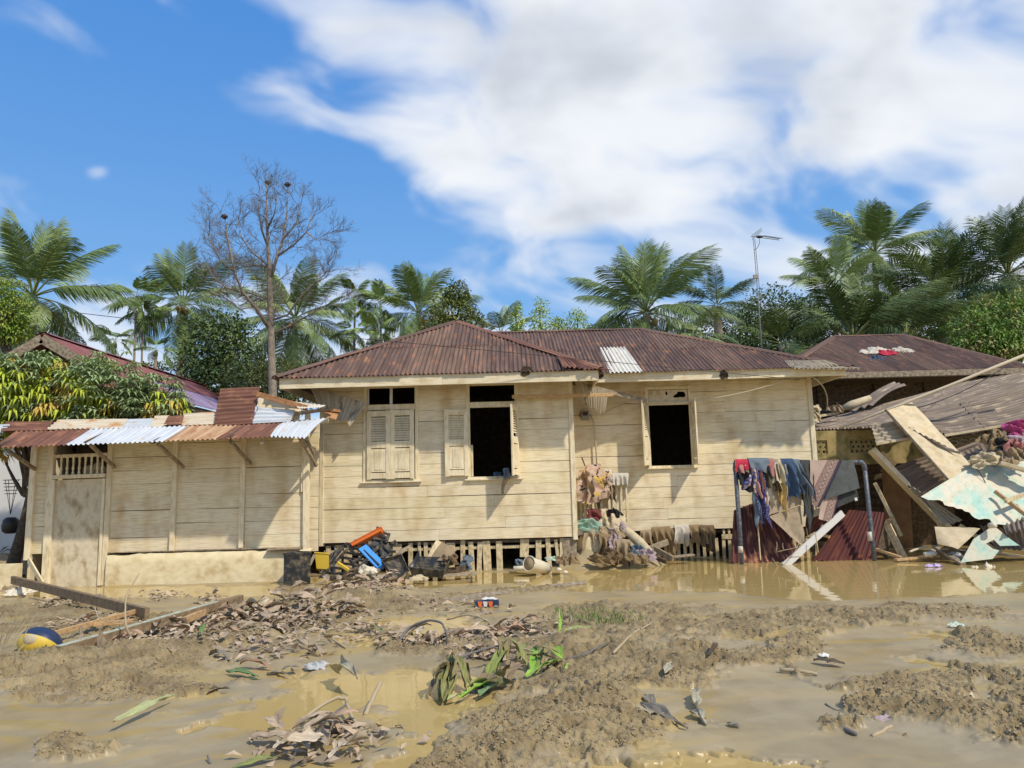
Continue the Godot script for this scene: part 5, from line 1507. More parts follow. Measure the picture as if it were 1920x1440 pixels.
	put("fallen_sheet", sheet(Vector3(9.108, 2.125, -15.5), Vector3(9.23, 1.678, -15.2), Vector3(10.092, 1.869, -15.2), Vector3(10.264, 2.499, -15.6), 0.022, 0.12, 8), M.roof_mud, H)
	# vent bricks under the roof at the right
	mb = MB.new()
	mb.box(Vector3(9.634, 2.21, -15.9), Vector3(1.3, 0.45, 0.05))
	put("vent_wall", mb.mesh(), M.concrete_old, H)
	for k in 5:
		for r in 2:
			var c: Vector3 = Vector3(9.177, 2.396, -15.8) + Vector3(k * 0.205 + r * 0.1, k * 0.02 - r * 0.135, 0)
			var s := []
			for i in 11:
				var an := TAU * i / 10
				s.append(c + Vector3(cos(an) * 0.09, sin(an) * 0.05, 0))
			put("vent_block", tube_mesh(s, [0.02], 6), M.grey_wood, H)
	# loose pieces of the wreck, each of its own
	for e in [[Vector3(8.111, 2.607, -15.4), Vector3(8.584, 2.226, -15.1), Vector3(8.912, 2.021, -15), Vector3(8.42, 2.394, -15.3), "roof_mud", "short muddy sheet strip under the plywood panel's upper right edge"], [Vector3(9.09, 2.029, -15.3), Vector3(10.066, 2.391, -15.4), Vector3(10.041, 1.995, -15.1), Vector3(9.123, 1.696, -14.95), "roof_mud", "grey corrugated sheet between the plywood panel and the clothes heap"], [Vector3(7.896, 1.467, -15.2), Vector3(8.126, 1.148, -14.8), Vector3(8.53, 0.74, -14.5), Vector3(8.22, 0.643, -14.6), "roof_silt", "silt coated sheet edge under the turquoise sheet's left tip"], [Vector3(8.711, 0.646, -14.3), Vector3(9.864, 0.474, -14.2), Vector3(9.684, 0.155, -14), Vector3(8.812, 0.225, -14), "roof_mud", "muddy sheet lying low under the bent strip at the right edge"]]:
		put_sheet("fallen_piece", sheet(e[0], e[1], e[2], e[3], 0.02, 0.12, 8, 0.04, 0.06), M[e[4]], e[5], "metal sheet")
	for e in [[Vector3(7.491, 1.479, -15.7), Vector3(7.838, 0.393, -15.5), "long thin stud leaning on the brown partition"], [Vector3(8.45, 1.077, -15.4), Vector3(8.573, 0.237, -15.2), "dark stud standing in the opening right of the partition"], [Vector3(8.526, 0.635, -14.6), Vector3(8.899, 0.128, -14), "pale stud sticking out from under the turquoise sheet"], [Vector3(9.059, 1.089, -14), Vector3(9.605, 1.219, -14.2), "short batten across the turquoise sheet at the right edge"]]:
		tag(bar(self, "loose_stud", e[0], e[1], 0.06, 0.07, M.slat_wood), e[2], "timber")
	tag(put("plywood_sheet", board(Vector3(7.849, 2.977, -15.6), Vector3(8.539, 3.161, -15.9), Vector3(9.114, 1.706, -14.9), Vector3(8.482, 1.511, -14.7), 0.02, 0.02, 10, 20), M.silt_panel), "long cream plywood panel sloping down across the collapsed roof", "panel")
	tag(bar(self, "plywood_edge_batten", Vector3(7.78, 2.985, -15.55), Vector3(8.412, 1.512, -14.65), 0.03, 0.05, M.grey_wood), "thin dark batten along the left edge of the sloping plywood panel", "batten")
	tag(put("long_pole", tube_mesh([Vector3(6.967, 2.654, -15.9), Vector3(8.138, 3.069, -15.8), Vector3(9.49, 3.557, -15.7), Vector3(11.312, 4.236, -15.6)], [0.025, 0.03, 0.033, 0.036], 10), M.wire_pale), "long pale pole lying up over the collapsed corrugated roof", "pole")
	tag(put("roof_wire", tube_mesh(curve(Vector3(8.625, 3.031, -16), Vector3(9.634, 3.247, -16), Vector3(10.558, 3.846, -15.9), 10), [0.01], 5), M.wire_dark), "thin dark wire crossing the collapsed roof", "wire")
	tag(put("hanging_wire", tube_mesh(curve(Vector3(8.998, 1.756, -14.7), Vector3(9.134, 1.483, -14.6), Vector3(9.11, 1.098, -14.5), 8) + curve(Vector3(9.105, 1.057, -14.5), Vector3(9.116, 0.897, -14.45), Vector3(9.026, 0.898, -14.5), 4), [0.008], 5), M.wire_dark), "dark bent wire hanging over the turquoise sheet", "wire")
	# turquoise sheet with a torn lower edge
	var cutl := func(u: float) -> float: return 1.0 - 0.1 * absf(N.rag.get_noise_2d(u * 9.0, 3.0)) - 0.04 * absf(sin(u * 5.0))
	put_sheet("turquoise_sheet", sheet(Vector3(9.1, 1.769, -14.9), Vector3(10.714, 1.66, -15.2), Vector3(9.122, 0.512, -13.9), Vector3(7.568, 1.183, -14.2), 0.012, 0.42, 14, -0.05, 0.0, cutl), M.turquoise, "large torn turquoise sheet plastered with silt, sloping to the water", "metal sheet")
	put_sheet("turquoise_sheet", sheet(Vector3(9.528, 1.841, -15.2), Vector3(11.025, 1.903, -15.6), Vector3(10.47, 1.398, -14.9), Vector3(9.259, 1.587, -14.95), 0.012, 0.3, 6), M.turquoise, "turquoise sheet edge tucked under the clothes heap at the right", "metal sheet")
	put_sheet("grey_fragment", board(Vector3(7.813, 0.645, -14.2), Vector3(8.542, 0.607, -14), Vector3(8.033, 0.254, -13.9), Vector3(7.785, 0.34, -14.1), 0.01, 0.05, 8, 8), M.silt_panel, "muddy curved board fragment at the foot of the turquoise sheet", "board")
	var t := CSGPolygon3D.new()
	t.name = "turquoise_fragment"
	t.polygon = PackedVector2Array([Vector2(-0.55, -0.32), Vector2(-0.2, 0.08), Vector2(0.22, 0.3), Vector2(0.4, 0.04), Vector2(0.52, -0.1), Vector2(0.2, -0.08), Vector2(0.14, 0.04), Vector2(-0.02, -0.02), Vector2(0.06, -0.12), Vector2(0.16, -0.16), Vector2(0.0, -0.3)])
	t.depth = 0.012
	t.material = M.turquoise
	add_child(t, true)
	t.position = Vector3(8.446, 0.381, -13.7)
	t.rotation_degrees = Vector3(-22, -8, 4)
	tag(t, "small turquoise fragment with a hole, half in the water", "metal sheet")
	tag(bar(self, "green_board", Vector3(9.408, 1.804, -14.6), Vector3(10.135, 1.536, -14.4), 0.24, 0.07, M.silt_panel), "thick greenish board end resting on the turquoise sheet", "board")
	tag(bar(self, "brown_timber", Vector3(9.083, 1.271, -14.3), Vector3(9.454, 0.578, -13.6), 0.06, 0.07, M.fresh_wood), "brown timber lying on the turquoise sheet at the right edge", "timber")
	put_sheet("bent_sheet", sheet(Vector3(8.895, 0.661, -13.9), Vector3(9.918, 0.914, -14.2), Vector3(9.534, 0.655, -13.7), Vector3(8.744, 0.54, -13.6), 0.03, 0.13, 6), M.roof_mud, "muddy corrugated strip below the turquoise sheet at the right edge", "metal sheet")
	tag(put("white_cup", tube_mesh([Vector3(8.527, 0.672, -13.7), Vector3(8.571, 0.694, -13.6)], [0.05, 0.055], 14), M.plastic_white), "white plastic cap lying under the torn turquoise edge", "cup")
	# clothes heaped on the wreck
	var heap := [["cloth_mud", Vector3(9.598, 2.247, -15), 0.3, 0.24, 1, "mud coloured cloth bundle at the left of the heap on the wreck"], ["cloth_magenta", Vector3(10.182, 2.464, -15.1), 0.34, 0.2, 2, "magenta cloth on top of the heap on the wreck"], ["cloth_black", Vector3(9.714, 2.143, -14.9), 0.2, 0.2, 3, "black cloth in the middle of the heap on the wreck"], ["cloth_rose", Vector3(9.856, 2.113, -14.8), 0.24, 0.2, 4, "rose cloth below the magenta one on the wreck"], ["cloth_tan", Vector3(9.724, 1.903, -14.7), 0.3, 0.22, 5, "tan cloth at the foot of the heap on the wreck"], ["cloth_cream", Vector3(9.215, 1.835, -14.75), 0.3, 0.2, 6, "pleated cream and pink cloth spread toward the plywood panel"], ["cloth_mauve", Vector3(10.126, 2.169, -14.8), 0.25, 0.28, 7, "mauve cloth at the right edge of the heap on the wreck"]]
	for e in heap:
		tag(put("cloth_bundle", rag(e[1], e[2], e[3], e[4] * 5, Vector3(-0.2, 0.6, 0.8).normalized(), 0.14, 26), M[e[0]]), e[5], "cloth", "clothes heaped on the wreck")
	# clutter at the gap between the houses
	tag(put("cloth_bundle", rag(Vector3(7.032, 3.078, -17.5), 0.2, 0.24, 91, Vector3(0, 0.3, 1).normalized(), 0.1), M.cloth_cream), "cream cloth bundle in the gap right of the house corner", "cloth")
	tag(put("cloth_bundle", rag(Vector3(7.623, 3.198, -17.6), 0.2, 0.12, 95, Vector3(0, 0.6, 0.8).normalized(), 0.08), M.cloth_tan), "tan rag hung on the rail in front of the dark window", "cloth")
	tag(bar(self, "pale_rail", Vector3(7.157, 3.046, -17.6), Vector3(7.717, 3.12, -17.6), 0.05, 0.06, M.slat_wood), "pale wooden rail below the dark louvre window", "rail")

func put_sheet(called: String, mesh: Mesh, m: Material, label: String, cat: String) -> void:
	tag(put(called, mesh, m), label, cat)



# ---------------------------------------------------------------- trees
# one palm leaf along +x from the origin, arching under its own weight; v: 0 coconut, 1 oil palm, 2 areca
func frond_mesh(le: float, droop: float, leaflet: float, hang: float, kind: int, sd: int, tone: Color) -> ArrayMesh:
	var r := RandomNumberGenerator.new()
	r.seed = sd
	var s := Soup.new()
	var n: int = [80, 70, 20][kind]
	var at := func(t: float) -> Vector3:
		return Vector3(le * (t - 0.16 * droop * t * t * t), -le * droop * (0.15 * t + 0.6 * t * t) , 0)
	var stem := tone.lerp(Color(0.24, 0.25, 0.09), 0.6)
	var prev: Vector3 = at.call(0.0)
	for i in range(1, 13):
		var p: Vector3 = at.call(i / 12.0)
		var w0 := le * 0.012 * (1.06 - (i - 1) / 12.0)
		var w1 := le * 0.012 * (1.06 - i / 12.0)
		var up := Vector3.UP
		var q := [Vector3(0, 0, -1), Vector3(0, 0.7, 0), Vector3(0, 0, 1), Vector3(0, -0.7, 0)]
		for k in 4:
			s.tri(prev + q[k] * w0, prev + q[(k + 1) % 4] * w0, p + q[(k + 1) % 4] * w1, stem)
			s.tri(prev + q[k] * w0, p + q[(k + 1) % 4] * w1, p + q[k] * w1, stem)
		prev = p
	for i in n:
		var t := lerpf(0.2 if kind != 2 else 0.3, 0.985, (i + r.randf() * 0.5) / n)
		var p: Vector3 = at.call(t)
		var d: Vector3 = (at.call(minf(t + 0.02, 1.0)) - at.call(t - 0.02)).normalized()
		var ln := leaflet * (0.55 + 0.75 * sin(PI * clampf(t * 0.92 + 0.04, 0, 1))) * (1.0 if t < 0.85 else 0.8)
		for side in [-1.0, 1.0]:
			if r.randf() < 0.03: continue
			var fw: float = lerpf(0.45, 1.0, t) + r.randf_range(-0.1, 0.1)
			var o: Vector3 = (Vector3(0, 0, side) * 1.0 + d * fw + Vector3.UP * r.randf_range(-0.05, 0.3 if kind != 1 else 0.75)).normalized()
			var m: Vector3 = p + o * ln * 0.5 + Vector3.DOWN * ln * hang * 0.16
			var e: Vector3 = m + (o * 0.36 + Vector3.DOWN * hang * r.randf_range(0.4, 0.85)).normalized() * ln * 0.5
			var w: float = ln * ([0.05, 0.05, 0.13][kind] as float)
			var nrm: Vector3 = o.cross(d).normalized()
			if nrm.y < 0: nrm = -nrm
			var x: Vector3 = d * w * 0.5
			var c := tone * r.randf_range(0.75, 1.25)
			s.tri(p - x * 0.5, p + x * 0.5, m + x, c)
			s.tri(p - x * 0.5, m + x, m - x, c)
			s.tri(m - x, m + x, e, c)
	return s.mesh()

var fronds := {}

func frond_of(kind: int, droopy: int, young: bool) -> ArrayMesh:
	var key := kind * 100 + droopy * 10 + int(young)
	if not fronds.has(key):
		var tone: Color = [Color(0.165, 0.24, 0.09), Color(0.075, 0.12, 0.045), Color(0.11, 0.17, 0.05)][kind]
		if young: tone = [Color(0.31, 0.39, 0.15), Color(0.18, 0.24, 0.085), Color(0.22, 0.31, 0.09)][kind]
		fronds[key] = frond_mesh(1.0, [0.14, 0.5, 0.85, 1.1][droopy], [0.25, 0.25, 0.38][kind], [0.7, 1.15, 1.5, 1.7][droopy] * [1.0, 0.9, 0.8][kind], kind, key + 5, tone)
	return fronds[key]

func palm(called: String, crown: Vector3, foot_x: float, le: float, n: int, kind: int, sd: int, label: String, group: String, rad := 0.13, low := -0.75, high := 1.45) -> Node3D:
	var r := RandomNumberGenerator.new()
	r.seed = sd
	var foot := Vector3(foot_x, 0, crown.z)
	var T := thing(called, label, "palm tree", group, foot)
	var mid := foot.lerp(crown, 0.5) + Vector3((crown.x - foot_x) * -0.15, 0, 0)
	var pts := []
	var rads := []
	var cv := curve(foot, mid, crown, 16)
	for i in cv.size():
		pts.append(cv[i])
		rads.append(rad * lerpf(1.35, 0.85, i / 16.0) * (1.0 + 0.06 * (i % 2)))
	put("trunk", tube_mesh(pts, rads, 9), M.bark_grey, T)
	if kind == 2:
		put("crownshaft", tube_mesh([crown, crown + Vector3(0, le * 0.16, 0), crown + Vector3(0, le * 0.34, 0)], [rad * 1.0, rad * 1.25, rad * 0.6], 8), M.frond_stem, T)
	for i in n:
		var f := float(i) / (n - 1)
		var el := lerpf(low, high, pow(f, 0.66 if kind == 0 else 0.8)) + r.randf_range(-0.12, 0.12)
		var az := i * 2.39996 + r.randf_range(-0.25, 0.25)
		var L := le * r.randf_range(0.85, 1.12) * (0.85 if el > 1.15 else 1.0)
		var dr := 0 if el > 1.15 else (1 if el > 0.6 else (2 if el > -0.1 else 1))
		if kind == 2: dr = 1 if el > 0.9 else 2
		var b := Basis(Vector3.UP, az) * Basis(Vector3.BACK, el) * Basis(Vector3.RIGHT, r.randf_range(-0.5, 0.5))
		var o := MeshInstance3D.new()
		o.name = "frond"
		o.mesh = frond_of(kind, dr, r.randf() < 0.3 or f > 0.85)
		o.material_override = M.frond_leaf
		T.add_child(o, true)
		o.transform = Transform3D(b.scaled(Vector3.ONE * L), crown - foot + Vector3(0, le * (0.34 if kind == 2 else 0.02), 0) + b.x * rad * 0.6)
	if kind == 0:
		for k in 7:
			var an := k * 0.9 + r.randf()
			put("coconut", lump_mesh(crown + Vector3(cos(an) * rad * 2.0, -rad * 1.5 - r.randf() * 0.15, sin(an) * rad * 2.0), Vector3(0.12, 0.14, 0.12), k, 0.02, 6), M.coconut, T)
	return T

# broadleaf crown: leaves on twigs through several clumps; blobs are [centre, radius]
func crown_mesh(blobs: Array, count: int, le: float, wi: float, tones: Array, sd: int, droop := 0.25, whorl := 1) -> ArrayMesh:
	var r := RandomNumberGenerator.new()
	r.seed = sd
	var s := Soup.new()
	var total := 0.0
	for b in blobs:
		var q: Vector3 = b[1]
		total += q.x * q.y + q.y * q.z + q.x * q.z
	for b in blobs:
		var q: Vector3 = b[1]
		var m := int(count * (q.x * q.y + q.y * q.z + q.x * q.z) / total / whorl)
		for i in m:
			var d := Vector3(r.randfn(), r.randfn(), r.randfn()).normalized()
			var nz := 1.0 + 0.55 * N.rag.get_noise_3d(d.x * 5.0 + sd, d.y * 5.0, d.z * 5.0)
			var k := lerpf(0.45, 1.0, pow(r.randf(), 0.45)) * nz
			# gaps between the clumps of twigs
			if N.rag.get_noise_3d(d.x * 9.0 + sd * 3.0, d.y * 9.0, d.z * 9.0) < -0.22 and k > 0.7: continue
			var p: Vector3 = b[0] + d * q * k
			var tone: Color = tones[mini(int(absf(N.rag.get_noise_3d(p.x * 2.2 + sd, p.y * 2.2, p.z * 2.2) * 2.2 + r.randf_range(0, 0.35)) * tones.size()), tones.size() - 1)]
			for w in whorl:
				var o := (d * 0.7 + Vector3(r.randfn(), r.randfn() * 0.6 - 0.15, r.randfn()) * (0.7 if whorl == 1 else 1.0)).normalized()
				var nr := (Vector3.UP + d * 0.5 + Vector3(r.randfn(), 0, r.randfn()) * 0.4)
				nr = (nr - o * nr.dot(o)).normalized()
				s.leaf(p, o, nr, le * r.randf_range(0.7, 1.2), wi * r.randf_range(0.8, 1.2), droop * r.randf_range(0.4, 1.6), tone * r.randf_range(0.8, 1.2))
	return s.mesh()

func broad_tree(called: String, foot: Vector3, blobs: Array, count: int, le: float, wi: float, tones: Array, sd: int, label: String, group := "", trunk := 0.16, cat := "tree", leafm := "leaf_green") -> Node3D:
	var T := thing(called, label, cat, group, foot)
	var r := RandomNumberGenerator.new()
	r.seed = sd
	var c: Vector3 = blobs[0][0]
	put("trunk", tube_mesh(curve(foot, foot.lerp(c, 0.5) + Vector3(0.2, 0, 0), c, 8), [trunk * 1.4, trunk * 1.1, trunk, trunk * 0.9, trunk * 0.8, trunk * 0.7, trunk * 0.6, trunk * 0.5, trunk * 0.35], 9), M.bark_dark, T)
	for b in blobs:
		for k in 3:
			var e: Vector3 = b[0] + Vector3(r.randfn(), r.randfn(), r.randfn()).normalized() * b[1] * 0.75
			var st := foot.lerp(c, r.randf_range(0.5, 0.9))
			put("branch", tube_mesh(curve(st, st.lerp(e, 0.5) + Vector3(0, -0.15, 0), e, 6), [trunk * 0.45, trunk * 0.35, trunk * 0.28, trunk * 0.2, trunk * 0.14, trunk * 0.08, 0.01], 6), M.bark_dark, T)
	var l := put("crown", crown_mesh(blobs, count, le, wi, tones, sd), M[leafm], T)
	l.set_meta("kind", "stuff")
	return T

func bare_tree() -> void:
	var r := RandomNumberGenerator.new()
	r.seed = 77
	var z := -22.0
	var base := Vector3(-7.014, 1.886, -22)
	base.y = 0.0
	var T := thing("bare_tree", "tall leafless grey tree with fine twigs and dark nests in its top", "tree", "", base)
	var trunk := [base, Vector3(-7.1, 4.162, -22), Vector3(-7.204, 6.423, -22), Vector3(-7.26, 7.743, -22), Vector3(-7.33, 8.916, -22), Vector3(-7.401, 10.106, -22), Vector3(-7.419, 11.051, -22)]
	put("trunk", tube_mesh(trunk, [0.15, 0.13, 0.105, 0.08, 0.055, 0.033, 0.012], 10), M.bark_grey, T)
	# main limbs traced, each then forks into finer and finer twigs
	var limbs := [
		[[Vector3(-7.237, 6.457, -22), Vector3(-7.561, 7.074, -21.6), Vector3(-7.825, 7.441, -21.3), Vector3(-7.999, 7.999, -21.1), Vector3(-8.223, 9.101, -21), Vector3(-8.284, 9.671, -21)], 0.1],
		[[Vector3(-7.825, 7.441, -21.3), Vector3(-8.22, 7.526, -21.1), Vector3(-8.576, 7.826, -21), Vector3(-8.823, 8.312, -21)], 0.05],
		[[Vector3(-7.351, 7.414, -22), Vector3(-7.946, 7.675, -22.3), Vector3(-8.515, 7.827, -22.5), Vector3(-9.058, 8.125, -22.6)], 0.05],
		[[Vector3(-7.321, 8.412, -22), Vector3(-7.835, 8.58, -22.4), Vector3(-8.345, 8.68, -22.8), Vector3(-8.732, 9.102, -23), Vector3(-8.916, 9.636, -23)], 0.06],
		[[Vector3(-7.234, 8.076, -22), Vector3(-7.05, 8.74, -22), Vector3(-6.927, 9.277, -22.1), Vector3(-6.839, 10.166, -22.2), Vector3(-6.819, 11.032, -22.2)], 0.09],
		[[Vector3(-7.05, 8.74, -22), Vector3(-6.507, 8.996, -21.8), Vector3(-6.052, 9.333, -21.6), Vector3(-5.87, 9.875, -21.5)], 0.06],
		[[Vector3(-7.332, 9.001, -22), Vector3(-7.658, 9.708, -22.3), Vector3(-7.825, 10.481, -22.5), Vector3(-7.788, 11.183, -22.5)], 0.06],
		[[Vector3(-7.375, 9.594, -22), Vector3(-7.025, 9.945, -21.6), Vector3(-6.922, 10.491, -21.5)], 0.05],
		[[Vector3(-7.146, 6.749, -22), Vector3(-6.637, 6.853, -21.8), Vector3(-6.266, 7.283, -21.6), Vector3(-5.769, 7.73, -21.5), Vector3(-5.432, 8.344, -21.4)], 0.06],
		[[Vector3(-7.138, 6.34, -22), Vector3(-6.613, 6.571, -22), Vector3(-6.054, 6.884, -22), Vector3(-5.493, 7.199, -22), Vector3(-5.09, 7.106, -22)], 0.05],
		[[Vector3(-7.999, 7.999, -21.1), Vector3(-8.357, 8.3, -21), Vector3(-8.684, 8.871, -21), Vector3(-8.805, 9.279, -21)], 0.04],
		[[Vector3(-6.052, 9.333, -21.6), Vector3(-5.75, 9.042, -21.5), Vector3(-5.471, 9.165, -21.4)], 0.035],
		[[Vector3(-5.769, 7.73, -21.5), Vector3(-5.372, 7.825, -21.3), Vector3(-5.192, 8.033, -21.2)], 0.03],
		[[Vector3(-7.288, 8.411, -22), Vector3(-7.725, 8.798, -21.6), Vector3(-7.982, 9.233, -21.4), Vector3(-8.061, 9.897, -21.4)], 0.05],
		[[Vector3(-6.896, 9.242, -22), Vector3(-6.583, 9.851, -22.3), Vector3(-6.454, 10.58, -22.4)], 0.05],
		[[Vector3(-7.561, 7.074, -21.6), Vector3(-7.928, 6.955, -21.4), Vector3(-8.251, 7.234, -21.2), Vector3(-8.761, 7.461, -21.1)], 0.04]]
	var fine := MB.new()
	var grow := [null]
	var twig := func(p: Vector3, d: Vector3, le: float, rad: float, depth: int) -> void:
		var q: Vector3 = p + d * le * 0.5 + Vector3(r.randfn(), r.randfn(), r.randfn()) * le * 0.06
		var d2: Vector3 = (d + Vector3(0, 0.1, 0) + Vector3(r.randfn(), r.randfn(), r.randfn()) * 0.14).normalized()
		var e: Vector3 = q + d2 * le * 0.5
		fine.tube(PackedVector3Array([p, q, e]), PackedFloat32Array([rad, rad * 0.8, rad * 0.55]), 3 if depth < 3 else 5, false)
		if depth > 0:
			for k in (3 if depth > 2 else 3):
				var t: float = r.randf_range(0.35, 1.0)
				var s: Vector3 = p.lerp(q, t * 2) if t < 0.5 else q.lerp(e, t * 2 - 1)
				var nd: Vector3 = (d2 + Vector3(r.randfn(), r.randfn() * 0.5 + 0.12, r.randfn()) * 0.55).normalized()
				grow[0].call(s, nd, le * r.randf_range(0.55, 0.8), rad * 0.68, depth - 1)
	grow[0] = twig
	for L in limbs:
		var pts: Array = L[0]
		var rads := []
		for i in pts.size(): rads.append(L[1] * 0.62 * lerpf(1.0, 0.25, float(i) / (pts.size() - 1)))
		put("branch", tube_mesh(pts, rads, 7), M.bark_grey, T)
		for i in range(1, pts.size()):
			for k in 3:
				var d: Vector3 = ((pts[i] - pts[i - 1]).normalized() * 0.8 + Vector3(r.randfn(), r.randfn() * 0.4 + 0.4, r.randfn()) * 0.7).normalized()
				twig.call(pts[i - 1].lerp(pts[i], r.randf()), d, r.randf_range(0.4, 0.6), 0.0085, 4)
	for i in range(3, 7):
		for k in 3:
			var d: Vector3 = Vector3(r.randfn(), r.randf_range(0.1, 0.7), r.randfn()).normalized()
			twig.call(trunk[i - 1].lerp(trunk[i], r.randf() * 0.8), d, r.randf_range(0.4, 0.6) * (1.0 if i < 5 else 0.7), 0.011, 4)
	put("twigs", fine.mesh(), M.twig, T).set_meta("kind", "stuff")
	for p in [Vector3(-7.555, 11.318, -22.5), Vector3(-6.837, 11.102, -22.2), Vector3(-8.3, 9.655, -21)]:
		put("nest", lump_mesh(p, Vector3(0.09, 0.07, 0.09), 3, 0.25, 8), M.bark_dark, T)

func make_trees() -> void:
	bare_tree()
	var g := "coconut palms behind the houses"
	palm("coconut_palm", Vector3(-18.367, 9.242, -28), Vector3(-18.026, 6.321, -28).x, 3.5, 30, 0, 11, "big coconut palm towering behind the red roof's gable at the left edge", g, 0.16, -1.0, 1.5)
	palm("coconut_palm", Vector3(-17.066, 11.417, -38), Vector3(-17.173, 8.093, -38).x, 3.4, 26, 0, 12, "coconut palm left of the tall bare tree", g, 0.15, -1.15, 1.4)
	palm("coconut_palm", Vector3(-10.024, 9.531, -34), Vector3(-9.818, 7.013, -34).x, 3.1, 26, 0, 13, "coconut palm partly behind the tall bare tree's trunk", g, 0.15, -1.2, 1.3)
	palm("coconut_palm", Vector3(-4.512, 10.049, -36), Vector3(-4.408, 7.173, -36).x, 2.9, 24, 0, 14, "coconut palm behind the left roof peak, beside the areca palms", g, 0.15, -1.0, 1.5)
	palm("coconut_palm", Vector3(5.031, 7.752, -27), Vector3(4.92, 5.562, -27).x, 3.0, 32, 0, 15, "full coconut palm rising just behind the second roof ridge", g, 0.16, -0.9, 1.5)
	palm("coconut_palm", Vector3(6.216, 6.474, -25), Vector3(6.142, 5.227, -25).x, 2.1, 12, 0, 25, "low palm fronds arching down onto the second roof's right slope", g, 0.12, -0.9, 0.7)
	palm("coconut_palm", Vector3(20.23, 13.749, -40), Vector3(19.68, 7.142, -40).x, 3.5, 26, 0, 16, "tallest coconut palm at the right, above the dark house", g, 0.16, -0.8, 1.5)
	palm("coconut_palm", Vector3(16.077, 10.9, -36), Vector3(15.717, 6.64, -36).x, 2.7, 18, 0, 26, "pale green palm just left of the tallest right hand palm", g, 0.14, -0.6, 1.3)
	palm("coconut_palm", Vector3(-0.488, 9.33, -38), Vector3(-0.534, 7.374, -38).x, 2.1, 12, 0, 27, "small palm top peeping over the valley between the two roofs", g, 0.12, -0.3, 1.2)
	g = "oil palms on the right"
	palm("oil_palm", Vector3(14.435, 7.281, -31), Vector3(14.216, 4.797, -31).x, 3.6, 26, 1, 31, "dark oil palm behind the dark house's ridge, left one", g, 0.28, -0.5, 1.3)
	palm("oil_palm", Vector3(21.335, 9.949, -36), Vector3(20.839, 5.198, -36).x, 4.0, 30, 1, 32, "dark oil palm in the middle of the right group", g, 0.28, -0.6, 1.4)
	palm("oil_palm", Vector3(24.689, 11.212, -36), Vector3(23.981, 5.116, -36).x, 4.0, 30, 1, 33, "dark oil palm at the right edge, with tall upright fronds", g, 0.28, -0.5, 1.45)
	palm("oil_palm", Vector3(17.755, 7.584, -33), Vector3(17.497, 4.941, -33).x, 3.4, 26, 1, 34, "oil palm with arching fronds behind the dark house's right ridge end", g, 0.28, -0.4, 1.2)
	palm("oil_palm", Vector3(11.358, 11.058, -40), Vector3(11.125, 7.368, -40).x, 2.6, 18, 1, 35, "distant oil palm between the full coconut palm and the aerial", g, 0.25, -0.2, 1.2)
	palm("oil_palm", Vector3(11.128, 6.953, -30), Vector3(10.963, 4.767, -30).x, 2.3, 16, 1, 36, "low oil palm fronds right of the television aerial's mast", g, 0.25, -0.3, 0.9)
	g = "areca palms"
	palm("areca_palm", Vector3(-17.462, 10.366, -34), Vector3(-17.377, 7.214, -34).x, 1.35, 11, 2, 41, "slim areca palm left of the coconut palms", g, 0.05, -0.7, 1.2)
	palm("areca_palm", Vector3(-17.363, 9.84, -34.5), Vector3(-17.258, 7.286, -34.5).x, 1.15, 9, 2, 42, "second slim areca palm just right of and behind the left areca", g, 0.045, -1.0, 0.9)
	palm("areca_palm", Vector3(-7.244, 10.169, -34), Vector3(-7.26, 6.946, -34).x, 1.2, 10, 2, 43, "slim areca palm standing clear left of the first roof peak", g, 0.05, -0.7, 1.35)
	palm("areca_palm", Vector3(-6.025, 9.678, -34), Vector3(-6.031, 6.913, -34).x, 1.3, 11, 2, 44, "bushy areca palm between the slim one and the coconut palm", g, 0.05, -0.7, 1.35)
	palm("areca_palm", Vector3(-7.051, 8.245, -33), Vector3(-7.047, 6.788, -33).x, 1.1, 9, 2, 45, "low dark areca palm under the slim one", g, 0.07, -0.4, 1.0)
	palm("areca_palm", Vector3(-6.066, 8.219, -33), Vector3(-6.068, 6.763, -33).x, 1.2, 9, 2, 46, "low dark areca palm above the first roof's left hip", g, 0.07, -0.4, 1.2)
	palm("areca_palm", Vector3(-16.208, 7.636, -30), Vector3(-16.159, 6.575, -30).x, 0.8, 9, 2, 47, "small palm crown peeping over the red roof ridge", g, 0.07, 0.0, 1.2)
	palm("areca_palm", Vector3(-14.512, 7.236, -30), Vector3(-14.485, 6.531, -30).x, 0.8, 8, 2, 48, "small bright palm crown over the red roof, right of the peeping one", g, 0.07, -0.2, 1.2)
	# broadleaf trees
	var dark := [Color(0.08, 0.13, 0.045), Color(0.115, 0.17, 0.055), Color(0.16, 0.215, 0.075)]
	var mid := [Color(0.1, 0.13, 0.04), Color(0.14, 0.17, 0.05), Color(0.19, 0.2, 0.07)]
	var bright := [Color(0.17, 0.27, 0.035), Color(0.24, 0.33, 0.05), Color(0.32, 0.38, 0.07)]
	broad_tree("dark_tree", Vector3(-10.599, 4.794, -27), [[Vector3(-10.657, 6.967, -27), Vector3(1.3, 1.2, 1.2)], [Vector3(-11.021, 6.297, -26.5), Vector3(0.9, 0.9, 0.9)], [Vector3(-9.675, 6.261, -26.5), Vector3(0.9, 0.9, 0.9)], [Vector3(-10.378, 7.56, -27), Vector3(0.7, 0.6, 0.7)], [Vector3(-10.323, 5.529, -26), Vector3(1.5, 0.7, 1.0)]], 7000, 0.2, 0.09, dark, 61, "dense dark tree behind the red roof's far end")
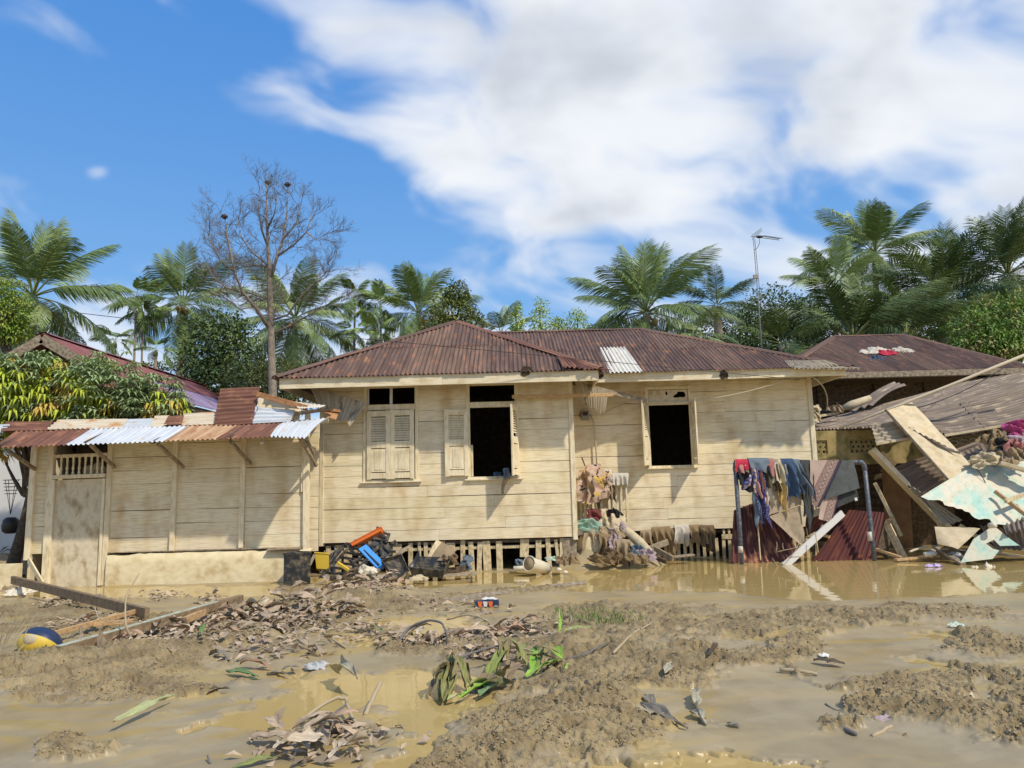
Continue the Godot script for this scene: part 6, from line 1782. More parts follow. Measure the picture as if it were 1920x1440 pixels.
	broad_tree("pale_bush", Vector3(-8.385, 4.412, -24), [[Vector3(-8.49, 5.287, -24), Vector3(0.9, 0.7, 0.8)], [Vector3(-7.78, 5.251, -24.5), Vector3(0.8, 0.7, 0.8)], [Vector3(-7.068, 4.965, -24.5), Vector3(0.8, 0.7, 0.8)]], 4200, 0.18, 0.05, mid, 62, "olive green bush at the foot of the tall bare tree", "", 0.08, "bush")
	broad_tree("round_tree", Vector3(-2.329, 6.209, -30), [[Vector3(-2.291, 8.646, -30), Vector3(0.95, 1.1, 0.9)], [Vector3(-2.189, 9.544, -30), Vector3(0.55, 0.5, 0.5)], [Vector3(-2.949, 8.064, -29.5), Vector3(0.6, 0.7, 0.6)], [Vector3(-1.55, 8.07, -29.5), Vector3(0.6, 0.7, 0.6)]], 5200, 0.16, 0.075, [Color(0.12, 0.16, 0.035), Color(0.17, 0.21, 0.05), Color(0.27, 0.27, 0.08)], 63, "cone shaped light green tree right behind the first roof's peak")
	var i := 0
	for e in [[970, 605, 0.3, 0.75, "slim young tree with pale leaves, leftmost over the roof valley"], [1013, 600, 0.42, 0.85, "tallest slim young tree over the second roof's ridge"], [1045, 615, 0.35, 0.4, "small young tree between the tallest and the roundest over the ridge"], [1082, 605, 0.55, 0.5, "round bright young tree nearest the full coconut palm"]]:
		var c := Vector3(0.285, 8.242, -30).lerp(Vector3(2.733, 8.176, -30), (e[0] - 970) / 112.0) + Vector3(0, (605 - e[1]) / 46.0, 0)
		broad_tree("young_tree", Vector3(c.x, 0, c.z), [[c, Vector3(e[2], e[3], e[2])], [c - Vector3(0, 0.7, 0), Vector3(e[2] * 1.3, 0.6, e[2])], [c + Vector3(0.05, e[3] * 0.6, 0), Vector3(e[2] * 0.5, e[3] * 0.5, e[2] * 0.5)]], 1300, 0.13, 0.055, [Color(0.32, 0.46, 0.09), Color(0.42, 0.55, 0.13), Color(0.5, 0.6, 0.18)], 64 + i, e[4], "young trees over the second roof", 0.05)
		i += 1
	broad_tree("dark_tree", Vector3(11.569, 4.859, -33), [[Vector3(11.88, 9.089, -33), Vector3(1.5, 1.1, 1.2)], [Vector3(10.711, 8.396, -32.5), Vector3(0.9, 0.9, 0.9)], [Vector3(13.053, 8.688, -33), Vector3(1.2, 1.0, 1.0)], [Vector3(11.656, 7.551, -32), Vector3(2.0, 1.0, 1.2)], [Vector3(9.913, 6.945, -31), Vector3(1.2, 0.9, 1.0)]], 8500, 0.2, 0.09, dark, 71, "broad dark tree behind the television aerial")
	broad_tree("dark_tree", Vector3(20.121, 5.173, -38), [[Vector3(20.527, 9.333, -38), Vector3(3.6, 1.6, 1.2)], [Vector3(24.694, 9.504, -38), Vector3(2.6, 1.8, 1.2)], [Vector3(17.12, 8.299, -38), Vector3(2.2, 1.3, 1.2)]], 9000, 0.24, 0.11, dark, 72, "mass of dark trees behind the oil palms")
	broad_tree("mango_tree", Vector3(15.717, 3.089, -24), [[Vector3(16.098, 6.4, -24), Vector3(1.5, 0.95, 1.2)], [Vector3(14.945, 6.081, -23.6), Vector3(0.8, 0.7, 0.8)], [Vector3(17.185, 6.728, -24), Vector3(1.2, 1.0, 1.0)], [Vector3(15.278, 5.599, -23.4), Vector3(1.5, 0.5, 0.9)]], 9000, 0.19, 0.06, [Color(0.12, 0.22, 0.045), Color(0.16, 0.28, 0.05), Color(0.22, 0.34, 0.06), Color(0.36, 0.34, 0.13)], 73, "bright green mango tree at the right edge above the dark house")
	broad_tree("leafy_tree", Vector3(-15.015, 3.736, -22), [[Vector3(-15.272, 7.131, -22), Vector3(0.75, 0.75, 0.8)], [Vector3(-15.758, 7.64, -22), Vector3(0.8, 0.7, 0.8)], [Vector3(-15.046, 6.633, -22), Vector3(0.5, 0.4, 0.5)]], 4200, 0.15, 0.06, bright, 74, "bright green leafy tree at the far left edge beside the gable")
	broad_tree("far_thicket", Vector3(-8.25, 7.845, -44), [[Vector3(-12.706, 8.606, -44), Vector3(3.2, 0.8, 1)], [Vector3(-6.333, 9.729, -44), Vector3(3.0, 0.8, 1)], [Vector3(-20.033, 8.8, -44), Vector3(3.5, 0.8, 1)], [Vector3(6.772, 9.638, -42), Vector3(2.5, 0.7, 1)], [Vector3(11.36, 9.826, -42), Vector3(1.8, 0.9, 1)]], 8000, 0.26, 0.12, dark, 75, "low dark thicket of trees closing the view far behind the roofs")
	mango_front()
	television_aerial()

# the mango tree hanging over the annex: drooping whorls of long leaves, old ones green, young ones yellow and copper
func mango_front() -> void:
	var foot := Vector3(-10.132, 1.032, -15.2)
	foot.y = 0.0
	var T := thing("mango_tree", "mango tree with drooping green, yellow and copper leaves over the left annex", "tree", "", foot)
	var blobs := [[Vector3(-9.646, 3.661, -15.2), Vector3(1.15, 0.75, 0.9)], [Vector3(-8.224, 3.708, -15), Vector3(0.9, 0.65, 0.8)], [Vector3(-7.246, 3.454, -14.9), Vector3(0.62, 0.5, 0.6)], [Vector3(-8.52, 3.262, -14.8), Vector3(1.6, 0.35, 0.5)], [Vector3(-10.187, 3.924, -15), Vector3(0.6, 0.6, 0.8)], [Vector3(-9.857, 4.292, -15.3), Vector3(0.45, 0.3, 0.5)], [Vector3(-8.58, 4.274, -15.4), Vector3(0.35, 0.3, 0.4)], [Vector3(-6.772, 3.259, -14.7), Vector3(0.32, 0.25, 0.4)], [Vector3(-10.291, 3.058, -15), Vector3(0.5, 0.5, 0.5)]]
	var r := RandomNumberGenerator.new()
	r.seed = 88
	var greens := Soup.new()
	var young := Soup.new()
	var c0: Vector3 = blobs[0][0]
	put("trunk", tube_mesh(curve(foot, foot.lerp(c0, 0.5) + Vector3(0.3, 0, 0), c0, 8), [0.14, 0.12, 0.11, 0.1, 0.09, 0.08, 0.07, 0.05, 0.03], 9), M.bark_dark, T)
	for b in blobs:
		for k in 6:
			var e: Vector3 = b[0] + Vector3(r.randfn(), r.randfn(), r.randfn()).normalized() * b[1] * 0.8
			var st := foot.lerp(c0, r.randf_range(0.45, 0.95))
			put("branch", tube_mesh(curve(st, st.lerp(e, 0.5) + Vector3(0, -0.2, 0), e, 6), [0.05, 0.04, 0.032, 0.025, 0.018, 0.012, 0.007], 6), M.bark_dark, T)
		var q: Vector3 = b[1]
		var m := int(150 * (q.x * q.y + q.y * q.z + q.x * q.z))
		for i in m:
			var d := Vector3(r.randfn(), r.randfn(), r.randfn()).normalized()
			var p: Vector3 = b[0] + d * q * (lerpf(0.5, 1.05, pow(r.randf(), 0.45)) * (1.0 + 0.45 * N.rag.get_noise_3d(d.x * 4, d.y * 4, d.z * 4)))
			var yn := smoothstep(0.1, 0.35, N.rag.get_noise_3d(p.x * 3.4, p.y * 3.4 + 7, p.z * 3.4) + (0.14 if p.x < -8.6 else -0.06)) * (1.0 if d.z > -0.2 else 0.0)
			var is_young := r.randf() < yn
			var copper := is_young and N.rag.get_noise_3d(p.x * 2.6 + 80, p.y * 2.6, p.z) > 0.16
			var n := 10 if is_young else 8
			for w in n:
				var an := TAU * w / n + r.randf() * 0.5
				var up := r.randf_range(-0.1, 0.55) if not is_young else r.randf_range(-0.75, 0.2)
				var o := Vector3(cos(an), up, sin(an)).normalized()
				var nr := Vector3.UP + Vector3(r.randfn(), 0, r.randfn()) * 0.2
				nr = (nr - o * nr.dot(o)).normalized()
				var col := Color(0.27, 0.345, 0.16) * r.randf_range(0.7, 1.4)
				if is_young: col = (Color(0.58, 0.38, 0.1) if copper else Color(0.42, 0.52, 0.05)).lerp(Color(0.5, 0.48, 0.06), r.randf() * 0.5) * r.randf_range(0.85, 1.15)
				(young if is_young else greens).leaf(p, o, nr, r.randf_range(0.16, 0.26), r.randf_range(0.042, 0.058), r.randf_range(0.25, 0.55) if not is_young else r.randf_range(0.5, 0.8), col)
	put("green_leaves", greens.mesh(), M.leaf_matte, T).set_meta("kind", "stuff")
	put("young_leaves", young.mesh(), M.leaf_green, T).set_meta("kind", "stuff")

func television_aerial() -> void:
	var foot := Vector3(6.638, 5.066, -19.5)
	var top := Vector3(6.627, 8.148, -19.5)
	var A := thing("television_aerial", "rusty television aerial on a thin mast behind the second roof", "aerial")
	foot.y -= 0.6
	put("mast", tube_mesh([foot, foot.lerp(top, 0.5) + Vector3(0.015, 0, 0), top], [0.016, 0.015, 0.012], 8), M.aerial_metal, A)
	var tip := Vector3(7.212, 7.91, -19.2)
	put("boom", tube_mesh([Vector3(6.602, 8.168, -19.6), tip], [0.011, 0.011], 6), M.aerial_metal, A)
	for k in 11:
		var c := Vector3(6.819, 8.063, -19.4).lerp(tip, k / 10.0)
		put("director", tube_mesh([c + Vector3(-0.03, 0.055, -0.06), c + Vector3(0.03, -0.02, 0.2)], [0.006, 0.006], 5), M.aerial_metal, A)
	for k in 4:
		var c := Vector3(6.626, 8.133, -19.5) + Vector3(0.02, -0.06 + k * 0.04, 0)
		put("reflector", tube_mesh([c + Vector3(-0.02, 0.0, -0.1), c + Vector3(0.2, 0.17 - k * 0.01, 0.1)], [0.006, 0.006], 5), M.aerial_metal, A)
	put("dipole_box", lump_mesh(Vector3(6.781, 8.096, -19.45), Vector3(0.09, 0.04, 0.05), 2, 0.02, 6), M.plastic_black, A)
	put("brace", tube_mesh(curve(Vector3(6.627, 7.729, -19.5), Vector3(6.79, 7.828, -19.45), Vector3(6.76, 8.035, -19.4), 6), [0.008], 5), M.aerial_metal, A)
	put("cable", tube_mesh(curve(top + Vector3(0.03, -0.1, 0.02), foot.lerp(top, 0.55) + Vector3(0.07, 0, 0.03), foot + Vector3(0.04, 0, 0.03), 10), [0.007], 5), M.wire_dark, A)
	var mb := MB.new()
	mb.box(Vector3(6.602, 6.989, -19.45), Vector3(0.13, 0.11, 0.05))
	put("booster_box", mb.mesh(), M.meter_case, A)
	tag(put("power_line", tube_mesh(curve(Vector3(-21.93, 9.848, -30), Vector3(-16.591, 8.805, -30), Vector3(-8.684, 8.035, -30), 14), [0.014], 5), M.wire_dark), "thin overhead wire sagging across the sky behind the left palms", "wire")
	tag(put("roof_cable", tube_mesh(curve(Vector3(-3.436, 4.392, -13.2), Vector3(-0.082, 4.026, -13.4), Vector3(5.642, 3.522, -14.5), 16), [0.006], 5), M.wire_dark), "thin wire crossing in front of both brown roofs", "wire")


# ---------------------------------------------------------------- cloth
# cloth hung over a rod from p to q: front and back lengths in metres, folds across, spread of the hem
func drape(p: Vector3, q: Vector3, front: float, back: float, folds: float, amp: float, sd: int, slant := 0.0, rad := 0.03, flare := 1.0, shift := 0.0) -> ArrayMesh:
	var mb := MB.new()
	mb.smooth(true)
	var nu := 30
	var w := (q - p).length()
	var rows := []
	var uvs := []
	var o := (q - p).normalized().cross(Vector3.UP).normalized()
	if o.z < 0: o = -o
	var steps := []
	for k in 15: steps.append([1, 1.0 - k / 14.0])
	for k in 3: steps.append([0, (k + 1) / 4.0 * PI])
	for k in 10: steps.append([-1, k / 9.0])
	for s in steps:
		var line := PackedVector3Array()
		var uv := PackedVector2Array()
		for i in nu + 1:
			var u := float(i) / nu
			var base := p.lerp(q, u)
			var hem := 1.0 + 0.3 * N.rag.get_noise_2d(u * 4.0 + sd * 9.0, 4.0) + slant * (u - 0.5)
			var ph := u * folds * TAU + sd + 1.2 * N.rag.get_noise_2d(u * 3.0, sd * 5.0)
			var d := 0.0
			var pt := Vector3.ZERO
			if s[0] == 0:
				pt = base + o * rad * cos(s[1]) + Vector3.UP * rad * sin(s[1])
				d = -rad * s[1]
			else:
				var le: float = (front if s[0] > 0 else back) * hem
				d = s[1] * le
				var k := 1.0 - exp(-d * 7.0)
				var wob: float = sin(ph) * amp * k + N.fold.get_noise_2d(u * 2.5 + sd * 3.0, d * 2.5) * amp * 1.4 * k
				var xs: float = (u - 0.5) * w * (flare - 1.0) * s[1] + shift * s[1] + cos(ph * 0.7) * amp * 0.35 * k + N.fold.get_noise_2d(d * 2.0 + sd * 7.0, s[0] * 5.0) * w * 0.35 * k
				pt = base + o * (s[0] * rad + wob + s[0] * amp * 0.6 * k) + Vector3.DOWN * d + (q - p).normalized() * xs
				d = d * s[0]
			line.append(pt)
			uv.append(Vector2(u * w, -d) * 1.4)
		rows.append(line)
		uvs.append(uv)
	rows.reverse()
	uvs.reverse()
	mb.grid(rows, uvs)
	return mb.mesh()

# thick mat between four corners, its picture measured from the edge line e0-e1
func mat_piece(a: Vector3, b: Vector3, c: Vector3, d: Vector3, e0: Vector3, e1: Vector3, width := 0.7, warp := 0.02, t := 0.012, sd := 1) -> ArrayMesh:
	var mb := MB.new()
	mb.smooth(true)
	var n := 12
	var dir := (e1 - e0).normalized()
	var nor := (c - a).cross(b - d).normalized()
	if nor.z < 0: nor = -nor
	for side in 2:
		var rows := []
		var uvs := []
		for j in n + 1:
			var line := PackedVector3Array()
			var uv := PackedVector2Array()
			for i in n + 1:
				var u := float(i) / n
				if side == 1: u = 1.0 - u
				var v := float(j) / n
				var p := a.lerp(b, u).lerp(d.lerp(c, u), v)
				var r := p - e0
				var al := r.dot(dir)
				uv.append(Vector2(1.0 - (r - dir * al).length() / width, al))
				p += nor * (warp * (N.rag.get_noise_2d(p.x * 3 + sd * 7, p.y * 3) * 1.6 + sin(u * 5.0 + sd) * 0.5) - side * t)
				line.append(p)
			rows.append(line)
			uvs.append(uv)
		mb.grid(rows, uvs)
	return mb.mesh()

func make_rack() -> void:
	var R := thing("clothes_rack", "goal shaped drying rack of dark muddy plastic pipe standing in the water", "drying rack", "", Vector3(5.493, 0.002, -14.7))
	var tl := Vector3(4.335, 1.941, -14.75)
	var tr := Vector3(6.845, 1.897, -14.75)
	put("post", tube_mesh([Vector3(4.329, -0.17, -14.72), Vector3(4.335, 0.787, -14.73), tl], [0.042, 0.042, 0.042], 12), M.navy_pipe_mud, R)
	put("post", tube_mesh([Vector3(6.881, -0.183, -14.7), Vector3(6.871, 0.621, -14.72), Vector3(6.869, 1.813, -14.75)], [0.042, 0.042, 0.042], 12), M.navy_pipe_mud, R)
	put("crossbar", tube_mesh([tl, tl.lerp(tr, 0.5) - Vector3(0, 0.015, 0), tr], [0.036, 0.036, 0.036], 12), M.navy_pipe_mud, R)
	put("elbow", tube_mesh(curve(tr - Vector3(0.1, 0, 0), tr + Vector3(0.03, 0, 0), Vector3(6.872, 1.729, -14.75), 6), [0.046], 12), M.navy_pipe_mud, R)
	put("elbow", tube_mesh(curve(tl + Vector3(0.1, 0, 0), tl + Vector3(-0.03, 0.0, 0), Vector3(4.334, 1.775, -14.75), 6), [0.046], 12), M.navy_pipe_mud, R)
	put("pipe_sleeve", tube_mesh([Vector3(6.832, 0.551, -14.715), Vector3(6.834, 0.379, -14.71)], [0.047, 0.047], 12), M.pipe_cream, R)
	put("pipe_sleeve", tube_mesh([Vector3(4.323, 0.342, -14.72), Vector3(4.325, 0.221, -14.72)], [0.047, 0.047], 12), M.pipe_cream, R)
	var at := func(px: float) -> Vector3: return tl.lerp(tr, (px - 1378.0) / 240.0)
	# [name, from, to, front, back, folds, amp, material, slant, radius, flare, shift, label]
	var g := "clothes drying on the pipe rack"
	var items := [
		["trousers", 1384, 1400, 0.52, 0.4, 1.4, 0.04, "cloth_black", 0.1, 0.04, 1.3, 0.02, "black top with a white mark hanging at the left post of the rack"],
		["shirt", 1382, 1402, 0.14, 0.2, 1.2, 0.03, "cloth_red", -0.4, 0.075, 1.1, 0.0, "red cloth folded over the left end of the rack"],
		["shirt", 1380, 1388, 0.2, 0.2, 1.2, 0.03, "cloth_pink", -0.2, 0.06, 1.1, 0.0, "pink edge of cloth around the red one on the rack"],
		["scarf", 1392, 1410, 0.5, 0.3, 2.0, 0.045, "cloth_plaid", 0.2, 0.06, 1.1, 0.02, "blue and white checked scarf bunched on the rack"],
		["shirt", 1408, 1422, 0.66, 0.4, 1.5, 0.05, "cloth_pink", 0.3, 0.055, 1.1, 0.05, "long peach blouse beside the checked scarf on the rack"],
		["strip", 1410, 1418, 1.16, 0.4, 1.0, 0.03, "cloth_grey_blue", 0.0, 0.04, 1.2, 0.0, "long grey cloth strip hanging lowest on the left of the rack"],
		["scarf", 1414, 1428, 1.1, 0.4, 1.6, 0.04, "cloth_navy_pattern", 0.1, 0.05, 1.25, 0.06, "navy patterned scarf hanging low on the rack"],
		["shirt", 1405, 1436, 0.16, 0.3, 1.5, 0.04, "cloth_grey_blue", 0.6, 0.095, 1.0, 0.0, "grey blue cloth bunched highest over the rack"],
		["jacket", 1424, 1444, 0.3, 0.35, 1.4, 0.05, "cloth_black", 0.2, 0.075, 1.0, 0.02, "dark jacket folded over the middle left of the rack"],
		["shirt", 1428, 1446, 0.28, 0.3, 1.2, 0.035, "cloth_rose", 0.3, 0.085, 0.9, 0.02, "dusty rose shirt on top of the dark jacket"],
		["trousers", 1432, 1452, 0.52, 0.4, 1.6, 0.05, "cloth_olive", 0.1, 0.06, 1.0, 0.02, "dark olive trousers hanging on the rack"],
		["strip", 1426, 1436, 0.78, 0.3, 1.2, 0.03, "cloth_white", 0.2, 0.05, 1.0, 0.02, "off white cloth hanging below the dark jacket"],
		["strip", 1446, 1453, 0.36, 0.3, 1.0, 0.02, "cloth_white", 0.0, 0.07, 1.0, 0.01, "narrow white cloth beside the cream blouse"],
		["blouse", 1452, 1468, 0.36, 0.3, 1.6, 0.04, "cloth_cream", -0.2, 0.07, 1.1, 0.0, "cream blouse hanging in the middle of the rack"],
		["strip", 1445, 1459, 0.84, 0.3, 2.2, 0.03, "cloth_yellow", 0.2, 0.045, 0.9, 0.06, "yellow striped cloth hanging below the cream blouse"],
		["jeans", 1466, 1482, 0.66, 0.5, 1.3, 0.055, "cloth_denim", 0.1, 0.08, 1.5, 0.1, "dark blue jeans hanging beside the cream blouse"],
		["skirt", 1478, 1494, 0.68, 0.5, 2.4, 0.05, "cloth_grey_blue", 0.1, 0.065, 1.7, 0.17, "faded grey denim skirt hanging right of the jeans"]]
	var i := 0
	for e in items:
		i += 1
		tag(put(e[0], drape(at.call(e[1] - 3.0), at.call(e[2] + 4.0), e[3], e[4], e[5], e[6], i, e[8], e[9], e[10], e[11]), M[e[7]]), e[12], "clothes", g)
	# rugs and mats
	tag(put("rug", mat_piece(Vector3(5.102, 1.974, -14.78), Vector3(5.656, 1.949, -14.78), Vector3(5.567, 1.103, -14.72), Vector3(4.904, 0.917, -14.7), Vector3(5.656, 1.949, -14.78), Vector3(5.567, 1.103, -14.72), 3.0, 0.02, 0.012, 2), M.rug_back), "tan backed rug hanging behind the jeans", "rug")
	tag(put("mat", mat_piece(Vector3(4.909, 0.895, -14.72), Vector3(5.552, 1.083, -14.74), Vector3(5.54, 0.396, -14.66), Vector3(5.42, 0.362, -14.62), Vector3(5.656, 1.949, -14.78), Vector3(5.567, 1.103, -14.72), 3.0, 0.03, 0.01, 3), M.rug_back), "folded grey tan corner of a mat hanging to the water below the rug", "mat")
	tag(put("mat", drape(at.call(1500), at.call(1519), 1.25, 0.8, 0.9, 0.05, 31, 0.15, 0.05, 0.8, -0.04), M.rug_dark), "narrow dark grey mat folded over the rack left of the carpet", "mat")
	var c0 := Vector3(6.41, 1.947, -14.68)
	var c1 := Vector3(5.88, 1.035, -14.66)
	tag(put("carpet", mat_piece(Vector3(5.789, 1.953, -14.69), c0, c1, Vector3(5.725, 1.121, -14.67), c0, c1, 0.62, 0.015, 0.012, 4), M.carpet), "pink carpet with a brown lozenge border hung slantwise over the rack", "carpet")
	tag(put("carpet_corner", mat_piece(Vector3(5.959, 1.175, -14.7), Vector3(6.336, 1.289, -14.71), Vector3(6.103, 0.745, -14.66), Vector3(5.852, 0.823, -14.66), Vector3(6.336, 1.289, -14.71), Vector3(6.123, 0.745, -14.66), 0.5, 0.015, 0.012, 5), M.carpet), "brown lower corner of the bordered carpet under the grey mat", "carpet")
	tag(put("mat", mat_piece(Vector3(6.417, 1.938, -14.72), Vector3(6.645, 1.922, -14.72), Vector3(6.706, 1.392, -14.66), Vector3(5.995, 1.185, -14.66), c0, c1, 3.0, 0.03, 0.012, 6), M.rug_grey), "grey green felt mat slung over the right part of the rack", "mat")
	tag(put("mat", mat_piece(Vector3(6.333, 1.247, -14.76), Vector3(6.676, 1.362, -14.76), Vector3(6.696, 1.197, -14.72), Vector3(6.245, 1.024, -14.72), c0, c1, 3.0, 0.02, 0.012, 7), M.rug_dark), "dark lower fold of mat with a white tag at the right of the rack", "mat")
	var mb := MB.new()
	mb.box(Vector3(6.614, 1.179, -14.68), Vector3(0.05, 0.06, 0.01), Basis(Vector3.BACK, 0.3))
	tag(put("care_label", mb.mesh(), M.paint_white), "small white tag on the dark mat at the right of the rack", "tag")

func make_loose_metal() -> void:
	put_sheet("rusty_sheet", sheet(Vector3(4.412, 1.002, -15.3), Vector3(5.219, 1.268, -15.4), Vector3(5.579, 0.006, -14.95), Vector3(4.167, 0.006, -14.9), 0.02, 0.11, 8, 0.0), M.roof_maroon_rusty, "maroon corrugated sheet with orange rust streaks leaning behind the left of the rack", "metal sheet")
	put_sheet("maroon_sheet", sheet(Vector3(6.68, 0.957, -15.2), Vector3(7.46, 0.881, -15.3), Vector3(6.977, -0.066, -14.9), Vector3(5.758, 0.016, -14.9), 0.026, 0.105, 8, 0.0, 0.03), M.roof_maroon, "maroon corrugated sheet standing in the water at the right of the rack", "metal sheet")
	put_sheet("red_scrap", sheet(Vector3(5.793, 0.92, -15.1), Vector3(6.169, 0.831, -15), Vector3(5.962, 0.611, -14.95), Vector3(5.675, 0.45, -15), 0.012, 0.11, 4), M.roof_maroon, "small maroon sheet scrap between the two big sheets", "metal sheet")
	put_sheet("dark_scrap", board(Vector3(7.397, 0.739, -15.2), Vector3(7.625, 0.802, -15.3), Vector3(7.268, -0.042, -15), Vector3(7.08, 0.188, -15), 0.01, 0.01), M.dark_wood, "dark board edge behind the right post of the rack", "board")
	tag(bar(self, "white_board", Vector3(5.043, -0.03, -14.45), Vector3(6.363, 0.918, -14.75), 0.05, 0.13, M.paint_white), "white board rising from the water between the maroon sheets", "board")
	tag(bar(self, "white_board", Vector3(5.806, 0.884, -14.95), Vector3(6.012, 0.962, -14.95), 0.04, 0.12, M.paint_white), "short white board end under the bordered carpet", "board")
	tag(bar(self, "pale_batten", Vector3(5.933, 0.526, -15), Vector3(6.179, 0.448, -15), 0.04, 0.06, M.fresh_wood), "pale batten stub beside the white rising board", "batten")
	tag(bar(self, "dark_stake", Vector3(5.901, 0.417, -15.1), Vector3(5.868, 0.004, -15.1), 0.05, 0.05, M.dark_wood, Vector3.BACK), "short dark stake left of the right maroon sheet", "stake")
	tag(bar(self, "thin_lath", Vector3(4.728, 0.823, -14.85), Vector3(4.704, 0.068, -14.75), 0.02, 0.03, M.slat_wood, Vector3.BACK), "thin upright lath in front of the rusty maroon sheet", "lath")
	tag(bar(self, "thin_lath", Vector3(5.693, 0.641, -14.9), Vector3(5.717, 0.415, -14.9), 0.015, 0.02, M.slat_wood, Vector3.BACK), "short thin lath below the small maroon scrap", "lath")
	tag(bar(self, "thin_lath", Vector3(5.666, 0.57, -14.4), Vector3(5.667, 0.219, -14.35), 0.015, 0.02, M.slat_wood, Vector3.BACK), "thin lath at the left edge of the right maroon sheet", "lath")
	tag(bar(self, "two_tone_board", Vector3(7.381, 0.639, -15.1), Vector3(7.502, -0.009, -14.8), 0.03, 0.17, M.slat_wood), "worn white and red board slanting down right of the rack", "board")
	tag(bar(self, "pale_board", Vector3(7.022, 0.198, -14.9), Vector3(7.344, 0.054, -14.6), 0.1, 0.05, M.fresh_wood), "pale board lying low beside the rack's right foot", "board")
	tag(bar(self, "floating_plank", Vector3(7.129, 0.039, -14.4), Vector3(7.973, 0.087, -14.5), 0.12, 0.04, M.fresh_wood), "pale plank floating right of the rack", "plank")
	# a drowned thorn branch
	var B := thing("thorn_branch", "bare forked branch sticking out of the water before the left maroon sheet", "branch")
	for e in [[Vector3(4.929, 0.234, -14.5), Vector3(5.047, 0.27, -14.4), Vector3(5.354, 0.331, -14.4)], [Vector3(4.929, 0.234, -14.5), Vector3(4.968, 0.363, -14.5), Vector3(4.953, 0.423, -14.5)], [Vector3(5.047, 0.27, -14.4), Vector3(5.015, 0.369, -14.4), Vector3(5.038, 0.408, -14.4)], [Vector3(4.871, -0.077, -14.2), Vector3(5.102, 0.149, -14.3), Vector3(5.3, 0.283, -14.4)], [Vector3(4.872, -0.058, -14.2), Vector3(4.766, 0.119, -14.2), Vector3(4.749, 0.158, -14.2)], [Vector3(5.102, 0.149, -14.3), Vector3(5.316, 0.182, -14.2), Vector3(5.363, 0.142, -14.2)], [Vector3(5.246, 0.235, -14.4), Vector3(5.399, 0.421, -14.5), Vector3(5.425, 0.49, -14.5)]]:
		put("stem", tube_mesh(curve(e[0], e[1], e[2], 5), [0.011, 0.009, 0.008, 0.007, 0.006, 0.004], 5), M.twig_pale, B)

